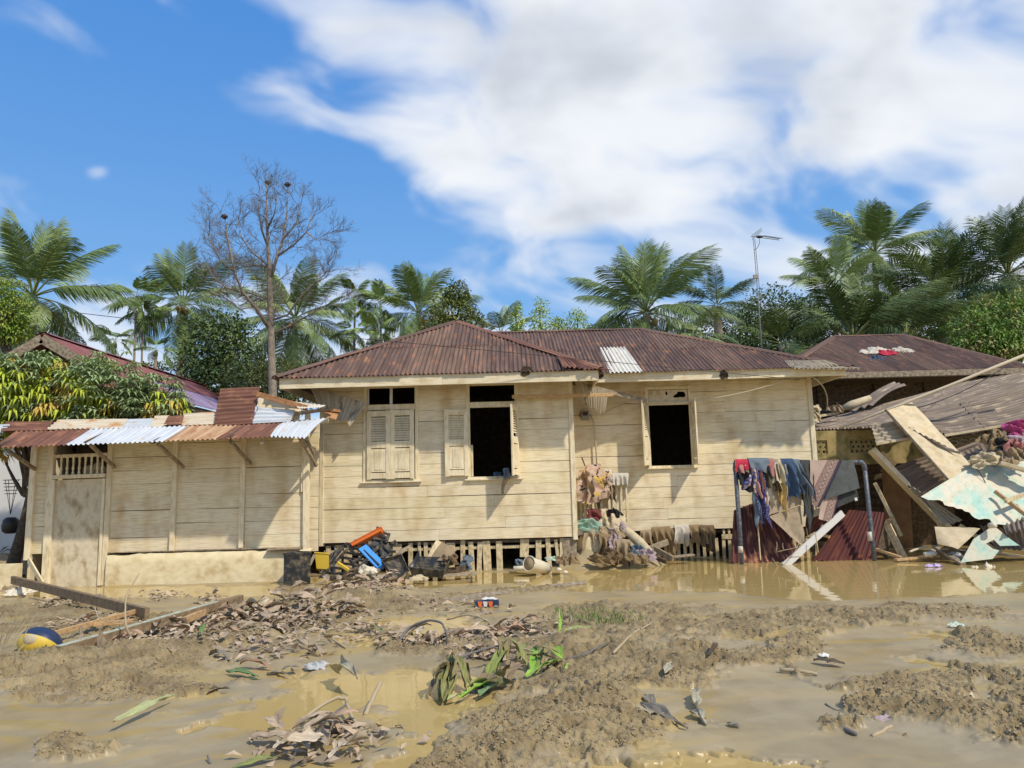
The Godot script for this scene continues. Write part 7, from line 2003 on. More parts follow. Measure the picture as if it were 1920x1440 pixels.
func make_recess_pile() -> void:
	var g := "bedding on the porch railing"
	tag(put("blanket", rag(Vector3(1.629, 1.598, -15.45), 0.42, 0.4, 3, Vector3(-0.1, 0.35, 1).normalized(), 0.22, 30), M.cloth_batik), "yellow and pink batik blanket bundled over the porch railing", "blanket", g)
	tag(put("quilt", drape(Vector3(1.357, 1.814, -15.62), Vector3(1.569, 1.842, -15.62), 0.45, 0.2, 1.3, 0.06, 2, 0.1, 0.07, 1.0), M.cloth_maroon), "dark red quilt at the left end of the porch railing", "blanket", g)
	tag(put("pink_sheet", drape(Vector3(1.479, 1.855, -15.6), Vector3(1.723, 1.87, -15.6), 0.55, 0.2, 2.2, 0.05, 4, 0.0, 0.09, 1.1, 0.05), M.cloth_pink), "pale pink bed sheet folded over the porch railing", "blanket", g)
	tag(put("dotted_cloth", drape(Vector3(1.724, 1.838, -15.62), Vector3(2.032, 1.797, -15.62), 0.16, 0.2, 1.5, 0.05, 5, 0.3, 0.085, 1.0), M.cloth_dots), "spotted white cloth on top of the porch railing", "blanket", g)
	tag(put("white_cloth", drape(Vector3(2.011, 1.764, -15.64), Vector3(2.368, 1.755, -15.66), 0.2, 0.2, 4.0, 0.05, 6, 0.1, 0.06, 1.0), M.cloth_white), "frilled white cloth at the right end of the porch railing", "blanket", g)
	tag(put("tan_cloth", drape(Vector3(1.895, 1.679, -15.63), Vector3(2.049, 1.653, -15.63), 0.36, 0.2, 2.0, 0.04, 7, 0.2, 0.05, 1.0), M.cloth_tan), "tan rag drooping between the white and the batik bedding", "blanket", g)
	tag(put("brown_rag", tube_mesh(curve(Vector3(1.683, 1.305, -15.45), Vector3(1.731, 1.036, -15.4), Vector3(1.73, 0.774, -15.3), 8), [0.06, 0.05, 0.03, 0.025, 0.03, 0.03, 0.025, 0.03, 0.02], 8), M.cloth_mud_dark), "twisted brown rag trailing from the railing to the heap", "cloth")
	# clothes washed onto the mud heap
	g = "muddy clothes on the heap at the house corner"
	var heap := [
		["cloth_maroon", Vector3(1.659, 0.866, -15.2), 0.36, 0.26, "maroon knitted cloth at the top of the corner heap"],
		["cloth_teal", Vector3(1.484, 0.744, -15), 0.34, 0.16, "pale teal cloth at the top left of the corner heap"],
		["cloth_cream", Vector3(1.901, 0.832, -15.1), 0.3, 0.3, "cream cloth with dark hem beside the maroon one on the corner heap"],
		["cloth_black", Vector3(1.977, 0.954, -15.15), 0.16, 0.1, "black cloth edge at the top right of the corner heap"],
		["cloth_mauve", Vector3(2.03, 0.699, -15), 0.22, 0.13, "mauve cloth in the middle of the corner heap"],
		["cloth_tan", Vector3(1.887, 0.616, -14.9), 0.3, 0.14, "tan cloth across the middle of the corner heap"],
		["cloth_mud_dark", Vector3(1.837, 0.205, -14.5), 0.2, 0.16, "dark muddy garment low on the corner heap"],
		["cloth_mauve", Vector3(1.902, 0.463, -14.75), 0.16, 0.2, "brownish pink sleeve on the corner heap"],
		["cloth_grey_blue", Vector3(2.341, 0.242, -14.6), 0.22, 0.2, "grey blue cloth at the right foot of the corner heap"],
		["cloth_mauve", Vector3(2.493, 0.193, -14.55), 0.2, 0.12, "mauve rag at the water's edge right of the corner heap"],
		["cloth_mud", Vector3(2.273, 0.144, -14.4), 0.3, 0.12, "muddy cloth spread flat at the foot of the corner heap"],
		["cloth_mud", Vector3(1.619, 0.121, -14.4), 0.3, 0.12, "silted rag flat on the mud left of the heap's foot"]]
	var i := 40
	for e in heap:
		i += 3
		tag(put("garment", rag(e[1], e[2], e[3], i, Vector3(0.1, 0.75, 0.75).normalized(), 0.13, 26), M[e[0]]), e[4], "clothes", g)
	for e in [[Vector3(1.329, 0.668, -14.95), Vector3(1.645, 0.702, -14.95), 0.5, 1.6, 0.09, "cloth_tan", "mud soaked trousers hanging on the left flank of the corner heap"], [Vector3(1.623, 0.588, -14.8), Vector3(1.886, 0.565, -14.75), 0.5, 2.0, 0.08, "cloth_mud", "mud soaked shirt with upright folds in the centre of the corner heap"], [Vector3(1.897, 0.507, -14.7), Vector3(2.196, 0.463, -14.65), 0.42, 2.4, 0.08, "cloth_tan", "tan jacket lying at the front of the corner heap"]]:
		i += 1
		tag(put("garment", drape(e[0], e[1], e[2], 0.15, e[3], e[4], i, 0.3, 0.06, 1.2), M[e[5]]), e[6], "clothes", g)
	tag(put("rolled_cloth", tube_mesh([Vector3(2.086, 0.781, -15), Vector3(2.222, 0.628, -14.9), Vector3(2.405, 0.446, -14.8), Vector3(2.565, 0.278, -14.7), Vector3(2.605, 0.221, -14.65)], [0.05, 0.09, 0.1, 0.07, 0.02], 10), M.cloth_cream), "long cream roll of cloth sliding down the corner heap", "cloth")
	# boards at the heap
	tag(bar(self, "grey_board", Vector3(2.599, 0.303, -15), Vector3(3.024, 0.422, -15.2), 0.04, 0.12, M.grey_wood), "weathered grey board slanting up right of the corner heap", "board")
	tag(bar(self, "grey_board", Vector3(2.682, 0.334, -15.1), Vector3(3.01, 0.136, -14.7), 0.05, 0.1, M.grey_wood), "weathered grey board slanting down into the water right of the corner heap", "board")
	tag(bar(self, "dark_board", Vector3(2.536, 0.231, -14.9), Vector3(2.864, 0.089, -14.6), 0.06, 0.08, M.dark_wood), "dark board at the water's edge right of the corner heap", "board")
	tag(bar(self, "flat_board", Vector3(3.073, 0.147, -15), Vector3(3.496, 0.168, -15.1), 0.16, 0.03, M.grey_wood), "flat grey board lying at the foot of the second skirting", "board")
	tag(bar(self, "porch_stick", Vector3(1.422, 2.157, -15.7), Vector3(1.502, 1.887, -15.6), 0.025, 0.03, M.dark_wood, Vector3.BACK), "short dark stick leaning on the wall above the bedding", "stick")
	tag(put("white_block", board(Vector3(1.231, 0.857, -14.95), Vector3(1.336, 0.854, -14.95), Vector3(1.323, 0.631, -14.9), Vector3(1.228, 0.623, -14.9), 0.12), M.plastic_white), "white block at the foot of the corner board", "block")
	# clothes along the second skirting
	g = "clothes hung along the lower skirting"
	var z := 15.78
	for e in [[Vector3(2.575, 0.587, -15.78), Vector3(2.819, 0.602, -15.78), 0.26, 2.0, "cloth_tan", "tan cloth with yellow marks at the left end of the second skirting"], [Vector3(2.822, 0.646, -15.78), Vector3(3.199, 0.658, -15.78), 0.28, 2.6, "cloth_mud", "mud brown cloth hung left on the second skirting"], [Vector3(3.126, 0.617, -15.76), Vector3(3.326, 0.623, -15.76), 0.56, 1.6, "cloth_mud", "long mud brown cloth reaching the water on the second skirting"], [Vector3(3.28, 0.679, -15.74), Vector3(3.579, 0.683, -15.74), 0.34, 2.0, "cloth_white", "greyish white cloth in the middle of the second skirting"], [Vector3(3.567, 0.672, -15.74), Vector3(3.877, 0.675, -15.74), 0.36, 2.0, "cloth_mud", "mud soaked trousers right of the white cloth on the second skirting"], [Vector3(3.805, 0.667, -15.72), Vector3(4.092, 0.66, -15.72), 0.46, 2.4, "cloth_mud_dark", "dark mud soaked cloth at the right end of the row on the second skirting"]]:
		i += 1
		tag(put("garment", drape(e[0], e[1], e[2], 0.1, e[3], 0.06, i, 0.2, 0.04, 1.1), M[e[4]]), e[5], "clothes", g)
	# rags on the second window's sill
	tag(put("blue_rag", rag(Vector3(-0.333, 1.829, -14.46), 0.1, 0.06, 71, Vector3(0, 0.6, 0.8), 0.05, 14), M.cloth_denim), "small blue rag on the sill of the second window", "cloth")
	tag(put("grey_rag", rag(Vector3(-0.148, 1.845, -14.45), 0.08, 0.12, 72, Vector3(0, 0.4, 0.9), 0.05, 14), M.cloth_grey_blue), "small grey rag on the sill of the second window", "cloth")
	tag(put("tan_rag", tube_mesh(curve(Vector3(-0.098, 1.793, -14.45), Vector3(-0.253, 1.695, -14.42), Vector3(-0.229, 1.441, -14.45), 8), [0.05, 0.05, 0.045, 0.04, 0.04, 0.032, 0.03, 0.028, 0.018], 8), M.cloth_tan), "knotted tan rag hanging from the sill of the second window", "cloth")

# open tray with sloping sides: mouth corners a b c d, depth vector, wall inset
func tray_mesh(a: Vector3, b: Vector3, c: Vector3, d: Vector3, deep: Vector3, inset := 0.12, t := 0.006) -> ArrayMesh:
	var mb := MB.new()
	var m := (a + b + c + d) / 4.0
	var mouth := [a, b, c, d]
	var foot := []
	for p in mouth: foot.append(p.lerp(m, inset) + deep)
	for k in 4:
		var k2 := (k + 1) % 4
		mb.quad(mouth[k], mouth[k2], foot[k2], foot[k])
		var i0: Vector3 = mouth[k].lerp(m, 0.03)
		var i1: Vector3 = mouth[k2].lerp(m, 0.03)
		var j0: Vector3 = foot[k].lerp(m, 0.03) - deep * 0.04
		var j1: Vector3 = foot[k2].lerp(m, 0.03) - deep * 0.04
		mb.quad(i1, i0, j0, j1)
		mb.quad(mouth[k2], mouth[k], i0, i1)
	mb.quad(foot[0], foot[1], foot[2], foot[3])
	mb.quad(foot[3].lerp(m, 0.03) - deep * 0.04, foot[2].lerp(m, 0.03) - deep * 0.04, foot[1].lerp(m, 0.03) - deep * 0.04, foot[0].lerp(m, 0.03) - deep * 0.04)
	for k in 4:
		mb.beam(mouth[k], mouth[(k + 1) % 4], 0.022, 0.02)
	return mb.mesh()

func make_junk_pile() -> void:
	# the black plastic shelving, crushed into a leaning lattice
	var S := thing("black_shelving", "crushed black muddy plastic shelving heaped against the house's left corner", "shelving", "", Vector3(-3.04, -0.008, -14.1))
	var bars := []
	# side frames with rungs, thrown one over the other
	for e in [[Vector3(-3.581, 0.013, -13.8), Vector3(-2.994, 0.684, -14.25), Vector3(-3.012, 0.005, -13.45), Vector3(-2.501, 0.596, -13.95), 8], [Vector3(-3.274, 0.574, -14.25), Vector3(-2.463, 0.756, -14.3), Vector3(-3, 0.433, -14), Vector3(-2.224, 0.466, -14.05), 6], [Vector3(-3.573, 0.323, -14.1), Vector3(-3.165, 0.626, -14.3), Vector3(-3.579, 0.124, -13.9), Vector3(-3.356, 0.375, -14.1), 4], [Vector3(-3.013, 0.361, -13.75), Vector3(-2.628, 0.117, -13.5), Vector3(-2.725, 0.521, -14), Vector3(-2.359, 0.226, -13.8), 3], [Vector3(-2.646, 0.686, -14.1), Vector3(-2.575, 0.912, -14.2), Vector3(-2.409, 0.621, -14.1), Vector3(-2.365, 0.789, -14.2), 3]]:
		bars.append([e[0], e[1]])
		bars.append([e[2], e[3]])
		for k in e[4]:
			var t: float = (k + 0.5) / e[4]
			bars.append([(e[0] as Vector3).lerp(e[1], t), (e[2] as Vector3).lerp(e[3], t)])
	bars += [[Vector3(-2.527, 0.624, -14.1), Vector3(-2.333, 0.454, -14)], [Vector3(-2.48, 0.708, -14), Vector3(-2.481, 0.424, -13.95)], [Vector3(-2.637, 0.419, -14.05), Vector3(-2.217, 0.609, -14.2)], [Vector3(-2.32, 0.6, -14.1), Vector3(-2.239, 0.652, -14.15)]]
	for b in bars:
		put("shelf_bar", beam_mesh(b[0], b[1], 0.04, 0.045, Vector3.UP), M.black_muddy, S)
	put("shelf_panel", board(Vector3(-2.745, 0.659, -14.1), Vector3(-2.445, 0.713, -14.2), Vector3(-2.285, 0.414, -14), Vector3(-2.609, 0.317, -13.9), 0.02, 0.01), M.black_muddy, S)
	tag(put("orange_tray", tray_mesh(Vector3(-3.071, 0.638, -14.1), Vector3(-2.507, 0.916, -14.1), Vector3(-2.454, 0.778, -14.25), Vector3(-3.015, 0.579, -14.35), Vector3(0.02, -0.06, 0.02), 0.05), M.plastic_orange), "orange plastic tray tipped on top of the black shelving", "tray")
	tag(put("blue_crate", tray_mesh(Vector3(-2.861, 0.537, -13.85), Vector3(-2.755, 0.603, -13.95), Vector3(-2.38, 0.293, -13.7), Vector3(-2.458, 0.194, -13.6), Vector3(0.03, -0.06, -0.12), 0.06), M.plastic_blue), "bright blue drawer front stuck in the black shelving", "drawer")
	var D: Node = get_node("blue_crate")
	put("drawer_face", board(Vector3(-2.867, 0.549, -13.83), Vector3(-2.741, 0.614, -13.93), Vector3(-2.357, 0.295, -13.68), Vector3(-2.445, 0.187, -13.58), 0.012, 0.0, 2, 2), M.plastic_blue, D)
	put("drawer_groove", board(Vector3(-2.789, 0.528, -13.83), Vector3(-2.774, 0.545, -13.85), Vector3(-2.444, 0.283, -13.63), Vector3(-2.459, 0.267, -13.61), 0.01, 0.0, 1, 4), M.plastic_black, D)
	tag(put("yellow_container", tray_mesh(Vector3(-3.679, 0.497, -13.9), Vector3(-3.426, 0.471, -13.9), Vector3(-3.48, 0.388, -14.2), Vector3(-3.738, 0.414, -14.2), Vector3(0.02, -0.28, 0.0), 0.12), M.plastic_yellow), "yellow plastic container crushed at the left of the black shelving", "container")
	tag(put("yellow_stick", beam_mesh(Vector3(-3.224, 0.319, -13.75), Vector3(-2.991, 0.184, -13.65), 0.05, 0.05), M.plastic_yellow), "yellowed slat inside the black shelving", "slat")
	tag(put("black_tray", tray_mesh(Vector3(-1.898, 0.238, -13.4), Vector3(-1.262, 0.189, -13.2), Vector3(-1.19, 0.338, -13.9), Vector3(-1.825, 0.364, -14), Vector3(0.01, -0.14, 0.0), 0.12), M.black_muddy), "black plastic tray lying open at the right of the junk heap", "tray")
	tag(put("black_tray", tray_mesh(Vector3(-2.392, 0.369, -13.5), Vector3(-2.091, 0.048, -13.2), Vector3(-1.912, 0.173, -13.5), Vector3(-2.103, 0.437, -13.9), Vector3(-0.05, -0.05, -0.06), 0.15), M.black_muddy), "black plastic tray tilted on its side in the junk heap", "tray")
	tag(put("black_shard", board(Vector3(-1.888, 0.219, -13.4), Vector3(-1.733, 0.529, -13.6), Vector3(-1.725, 0.38, -13.6), Vector3(-1.842, 0.218, -13.4), 0.01), M.plastic_black), "pointed black shard upright beside the open black tray", "shard")
	tag(put("black_shard", board(Vector3(-2.216, 0.47, -14), Vector3(-1.934, 0.59, -14.1), Vector3(-2, 0.503, -14), Vector3(-2.142, 0.4, -13.9), 0.01), M.grey_wood), "grey pointed board sticking up behind the black trays", "shard")
	tag(put("cardboard", board(Vector3(-1.6, 0.301, -14), Vector3(-1.386, 0.611, -14.15), Vector3(-1.098, 0.48, -14), Vector3(-1.259, 0.292, -13.8), 0.012, 0.03), M.cloth_tan), "limp tan cardboard sheet leaning on the skirting", "cardboard")
	tag(put("cardboard", board(Vector3(-1.66, 0.331, -14.1), Vector3(-1.5, 0.642, -14.3), Vector3(-1.36, 0.58, -14.3), Vector3(-1.503, 0.279, -14), 0.012, 0.02), M.slat_wood), "second tan sheet, narrower, behind the limp cardboard", "cardboard")
	tag(put("muddy_bag", rag(Vector3(-1.201, 0.281, -13.9), 0.14, 0.12, 80, Vector3(0, 0.5, 0.8).normalized(), 0.1, 16), M.cloth_mud_dark), "crumpled muddy bag beside the cardboard", "bag")
	tag(put("blue_grey_rag", rag(Vector3(-0.936, 0.197, -14.3), 0.13, 0.16, 81, Vector3(0, 0.3, 1).normalized(), 0.08, 16), M.cloth_grey_blue), "blue grey rag caught at the skirting slats", "cloth")
	tag(put("blue_grey_rag", rag(Vector3(0.042, 0.172, -14.3), 0.09, 0.09, 82, Vector3(0, 0.3, 1).normalized(), 0.06, 14), M.cloth_grey_blue), "small blue grey rag left of the white bucket", "cloth")
	tag(put("white_pipe", tube_mesh([Vector3(-0.06, 0.098, -14.1), Vector3(0.226, 0.1, -14.1)], [0.045, 0.045], 12), M.plastic_white), "short off white pipe in the water left of the bucket", "pipe")
	tag(bar(self, "dark_log", Vector3(-1.3, 0.104, -13.9), Vector3(-0.947, 0.131, -14), 0.12, 0.1, M.dark_wood), "dark log at the right end of the junk heap", "log")
	tag(bar(self, "grey_plank", Vector3(-1.32, 0.077, -13.4), Vector3(-0.723, 0.085, -13.6), 0.2, 0.04, M.grey_wood), "muddy grey plank awash below the cardboard", "plank")
	# the off-white bucket on its side
	var bu := thing("white_bucket", "muddy off white bucket lying tipped in the water by the skirting", "bucket", "", Vector3(0.405, 0.051, -13.9))
	var bp := Vector3(0.22, 0.228, -13.6)
	var bq := Vector3(0.556, 0.093, -14)
	put("bucket_wall", tube_mesh([bp, bp.lerp(bq, 0.03), bp.lerp(bq, 0.5), bq], [0.13, 0.127, 0.115, 0.1], 22), M.plastic_white, bu)
	var ring := []
	var bd := (bq - bp).normalized()
	var bs := bd.cross(Vector3.UP).normalized()
	var bt := bs.cross(bd)
	for k in 25:
		ring.append(bp + (bs * cos(TAU * k / 24) + bt * sin(TAU * k / 24)) * 0.132)
	put("rim", tube_mesh(ring, [0.012], 6), M.plastic_white, bu)
	put("mouth", tube_mesh([bp - bd * 0.004, bp - bd * 0.003], [0.118, 0.118], 20), M.wet_mud, bu)
	# stone-like lumps
	for e in [[Vector3(0.748, 0.112, -13.6), 0.05, "small round white stone beside the bucket"], [Vector3(0.841, 0.097, -13.3), 0.045, "small white stone further right of the bucket"]]:
		tag(put("stone", lump_mesh(e[0], Vector3(e[1], e[1] * 0.7, e[1]), 4, 0.08, 8), M.plastic_white), e[2], "stone")
	tag(put("muddy_cloth", rag(Vector3(0.936, 0.199, -13.8), 0.26, 0.12, 84, Vector3(0, 0.8, 0.5).normalized(), 0.12, 20), M.cloth_mud), "mud caked cloth lying right of the bucket", "cloth")
	tag(put("banana_leaf", rag(Vector3(0.658, 0.243, -14), 0.14, 0.05, 85, Vector3(0, 0.8, 0.5).normalized(), 0.05, 14), M.turquoise), "pale green husk behind the bucket", "husk")
	# square black planter at the annex corner
	var pb := thing("black_planter", "square black planter streaked with mud standing in the water at the annex's corner", "planter", "", Vector3(-3.785, 0.004, -13.05))
	var mb := MB.new()
	var pc := Vector3(-3.836, 0, -13.227)
	var bs2 := Basis(Vector3.UP, -0.45)
	mb.box(pc + Vector3(0, 0.24, -0.12), Vector3(0.32, 0.6, 0.32), bs2)
	put("body", mb.mesh(), M.black_muddy, pb)
	mb = MB.new()
	for k in 4:
		var dd := Basis(Vector3.UP, -0.45 + k * PI / 2)
		mb.beam(pc + Vector3(0, 0.54, -0.12) + dd * Vector3(-0.17, 0, 0.165), pc + Vector3(0, 0.54, -0.12) + dd * Vector3(0.17, 0, 0.165), 0.025, 0.04)
	put("rim", mb.mesh(), M.black_muddy, pb)
	# splintered boards between the planter and the shelving
	for e in [[Vector3(-3.571, -0.008, -13.1), Vector3(-3.312, 0.049, -13.3), "splintered board between the planter and the shelving"], [Vector3(-3.786, 0.117, -13.6), Vector3(-3.652, 0.467, -13.8), "upright splinter right of the planter"], [Vector3(-2.891, -0.021, -13.2), Vector3(-2.403, 0.214, -13.4), "pale broken board in front of the shelving"], [Vector3(-3.236, -0.004, -13), Vector3(-2.814, 0.243, -13.4), "dark strip lying up onto the shelving"], [Vector3(-1.856, -0.009, -12.9), Vector3(-1.874, 0.189, -13.1), "short rusty stake standing before the open black tray"], [Vector3(-0.775, 0.004, -13), Vector3(-0.78, 0.08, -13.1), "tiny black stake standing in the water"]]:
		tag(bar(self, "broken_board", e[0], e[1], 0.035, 0.05, M.grey_wood if e[2].contains("pale") or e[2].contains("splint") else M.dark_wood), e[2], "board")
	tag(put("white_bag", rag(Vector3(-2.589, 0.194, -13.3), 0.2, 0.1, 86, Vector3(0, 0.7, 0.7).normalized(), 0.1, 18), M.plastic_white), "crumpled off white bag in front of the shelving", "bag")
	tag(put("white_bag", rag(Vector3(-1.643, 0.061, -13), 0.18, 0.07, 87, Vector3(0, 0.9, 0.4).normalized(), 0.07, 16), M.cloth_cream), "torn cream bag below the open black tray", "bag")

func make_debris() -> void:
	# floating litter on the water at the right
	tag(bar(self, "white_stick", Vector3(7.415, 0.189, -14.4), Vector3(7.898, 0.234, -14.8), 0.03, 0.03, M.plastic_white), "thin white stick floating before the brown partition", "stick")
	tag(bar(self, "white_stick", Vector3(7.898, 0.234, -14.8), Vector3(7.896, 0.177, -14.4), 0.03, 0.03, M.plastic_white), "second white stick, meeting the first at an angle", "stick")
	tag(put("white_bottle", tube_mesh([Vector3(7.626, 0.134, -14.3), Vector3(7.818, 0.148, -14.3), Vector3(7.868, 0.157, -14.3)], [0.05, 0.05, 0.02], 10), M.plastic_white), "white plastic bottle floating beside the dark board", "bottle")
	tag(put("white_bottle", tube_mesh([Vector3(8.04, 0.151, -14.2), Vector3(8.117, 0.128, -14), Vector3(8.174, 0.108, -14)], [0.06, 0.06, 0.02], 10), M.bag_clear), "greyish bottle among scraps right of the dark board", "bottle")
	tag(bar(self, "dark_plank", Vector3(7.996, 0.257, -14.6), Vector3(7.926, 0.021, -13.6), 0.1, 0.05, M.grey_wood), "dark narrow plank pointing out of the water towards the viewer", "plank")
	tag(put("lilac_bag", rag(Vector3(7.356, -0.009, -13.5), 0.2, 0.08, 60, Vector3.UP, 0.05, 16), M.plastic_lilac), "lilac plastic bag floating on the water", "bag")
	tag(put("white_scrap", rag(Vector3(7.955, -0.031, -13.3), 0.07, 0.05, 61, Vector3.UP, 0.05, 10), M.plastic_white), "small white scrap floating left of the shoe-shaped scrap", "scrap")
	tag(put("white_scrap", rag(Vector3(8.195, -0.037, -13.3), 0.14, 0.07, 62, Vector3(0.2, 1, 0.2).normalized(), 0.07, 12), M.plastic_white), "larger shoe-shaped white scrap floating at the right", "scrap")
	tag(bar(self, "thin_branch", Vector3(8.032, 0.246, -14), Vector3(8.989, 0.115, -13.7), 0.025, 0.025, M.twig), "long thin brown branch lying along the water's edge at the right", "branch")
	tag(bar(self, "thin_branch", Vector3(8.791, 0.177, -13.9), Vector3(9.205, 0.1, -13.6), 0.03, 0.03, M.twig_pale), "pale thin branch at the right edge of the water", "branch")
	tag(put("scrap_heap", rag(Vector3(8.076, 0.209, -14.2), 0.2, 0.1, 63, Vector3.UP, 0.06, 16), M.cloth_tan), "clump of tan scraps at the foot of the muddy board fragment", "scrap")
	# long weathered plank at the water's edge in the middle
	tag(put("shore_plank", board(Vector3(-1.053, 0.05, -10.958), Vector3(1.117, 0.05, -12.514), Vector3(1.117, 0.03, -12.335), Vector3(-1.01, 0.03, -10.737), 0.04, 0.01, 12, 2), M.grey_wood), "long weathered plank lying along the water's edge in the middle", "plank")
	# left: white sacks by the garden wall
	tag(put("white_sack", rag(Vector3(-8.233, 0.03, -12.724), 0.3, 0.13, 64, Vector3(0, 1, 0.3).normalized(), 0.1, 18), M.plastic_white), "white plastic sack in the water by the garden wall", "sack")
	tag(put("orange_sack", rag(Vector3(-8.756, 0.03, -13.269), 0.2, 0.1, 65, Vector3(0, 1, 0.3).normalized(), 0.08, 14), M.cloth_tan), "orange tinted sack behind the white one by the garden wall", "sack")
	# timbers on the left bank
	tag(bar(self, "dark_timber", Vector3(-8.507, 0.257, -12.9), Vector3(-4.588, 0.16, -9.526), 0.06, 0.13, M.brown_wood), "long dark timber sloping down from the garden wall", "timber")
	tag(bar(self, "painted_beam", Vector3(-4.308, 0.18, -7.233), Vector3(-3.616, 0.24, -10.043), 0.075, 0.095, M.brown_wood), "long greenish painted beam lying across the left mud bank", "beam")
	var pb: Node = get_node("painted_beam")
	var face := MB.new()
	face.beam(Vector3(-4.308, 0.18, -7.233) + Vector3(0, 0.05, 0), Vector3(-4.308, 0.18, -7.233).lerp(Vector3(-3.616, 0.24, -10.043), 0.82) + Vector3(0, 0.05, 0), 0.068, 0.006)
	put("paint_layer", face.mesh(), M.beam_paint, pb)
	tag(bar(self, "thin_frame_bar", Vector3(-5.06, 0.14, -8.353), Vector3(-4.818, 0.16, -9.721), 0.03, 0.06, M.fresh_wood), "thin orange brown lath behind the painted beam", "lath")
	tag(bar(self, "thin_frame_bar", Vector3(-5.002, 0.13, -8.964), Vector3(-4.553, 0.14, -9.119), 0.03, 0.05, M.fresh_wood), "short lath crossing the orange brown one", "lath")
	tag(bar(self, "short_timber", Vector3(-3.805, 0.18, -8.777), Vector3(-3.779, 0.2, -9.548), 0.05, 0.08, M.fresh_wood), "short brown timber under the painted beam's right end", "timber")
	# the round float
	var fc := Vector3(-5.044, 0.08, -8.15)
	var Fl := thing("round_float", "shiny round navy and yellow float half buried at the left edge", "float", "", fc - Vector3(0, 0.1, 0))
	var mb := MB.new()
	mb.smooth(true)
	for half in 2:
		mb = MB.new()
		mb.smooth(true)
		var rows := []
		for j in 11:
			var th := (PI / 2) * j / 10.0 + (0.0 if half == 0 else PI / 2)
			var line := PackedVector3Array()
			for i in 33:
				var ph := -TAU * i / 32
				var d := Vector3(sin(th) * cos(ph), cos(th), sin(th) * sin(ph))
				line.append(fc + Basis(Vector3(1, 0, 0.25).normalized(), -0.75) * (d * Vector3(0.225, 0.165, 0.2)) + Vector3(0, 0.0, 0))
			rows.append(line)
		mb.grid(rows)
		put("navy_half" if half == 0 else "yellow_half", mb.mesh(), M.navy_shell if half == 0 else M.yellow_shell, Fl)
	put("pale_patch", lump_mesh(fc + Vector3(0.0, 0.075, 0.155), Vector3(0.075, 0.06, 0.04), 1, 0.02, 10), M.cloth_cream, Fl)
	# printed carton on the mud
	var cc := Vector3(-0.42, 0.05, -10.315)
	var Ca := thing("printed_carton", "small navy and orange printed carton lying on the mud bank", "carton", "", cc)
	mb = MB.new()
	mb.box(cc, Vector3(0.32, 0.1, 0.16), Basis(Vector3.UP, 0.15))
	put("carton_body", mb.mesh(), M.navy_shell, Ca)
	for k in 3:
		put("print_patch", board(cc + Vector3(-0.11 + k * 0.07, 0.045, 0.1), cc + Vector3(-0.05 + k * 0.07, 0.04, 0.1), cc + Vector3(-0.06 + k * 0.07, -0.03, 0.1), cc + Vector3(-0.1 + k * 0.07, -0.02, 0.1), 0.006, 0.0, 2, 2), [M.plastic_orange, M.paint_white, M.plastic_orange][k], Ca)
	put("lid", rag(cc + Vector3(0.04, 0.05, 0), 0.12, 0.06, 66, Vector3.UP, 0.03, 10), M.paint_white, Ca)
	# clear plastic bits and a tile
	for e in [[Vector3(-3.658, 0.03, -10.705), 0.1, "bag_clear", "clear plastic wrapper on the leaf strewn bank"], [Vector3(-1.837, 0.02, -7.016), 0.12, "bag_clear", "grey foil scrap among leaves left of the big puddle"], [Vector3(-2.375, 0.02, -7.64), 0.04, "plastic_blue", "tiny blue plastic scrap among the leaves"], [Vector3(2.716, 0.03, -6.932), 0.05, "paint_white", "small white paper scrap on the right bank"], [Vector3(4.576, 0.03, -8.074), 0.09, "turquoise", "green plastic scrap on the far right bank"], [Vector3(2.362, 0.03, -5.101), 0.07, "cloth_mauve", "mauve rag scrap in the silt between the right banks"], [Vector3(2.814, 0.05, -5.235), 0.035, "paint_white", "bright white chip on the lower right bank"]]:
		tag(put("litter_scrap", rag(e[0], e[1], e[1] * 0.6, int(e[1] * 900) + 7, Vector3(0, 1, 0.3).normalized(), e[1] * 0.4, 10), M[e[2]]), e[3], "litter")


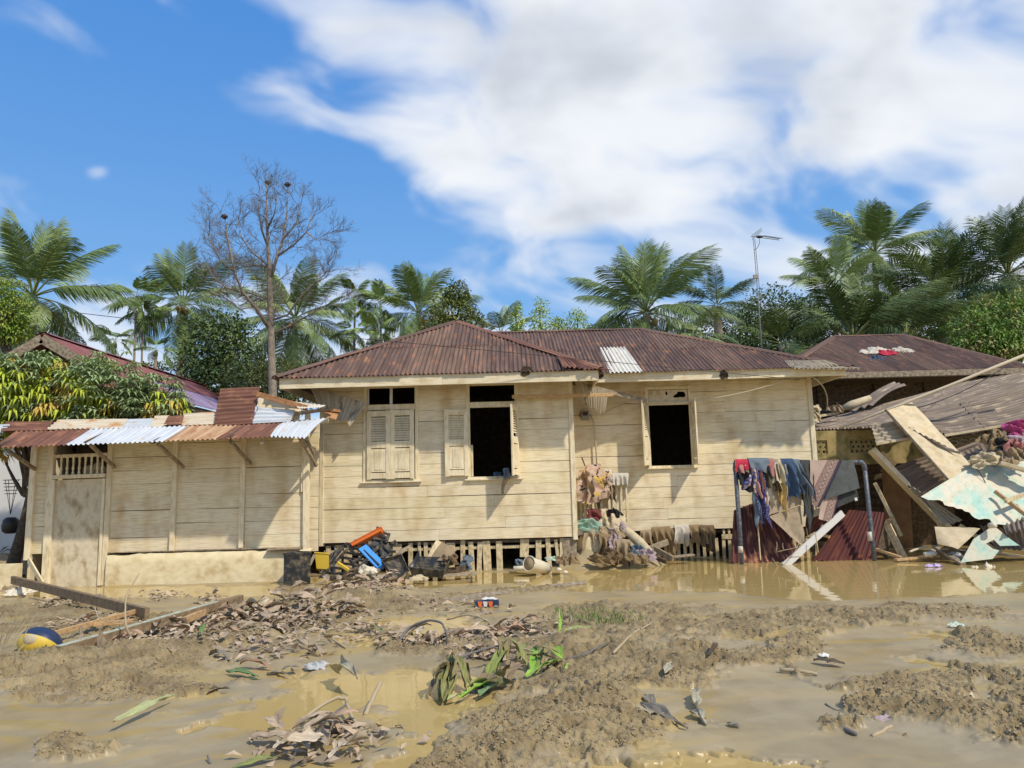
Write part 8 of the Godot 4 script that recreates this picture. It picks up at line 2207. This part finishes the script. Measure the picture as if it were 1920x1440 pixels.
# ---------------------------------------------------------------- leaves, sticks and clods in front
# a single broad leaf lying along +x from the origin: arched, cupped, twisted, its side veins raised
func leaf_mesh(le: float, wi: float, arch: float, cup: float, twist: float, col: Color, vein: Color, sd: int, ragged := 0.06) -> ArrayMesh:
	var mb := MB.new()
	mb.smooth(true)
	var nv := 16
	var nu := 8
	var rows := []
	var cols := []
	for i in nu + 1:
		var line := PackedVector3Array()
		var cl := []
		var u := float(i) / nu * 2.0 - 1.0
		for j in nv + 1:
			var t := float(j) / nv
			var w := wi * 0.5 * pow(sin(PI * pow(clampf(t * 0.97 + 0.015, 0, 1), 0.8)), 0.75) * (1.0 + ragged * 3.0 * N.rag.get_noise_2d(t * 8.0 + sd * 11.0, signf(u) * 9.0))
			if t < 0.04: w = wi * 0.02
			var x := le * (t - 0.1 * absf(arch) * t * t)
			var y := le * arch * (t - t * t) * 1.6
			var a := u * cup * (0.7 + 0.6 * N.rag.get_noise_1d(t * 5 + sd * 3.0))
			var tw := twist * (t - 0.3) + 0.5 * N.rag.get_noise_1d(t * 3.0 + sd * 5.0)
			var z := sin(a) / maxf(absf(cup), 0.01) * w if absf(cup) > 0.05 else u * w
			var h := (1.0 - cos(a)) / maxf(absf(cup), 0.01) * w * signf(cup) * 1.3
			var vn := 0.5 + 0.5 * cos((t * 13.0 - absf(u) * 1.6) * TAU)
			h += 0.004 * le / 0.2 * (vn - 0.5) * (1.0 - absf(u) * 0.6) + le * 0.05 * N.rag.get_noise_2d(t * 6 + sd, u * 4.0)
			line.append(Vector3(x, y + h * cos(tw) + z * sin(tw), z * cos(tw) - h * sin(tw)))
			var k := vn * vn * 0.75
			if absf(u) < 0.1: k = 1.0
			var c := col.lerp(vein, k) * (0.85 + 0.5 * absf(N.rag.get_noise_2d(t * 7 + sd, u * 5)))
			cl.append(c)
		rows.append(line)
		cols.append(cl)
	mb.grid(rows, [], cols)
	return mb.mesh()

# orient a leaf mesh from a to b, rolled
func lay(a: Vector3, b: Vector3, roll := 0.0) -> Transform3D:
	var x := (b - a).normalized()
	var z := x.cross(Vector3.UP).normalized()
	var y := z.cross(x)
	return Transform3D(Basis(x, y, z) * Basis(Vector3.RIGHT, roll), a)

func make_foreground() -> void:
	# wilting green shoot washed up by the big puddle
	var dead := Color(0.3, 0.21, 0.125)
	var olive := Color(0.2, 0.2, 0.07)
	var olive2 := Color(0.3, 0.3, 0.11)
	var green := Color(0.2, 0.36, 0.05)
	var bright := Color(0.3, 0.5, 0.08)
	var pale := Color(0.4, 0.42, 0.2)
	var base := Vector3(-0.333, 0, -5.702)
	var T := thing("wilted_sapling", "wilted sapling with long drooping green and brown leaves beside the big puddle", "plant", "", base)
	# [from, to, width, arch, cup, roll, colour, vein]
	var list := [
		[Vector3(-0.551, 0.165, -6.55), Vector3(-0.6, -0.109, -5.95), 0.11, 0.12, 0.9, 0.5, olive, olive2], [Vector3(-0.542, 0.163, -6.5), Vector3(-0.546, -0.07, -5.9), 0.08, 0.1, 1.2, -0.6, olive2, olive], [Vector3(-0.52, 0.162, -6.5), Vector3(-0.427, -0.056, -6.05), 0.08, 0.1, 1.3, -0.4, olive, olive2], [Vector3(-0.498, 0.153, -6.5), Vector3(-0.379, -0.025, -6.15), 0.07, 0.1, 1.3, 0.4, Color(0.17, 0.13, 0.06), olive2], [Vector3(-0.502, 0.061, -6.3), Vector3(-0.566, -0.1, -5.85), 0.1, 0.15, 1.0, 0.3, olive2, Color(0.12, 0.1, 0.04)], [Vector3(-0.574, 0.119, -6.6), Vector3(-0.675, -0.109, -6.05), 0.11, 0.1, 0.7, 0.9, Color(0.2, 0.15, 0.08), Color(0.12, 0.09, 0.05)],
		[Vector3(-0.072, 0.144, -6.9), Vector3(-0.261, -0.034, -6.25), 0.12, 0.18, 0.8, 0.2, Color(0.2, 0.26, 0.06), Color(0.28, 0.3, 0.1)], [Vector3(-0.109, 0.177, -6.9), Vector3(-0.2, 0.002, -6.6), 0.06, 0.1, 1.2, 0.3, olive, olive2], [Vector3(-0.084, 0.208, -6.9), Vector3(0.054, 0.006, -6.7), 0.07, 0.2, 1.0, -0.3, olive2, olive], [Vector3(-0.132, 0.191, -6.9), Vector3(-0.166, 0.029, -6.7), 0.06, 0.1, 1.2, 0.0, olive, Color(0.1, 0.12, 0.03)], [Vector3(-0.063, 0.065, -6.5), Vector3(-0.314, -0.065, -6.1), 0.14, 0.1, 0.4, 0.4, Color(0.22, 0.16, 0.09), dead],
		[Vector3(-0.24, -0.005, -6.15), Vector3(-0.43, -0.085, -5.85), 0.06, 0.12, 1.0, 0.2, green, bright], [Vector3(-0.438, -0.077, -5.85), Vector3(-0.53, -0.083, -5.8), 0.04, 0.05, 1.2, 0.0, pale, pale], [Vector3(-0.172, -0.021, -6.1), Vector3(-0.29, -0.095, -5.9), 0.11, 0.12, 0.6, 0.5, Color(0.16, 0.27, 0.11), Color(0.24, 0.34, 0.17)], [Vector3(0.331, 0.052, -6.7), Vector3(0.085, -0.02, -6.45), 0.12, 0.15, 0.5, 0.3, bright, Color(0.3, 0.42, 0.1)], [Vector3(0.174, 0.101, -6.9), Vector3(0.107, -0.006, -6.6), 0.07, 0.1, 0.8, 0.0, green, bright], [Vector3(0.129, 0.104, -7), Vector3(0.144, 0.011, -6.8), 0.07, 0.1, 0.9, 0.2, Color(0.14, 0.2, 0.08), green], [Vector3(0.232, 0.136, -6.9), Vector3(0.172, 0.015, -6.65), 0.05, 0.2, 1.2, 0.3, olive, olive2], [Vector3(0.293, 0.116, -6.9), Vector3(0.365, 0.064, -6.8), 0.09, 0.2, 0.8, 0.2, green, bright], [Vector3(0.427, 0.032, -6.7), Vector3(0.391, -0.017, -6.6), 0.03, 0.1, 0.6, 0.0, bright, pale], [Vector3(0.261, 0.087, -6.75), Vector3(0.053, 0.09, -6.8), 0.06, 0.1, 0.9, 0.0, olive2, olive], [Vector3(-0.063, 0.022, -6.2), Vector3(-0.293, -0.034, -6.1), 0.1, 0.1, 0.5, -0.3, Color(0.12, 0.1, 0.05), olive]]
	var k := 0
	for e in list:
		k += 1
		var a: Vector3 = e[0]
		var b: Vector3 = e[1]
		a.y = maxf(a.y, 0.02)
		b.y = maxf(b.y, 0.01)
		a.y += 0.05
		b.y += 0.04
		var o := put("leaf", leaf_mesh((b - a).length() * 1.15, e[2] * 1.5, e[3], e[4], 0.4, e[6], e[7], k, 0.04), M.leaf_dead, T)
		o.transform = lay(a - base, b - base, e[5])
		if k % 3 != 1:
			# a browner leaf close by, drooping the same way
			var sh := Vector3(rr(-0.12, 0.12), rr(-0.02, 0.05), rr(-0.1, 0.1))
			var o2 := put("leaf", leaf_mesh((b - a).length() * rr(0.8, 1.1), e[2] * rr(1.1, 1.6), e[3] + 0.1, e[4], -0.4, (e[6] as Color).lerp(dead, 0.55), (e[7] as Color).lerp(dead * 0.7, 0.5), k + 40, 0.06), M.leaf_dead, T)
			o2.transform = lay(a - base + sh, b - base + sh * 2.0 + Vector3(0, 0.03, 0), e[5] + rr(-0.6, 0.6))
	put("stem", tube_mesh(curve(Vector3(-0.542, 0.171, -6.5), Vector3(-0.341, 0.203, -6.8), Vector3(-0.099, 0.198, -6.95), 8), [0.012, 0.012, 0.011, 0.01, 0.009, 0.009, 0.008, 0.008, 0.006], 6), M.twig, T)
	put("stem", tube_mesh(curve(Vector3(-0.099, 0.198, -6.95), Vector3(0.128, 0.148, -6.9), Vector3(0.366, 0.082, -6.8), 8), [0.01, 0.009, 0.008, 0.006], 6), M.twig_pale, T)
	# single green leaves and shoots
	var singles := [
		[Vector3(0.418, 0.09, -8), Vector3(0.439, 0.295, -8.15), 0.06, 0.05, 0.5, 1.2, bright, green, "upright bright green leaf standing on the mid bank"],
		[Vector3(0.468, 0.081, -8.1), Vector3(0.836, 0.078, -8.3), 0.12, 0.1, 0.4, 0.2, Color(0.24, 0.3, 0.09), pale, "flat yellow green leaf beside the upright one"],
		[Vector3(0.477, 0.076, -7.9), Vector3(0.76, 0.079, -7.9), 0.07, 0.05, 0.3, 0.1, green, pale, "small dull green leaf under the flat yellow green one"],
		[Vector3(-2.755, 0.098, -5.3), Vector3(-2.658, 0.089, -5.95), 0.075, 0.06, 0.5, 0.5, Color(0.4, 0.44, 0.22), Color(0.46, 0.48, 0.27), "long pale green leaf lying alone on the left front bank"],
		[Vector3(-2.591, 0.05, -6.871), Vector3(-2.241, 0.05, -6.648), 0.13, 0.12, 0.5, 0.2, Color(0.1, 0.2, 0.06), Color(0.24, 0.3, 0.16), "dark green veined leaf on the silt left of the big puddle"],
		[Vector3(-2.454, 0.02, -6.757), Vector3(-2.196, 0.02, -6.623), 0.1, 0.06, 0.4, 0.1, Color(0.12, 0.18, 0.1), Color(0.22, 0.27, 0.2), "grey green leaf tip under the dark green veined leaf"],
		[Vector3(-4.196, 0.03, -7.551), Vector3(-4.041, 0.05, -7.579), 0.13, 0.15, 0.5, 0.0, Color(0.06, 0.17, 0.06), green, "small deep green leaf below the painted beam"],
		[Vector3(-4.15, 0.05, -7.097), Vector3(-4.119, 0.06, -7.193), 0.1, 0.1, 0.5, 0.0, Color(0.06, 0.12, 0.05), green, "dark green leaf scrap on the left bank"],
		[Vector3(-3.401, 0.12, -8.237), Vector3(-3.6, 0.124, -8.8), 0.08, 0.1, 0.6, 0.6, Color(0.16, 0.24, 0.12), green, "grey green leaf standing in the brown leaves by the beam"],
		[Vector3(-1.675, 0.03, -4.57), Vector3(-1.462, 0.03, -4.725), 0.09, 0.08, 0.5, 0.2, Color(0.16, 0.2, 0.07), olive2, "muddy green leaf at the bottom edge"],
		[Vector3(-1.756, 0.05, -9.02), Vector3(-1.421, 0.088, -8.2), 0.07, 0.06, 0.3, 0.3, Color(0.42, 0.42, 0.24), pale, "pale yellow green leaf by the small upper puddle"]]
	for e in singles:
		k += 1
		var a: Vector3 = e[0]
		var b: Vector3 = e[1]
		var o := put("green_leaf", leaf_mesh((b - a).length() * 1.05, e[2], e[3], e[4], 0.3, e[6], e[7], k, 0.03), M.leaf_dead)
		o.transform = lay(a, b, e[5])
		tag(o, e[8], "leaf", "green leaves on the mud")
	# notable dry leaves placed one by one
	var drys := [
		[Vector3(-1.549, 0.05, -6.685), Vector3(-1.279, 0.142, -6.1), 0.2, 0.35, 1.3, 0.4, "folded pale leaf standing alone in the big puddle"],
		[Vector3(-2.546, 0.06, -7.081), Vector3(-2.242, 0.03, -6.958), 0.14, 0.4, 0.9, 0.1, "arched reddish leaf over the dark green veined one"],
		[Vector3(-2.222, 0.03, -6.84), Vector3(-2.006, 0.03, -6.743), 0.12, 0.1, 0.5, 0.0, "grey curled leaf left of the big puddle's tip"],
		[Vector3(-2.11, 0.04, -6.901), Vector3(-1.952, 0.06, -6.876), 0.1, 0.3, 0.8, 0.3, "pale curled leaf beside the grey foil scrap"],
		[Vector3(-2.995, 0.06, -7.48), Vector3(-2.758, 0.03, -7.388), 0.14, 0.45, 0.7, 0.0, "humped grey brown leaf at the little yellow pool"],
		[Vector3(-2.497, 0.02, -6.164), Vector3(-2.322, 0.06, -6.211), 0.1, 0.25, 1.3, 0.3, "dark boat shaped leaf on the left front bank"],
		[Vector3(-2.681, 0.02, -6.181), Vector3(-2.554, 0.02, -6.2), 0.05, 0.05, 0.6, 0.0, "narrow pale leaf beside the boat shaped one"],
		[Vector3(0.829, 0.09, -5.43), Vector3(1.048, 0.04, -5.067), 0.11, 0.12, 0.8, 0.4, "long grey rolled leaf on the right bank"],
		[Vector3(0.906, 0.07, -5.713), Vector3(0.945, 0.06, -5.503), 0.1, 0.15, 0.5, 0.2, "pale green grey leaf above the long rolled one"],
		[Vector3(1.293, 0.08, -5.781), Vector3(1.232, 0.06, -5.452), 0.12, 0.15, 0.4, 0.0, "upper whitish leaf on a thin stalk, right bank"],
		[Vector3(1.181, 0.05, -5.367), Vector3(1.199, 0.04, -5.12), 0.12, 0.1, 0.5, 0.0, "lower whitish green leaf on the thin stalk, right bank"],
		[Vector3(1.151, 0.1, -6.189), Vector3(1.274, 0.1, -6.538), 0.09, 0.05, 0.3, 0.3, "silver green leaf standing near the middle of the right bank"],
		[Vector3(2.545, 0.05, -6.737), Vector3(2.723, 0.05, -6.56), 0.16, 0.25, -0.8, 0.1, "dark wavy edged leaf by the right smooth channel"],
		[Vector3(1.36, 0.03, -5.151), Vector3(1.402, 0.03, -5.071), 0.09, 0.1, 0.4, 0.0, "small grey blue leaf in the silt right of the bank"],
		[Vector3(1.626, 0.12, -6.684), Vector3(1.815, 0.061, -7.2), 0.07, 0.3, 1.2, 0.5, "small black curled leaf on the right bank"],
		[Vector3(2.369, 0.03, -8.948), Vector3(2.459, 0.03, -8.83), 0.08, 0.2, 0.6, 0.0, "brown leaf in the wet silt by the water"],
		[Vector3(-0.198, 0.03, -5.115), Vector3(-0.723, 0.02, -4.531), 0.0, 0.0, 0.0, 0.0, ""],
		[Vector3(-0.843, 0.02, -5.289), Vector3(-0.785, 0.02, -5.239), 0.06, 0.4, 0.6, 0.0, "tiny brown leaf afloat below the big puddle"],
		[Vector3(-4.279, 0.06, -7.381), Vector3(-4.556, 0.248, -8), 0.09, 0.15, 1.0, 1.0, "dry leaf standing on end before the painted beam"],
		[Vector3(-4.113, 0.05, -7.587), Vector3(-4.116, 0.28, -7.6), 0.13, 0.06, 0.6, 1.2, "broad brown leaf standing upright before the painted beam"],
		[Vector3(-4.198, 0.07, -7.415), Vector3(-4.144, 0.14, -7.569), 0.12, 0.3, 1.2, 0.4, "crumpled leaf between the two upright ones"],
		[Vector3(-4.429, 0.169, -10.2), Vector3(-4.561, 0.413, -10.6), 0.1, 0.05, 0.8, 0.9, "reddish leaf on end"]]
	for e in drys:
		if e[6] == "" or e[6] == "reddish leaf on end": continue
		k += 1
		var a: Vector3 = e[0]
		var b: Vector3 = e[1]
		var c := Color(0.36, 0.27, 0.18) * rr(0.75, 1.15)
		if e[6].contains("black") or e[6].contains("dark"): c = Color(0.12, 0.09, 0.06)
		if e[6].contains("whit") or e[6].contains("pale") or e[6].contains("silver"): c = Color(0.44, 0.4, 0.28)
		if e[6].contains("grey"): c = Color(0.26, 0.23, 0.18)
		if e[6].contains("reddish"): c = Color(0.4, 0.24, 0.15)
		var o := put("dry_leaf", leaf_mesh((b - a).length() * 1.1, e[2], e[3], e[4], 0.5, c, c * 0.72, k), M.leaf_dead)
		o.transform = lay(a, b, e[5])
		tag(o, e[6], "leaf", "dry leaves lying singly")
	# sticks
	var sticks := [
		[[Vector3(-1.243, 0.03, -7.823), Vector3(-1.174, 0.144, -8.1), Vector3(-0.949, 0.253, -8), Vector3(-0.784, 0.244, -7.9), Vector3(-0.703, 0.193, -7.6), Vector3(-0.711, 0.04, -7.659)], [0.018, 0.016, 0.012, 0.01, 0.009, 0.008], "twig", "arched brown twig over the upper puddle"],
		[[Vector3(-2.186, 0.03, -8.796), Vector3(-2.032, 0.073, -9), Vector3(-1.774, 0.113, -8.8), Vector3(-1.603, 0.109, -8.6)], [0.008, 0.008, 0.007, 0.006], "twig_pale", "thin pale stalk bending over leaves above the puddle"],
		[[Vector3(-2.169, 0.05, -8.562), Vector3(-1.751, 0.03, -7.834)], [0.011, 0.009], "twig_pale", "straight pale stick on the leaves left of the upper puddle"],
		[[Vector3(-0.852, 0.04, -9.226), Vector3(-0.556, 0.164, -8.8), Vector3(-0.378, 0.147, -8.6), Vector3(-0.249, 0.04, -8.601)], [0.008, 0.009, 0.009, 0.007], "twig_pale", "thin arched stalk below the printed carton"],
		[[Vector3(-1.534, 0.02, -5.234), Vector3(-1.445, 0.085, -5.5), Vector3(-1.319, 0.134, -5.6), Vector3(-1.25, 0.128, -5.6), Vector3(-1.224, 0.101, -5.55)], [0.011, 0.012, 0.012, 0.013, 0.014], "twig_pale", "pale bent stalk arching over the big puddle"],
		[[Vector3(-1.232, 0.116, -5.55), Vector3(-1.132, 0.065, -5.3), Vector3(-0.993, 0.005, -5.1), Vector3(-0.872, 0.01, -4.888)], [0.014, 0.013, 0.013, 0.012], "twig_pale", "second arm of the bent stalk running to the puddle's lower edge"],
		[[Vector3(-1.555, 0.01, -5.246), Vector3(-1.345, 0.041, -5.4), Vector3(-1.228, 0.108, -5.5)], [0.008, 0.01, 0.008], "twig", "dark thin twig under the bent stalk"],
		[[Vector3(-1.107, 0.02, -5.572), Vector3(-1.097, 0.067, -5.8), Vector3(-1.051, 0.154, -5.9)], [0.016, 0.017, 0.015], "twig_pale", "short pale stick standing out of the big puddle"],
		[[Vector3(-3.998, 0.794, -8.1), Vector3(-4.063, 0.612, -8), Vector3(-4.038, 0.465, -7.9), Vector3(-3.968, 0.296, -7.8), Vector3(-3.924, 0.04, -7.949)], [0.006, 0.008, 0.01, 0.012, 0.012], "twig_pale", "tall crooked green grey stem standing before the painted beam"],
		[[Vector3(-4.566, 0.427, -8.3), Vector3(-4.471, 0.33, -8.2), Vector3(-4.325, 0.299, -8.1), Vector3(-3.823, 0.311, -7.9)], [0.006, 0.006, 0.005, 0.004], "twig_pale", "fine curled tendril by the painted beam"],
		[[Vector3(-3.788, 0.05, -7.961), Vector3(-3.748, 0.136, -8.2), Vector3(-3.764, 0.1, -8.76)], [0.012, 0.011, 0.008], "twig_pale", "pale twig lying across the brown leaves by the beam"],
		[[Vector3(-4.588, 0.02, -7.641), Vector3(-4.426, 0.177, -7.8)], [0.009, 0.006], "twig_pale", "thin dry stalk just right of the round float"],
		[[Vector3(0.406, 0.08, -6.845), Vector3(0.596, 0.12, -6.847), Vector3(0.852, 0.12, -7.314)], [0.008, 0.008, 0.006], "twig", "thin grey twig right of the wilted sapling"],
		[[Vector3(0.833, 0.12, -6.861), Vector3(1.112, 0.14, -7.585), Vector3(1.444, 0.12, -8.291)], [0.012, 0.01, 0.007], "twig_pale", "pale twig lying up the right bank's churned edge"],
		[[Vector3(0.219, 0.05, -6.324), Vector3(0.367, 0.06, -6.268), Vector3(0.478, 0.06, -6.273)], [0.012, 0.011, 0.008], "twig", "dark twig at the right of the bright green leaf"],
		[[Vector3(0.345, 0.06, -6.27), Vector3(0.42, 0.06, -5.974)], [0.01, 0.006], "twig", "dark forked end of the twig by the bright green leaf"],
		[[Vector3(2.143, 0.05, -6.419), Vector3(2.312, 0.05, -6.312), Vector3(2.392, 0.04, -6.276)], [0.018, 0.017, 0.012], "twig_pale", "thick pale stick in the middle of the right bank"],
		[[Vector3(2.159, 0.02, -4.856), Vector3(2.335, 0.04, -4.961), Vector3(2.757, -0.077, -5.6)], [0.013, 0.013, 0.009], "twig_pale", "curved pale stick on the lower right silt"],
		[[Vector3(1.992, 0.03, -5.077), Vector3(2.068, 0.03, -4.872)], [0.016, 0.014], "twig", "mud caked stick on the lower right silt"],
		[[Vector3(2.141, 0.03, -5.504), Vector3(2.158, 0.03, -5.351), Vector3(2.235, 0.03, -5.296)], [0.008, 0.008, 0.006], "twig", "dark thin twig at the foot of the lower right bank"],
		[[Vector3(1.304, 0.08, -5.81), Vector3(1.2, 0.07, -5.319), Vector3(1.194, 0.05, -5.154)], [0.005, 0.005, 0.004], "twig", "thin stalk joining the two whitish leaves on the right bank"],
		[[Vector3(-1.842, 0.02, -4.677), Vector3(-1.884, 0.05, -4.733)], [0.008, 0.006], "twig", "dark twig stub at the bottom left"]]
	for e in sticks:
		var pts: Array = e[0]
		var sm := []
		for i in range(pts.size() - 1):
			for j in 4: sm.append(pts[i].lerp(pts[i + 1], j / 4.0))
		sm.append(pts[-1])
		for i in range(1, sm.size() - 1): sm[i] = (sm[i - 1] + sm[i] * 2.0 + sm[i + 1]) / 4.0 + Vector3(rr(-1, 1), rr(-1, 1), rr(-1, 1)) * 0.004
		var rd := []
		for i in sm.size():
			rd.append(lerpf(e[1][0], e[1][-1], float(i) / (sm.size() - 1)) * rr(0.9, 1.1))
		tag(put("stick", tube_mesh(sm, rd, 7), M[e[2]]), e[3], "stick", "sticks on the mud")
	# dry grass stems at the left edge
	var s := Soup.new()
	for e in [[Vector3(-5.515, 0, -8.281), Vector3(-5.212, 0.547, -8.2)], [Vector3(-5.107, 0, -7.79), Vector3(-4.949, 0.477, -7.9)], [Vector3(-5.412, 0, -8.015), Vector3(-5.216, 0.371, -8)], [Vector3(-4.935, 0, -7.612), Vector3(-5.061, 0.173, -7.9)], [Vector3(-4.751, 0, -7.569), Vector3(-4.712, 0.019, -7.8)], [Vector3(-4.666, 0, -7.516), Vector3(-4.777, 0.093, -7.7)], [Vector3(-6.46, 0, -9.613), Vector3(-5.997, 0.464, -9)]]:
		for q in 3:
			var a: Vector3 = e[0] + Vector3(rr(-0.06, 0.06), 0, rr(-0.06, 0.06))
			var b: Vector3 = e[1] + Vector3(rr(-0.08, 0.08), rr(-0.1, 0.05), rr(-0.08, 0.08))
			s.leaf(a, (b - a).normalized(), Vector3(0, 0.3, 1).normalized(), (b - a).length(), 0.012, 0.02, Color(0.4, 0.33, 0.18) * rr(0.7, 1.2))
	tag(put("dry_grass", s.mesh(), M.leaf_matte), "dry straw coloured grass stems at the left edge", "grass", "", "stuff")
	s = Soup.new()
	for i in 260:
		var a := Vector3(0, 0, 0)
		a = (Vector3(0.697, 0, -9.303)).lerp(Vector3(1.118, 0, -8.415), rng.randf()) + Vector3(rr(-0.35, 0.35), 0, rr(-0.35, 0.35))
		if i > 225: a = (Vector3(-4.844, 0, -7.714)).lerp(Vector3(-4.692, 0, -7.812), rng.randf())
		a = gy(a)
		s.leaf(a, Vector3(rr(-0.6, 0.6), 1, rr(-0.6, 0.6)).normalized(), Vector3(rr(-1, 1), 0.2, 1).normalized(), rr(0.05, 0.13), 0.008, 0.1, Color(0.1, 0.19, 0.03) * rr(0.6, 1.3))
	tag(put("green_grass", s.mesh(), M.leaf_green), "sparse short green grass sprouting on the mid bank", "grass", "", "stuff")

func make_leaves() -> void:
	# shapes shared by the fallen leaves
	var shapes := []
	for v in 22:
		var c: Color = [Color(0.55, 0.42, 0.29), Color(0.48, 0.36, 0.245), Color(0.42, 0.33, 0.23), Color(0.58, 0.48, 0.35), Color(0.5, 0.345, 0.23), Color(0.33, 0.25, 0.165)][v % 6]
		shapes.append(leaf_mesh(1.0, rr(0.34, 0.52), rr(0.05, 0.42), rr(0.3, 1.5) * (1.0 if v % 4 else -0.7), rr(-0.9, 0.9), c, c * 0.74, 100 + v, 0.09))
	# [from, to, spread, count, size, label, group]
	var heaps := [
		[Vector3(-2.981, 0, -11.592), Vector3(-1.913, 0, -11.962), 0.42, 40, 0.26, "dry brown leaf in the drift in front of the black shelving"],
		[Vector3(-2.964, 0, -12.917), Vector3(-2.32, 0, -13.348), 0.3, 16, 0.24, "dry brown leaf piled at the foot of the black shelving"],
		[Vector3(-3.894, 0, -9.682), Vector3(-2.233, 0, -9.74), 0.42, 56, 0.3, "broad dry leaf in the long drift beyond the painted beam's end"],
		[Vector3(-3.175, 0, -9.16), Vector3(-2.279, 0, -8.875), 0.22, 18, 0.24, "dry leaf at the near edge of the long drift"],
		[Vector3(-4.314, 0, -8.541), Vector3(-3.482, 0, -8.818), 0.34, 44, 0.23, "dry leaf in the drift under the painted beam"],
		[Vector3(-4.187, 0, -7.873), Vector3(-3.888, 0, -8.035), 0.18, 18, 0.2, "dry leaf on the near slope under the painted beam"],
		[Vector3(-4.761, 0, -12.017), Vector3(-3.865, 0, -9.983), 0.12, 12, 0.22, "dry leaf heaped on the painted beam's right end"],
		[Vector3(-1.25, 0, -7.97), Vector3(-0.626, 0, -8.076), 0.2, 30, 0.22, "dry leaf in the drift between the upper and the big puddle"],
		[Vector3(-0.589, 0, -8.349), Vector3(0.223, 0, -8.536), 0.3, 34, 0.22, "dry leaf in the drift behind the wilted sapling"],
		[Vector3(-0.47, 0, -7.329), Vector3(-0.067, 0, -7.176), 0.16, 12, 0.2, "dry leaf among the wilted sapling's leaves"],
		[Vector3(-1.494, 0, -5.044), Vector3(-0.957, 0, -4.915), 0.24, 13, 0.28, "large dry leaf in the cluster at the bottom of the picture"],
		[Vector3(-1.314, 0, -5.281), Vector3(-1.154, 0, -5.203), 0.08, 5, 0.24, "dry leaf at the back of the bottom cluster"],
		[Vector3(-6.971, 0, -11.342), Vector3(-6.439, 0, -11.656), 0.25, 12, 0.2, "dry leaf in the strip beyond the dark timber"],
		[Vector3(-5.479, 0, -9.308), Vector3(-4.97, 0, -9.69), 0.2, 12, 0.18, "dry leaf between the laths and the painted beam"],
		[Vector3(-3.241, 0, -8.215), Vector3(-1.965, 0, -7.662), 0.36, 20, 0.22, "dry leaf scattered left of the big puddle"],
		[Vector3(-2.064, 0, -9.007), Vector3(-1.438, 0, -8.608), 0.3, 10, 0.2, "dry leaf scattered beside the upper puddle"],
		[Vector3(-1.443, 0, -10.914), Vector3(-0.486, 0, -9.868), 0.35, 10, 0.17, "dry leaf scattered on the wet mud left of the carton"],
		[Vector3(-5.89, 0, -11.936), Vector3(-5.488, 0, -12.146), 0.3, 8, 0.16, "dry leaf stranded along the annex's water edge"]]
	var h := 0
	for e in heaps:
		h += 1
		for i in int(e[3] * 0.84):
			var p: Vector3 = (e[0] as Vector3).lerp(e[1], rng.randf()) + Vector3(rng.randfn(), 0, rng.randfn()) * (e[2] as float) * 0.6
			var g := ground_at(p.x, p.z)
			p.y = maxf(g.x, 0.0) + rr(0.02, 0.06) + (rr(0, 0.14) if h <= 3 else rr(0, 0.035))
			var b := Basis(Vector3.UP, rr(0, TAU)) * Basis(Vector3.BACK, rng.randfn() * (0.22 if h < 11 else 0.12)) * Basis(Vector3.RIGHT, rng.randfn() * (0.45 if h < 11 else 0.22))
			var sz: float = e[4] * rr(0.7, 1.3)
			var o := put("fallen_leaf", shapes[rng.randi() % shapes.size()], M.leaf_dead)
			o.transform = Transform3D(b.scaled(Vector3.ONE * sz), p)
			tag(o, e[5], "leaf", "fallen leaves, drift %d" % h)
	# shreds too small to tell apart
	var s := Soup.new()
	for e in heaps:
		for i in int(e[3]) * 7:
			var p: Vector3 = (e[0] as Vector3).lerp(e[1], rng.randf()) + Vector3(rng.randfn(), 0, rng.randfn()) * (e[2] as float) * 0.8
			p = gy(p, rr(0.004, 0.03))
			s.leaf(p, Vector3(rng.randfn(), rr(-0.1, 0.3), rng.randfn()).normalized(), Vector3(rr(-0.5, 0.5), 1, rr(-0.2, 0.7)).normalized(), rr(0.03, 0.19), rr(0.015, 0.075), rr(-0.1, 0.25), Color(0.44, 0.335, 0.225) * rr(0.45, 1.25))
	tag(put("leaf_shreds", s.mesh(), M.leaf_dead), "shreds of dry leaf and bark between the fallen leaves", "leaf litter", "", "stuff")
	# crumbs and clods of mud on the churned parts
	var kinds := [lump_mesh(Vector3.ZERO, Vector3(1, 0.7, 1), 1, 0.3, 5), lump_mesh(Vector3.ZERO, Vector3(1, 0.8, 0.7), 2, 0.35, 5)]
	for kd in 2:
		var where: Array[Transform3D] = []
		var tries := 0
		while where.size() < 9000 and tries < 60000:
			tries += 1
			var d := 1.0 / rr(1.0 / 12.0, 1.0 / 4.2)
			var p := Vector3(rr(-0.75, 0.75) * d, 0, -d)
			var g := ground_at(p.x, p.z)
			if g.y < 0.45 or N.mid.get_noise_2d(p.x * 1.3 + 20, p.z * 1.3) < -0.05: continue
			p.y = g.x
			var r := 0.003 + 0.009 * pow(rng.randf(), 4.0)
			where.append(Transform3D(Basis.from_euler(Vector3(rr(-0.5, 0.5), rr(0, TAU), rr(-0.5, 0.5))).scaled(Vector3.ONE * r), p + Vector3(0, -r * 0.1, 0)))
		var mm := MultiMesh.new()
		mm.transform_format = MultiMesh.TRANSFORM_3D
		mm.mesh = kinds[kd]
		mm.instance_count = where.size()
		for i in where.size(): mm.set_instance_transform(i, where[i])
		var o := MultiMeshInstance3D.new()
		o.name = "mud_clods"
		o.multimesh = mm
		o.material_override = M.wet_mud
		add_child(o, true)
		tag(o, "loose crumbs and clods of brown mud on the churned banks", "mud", "", "stuff")
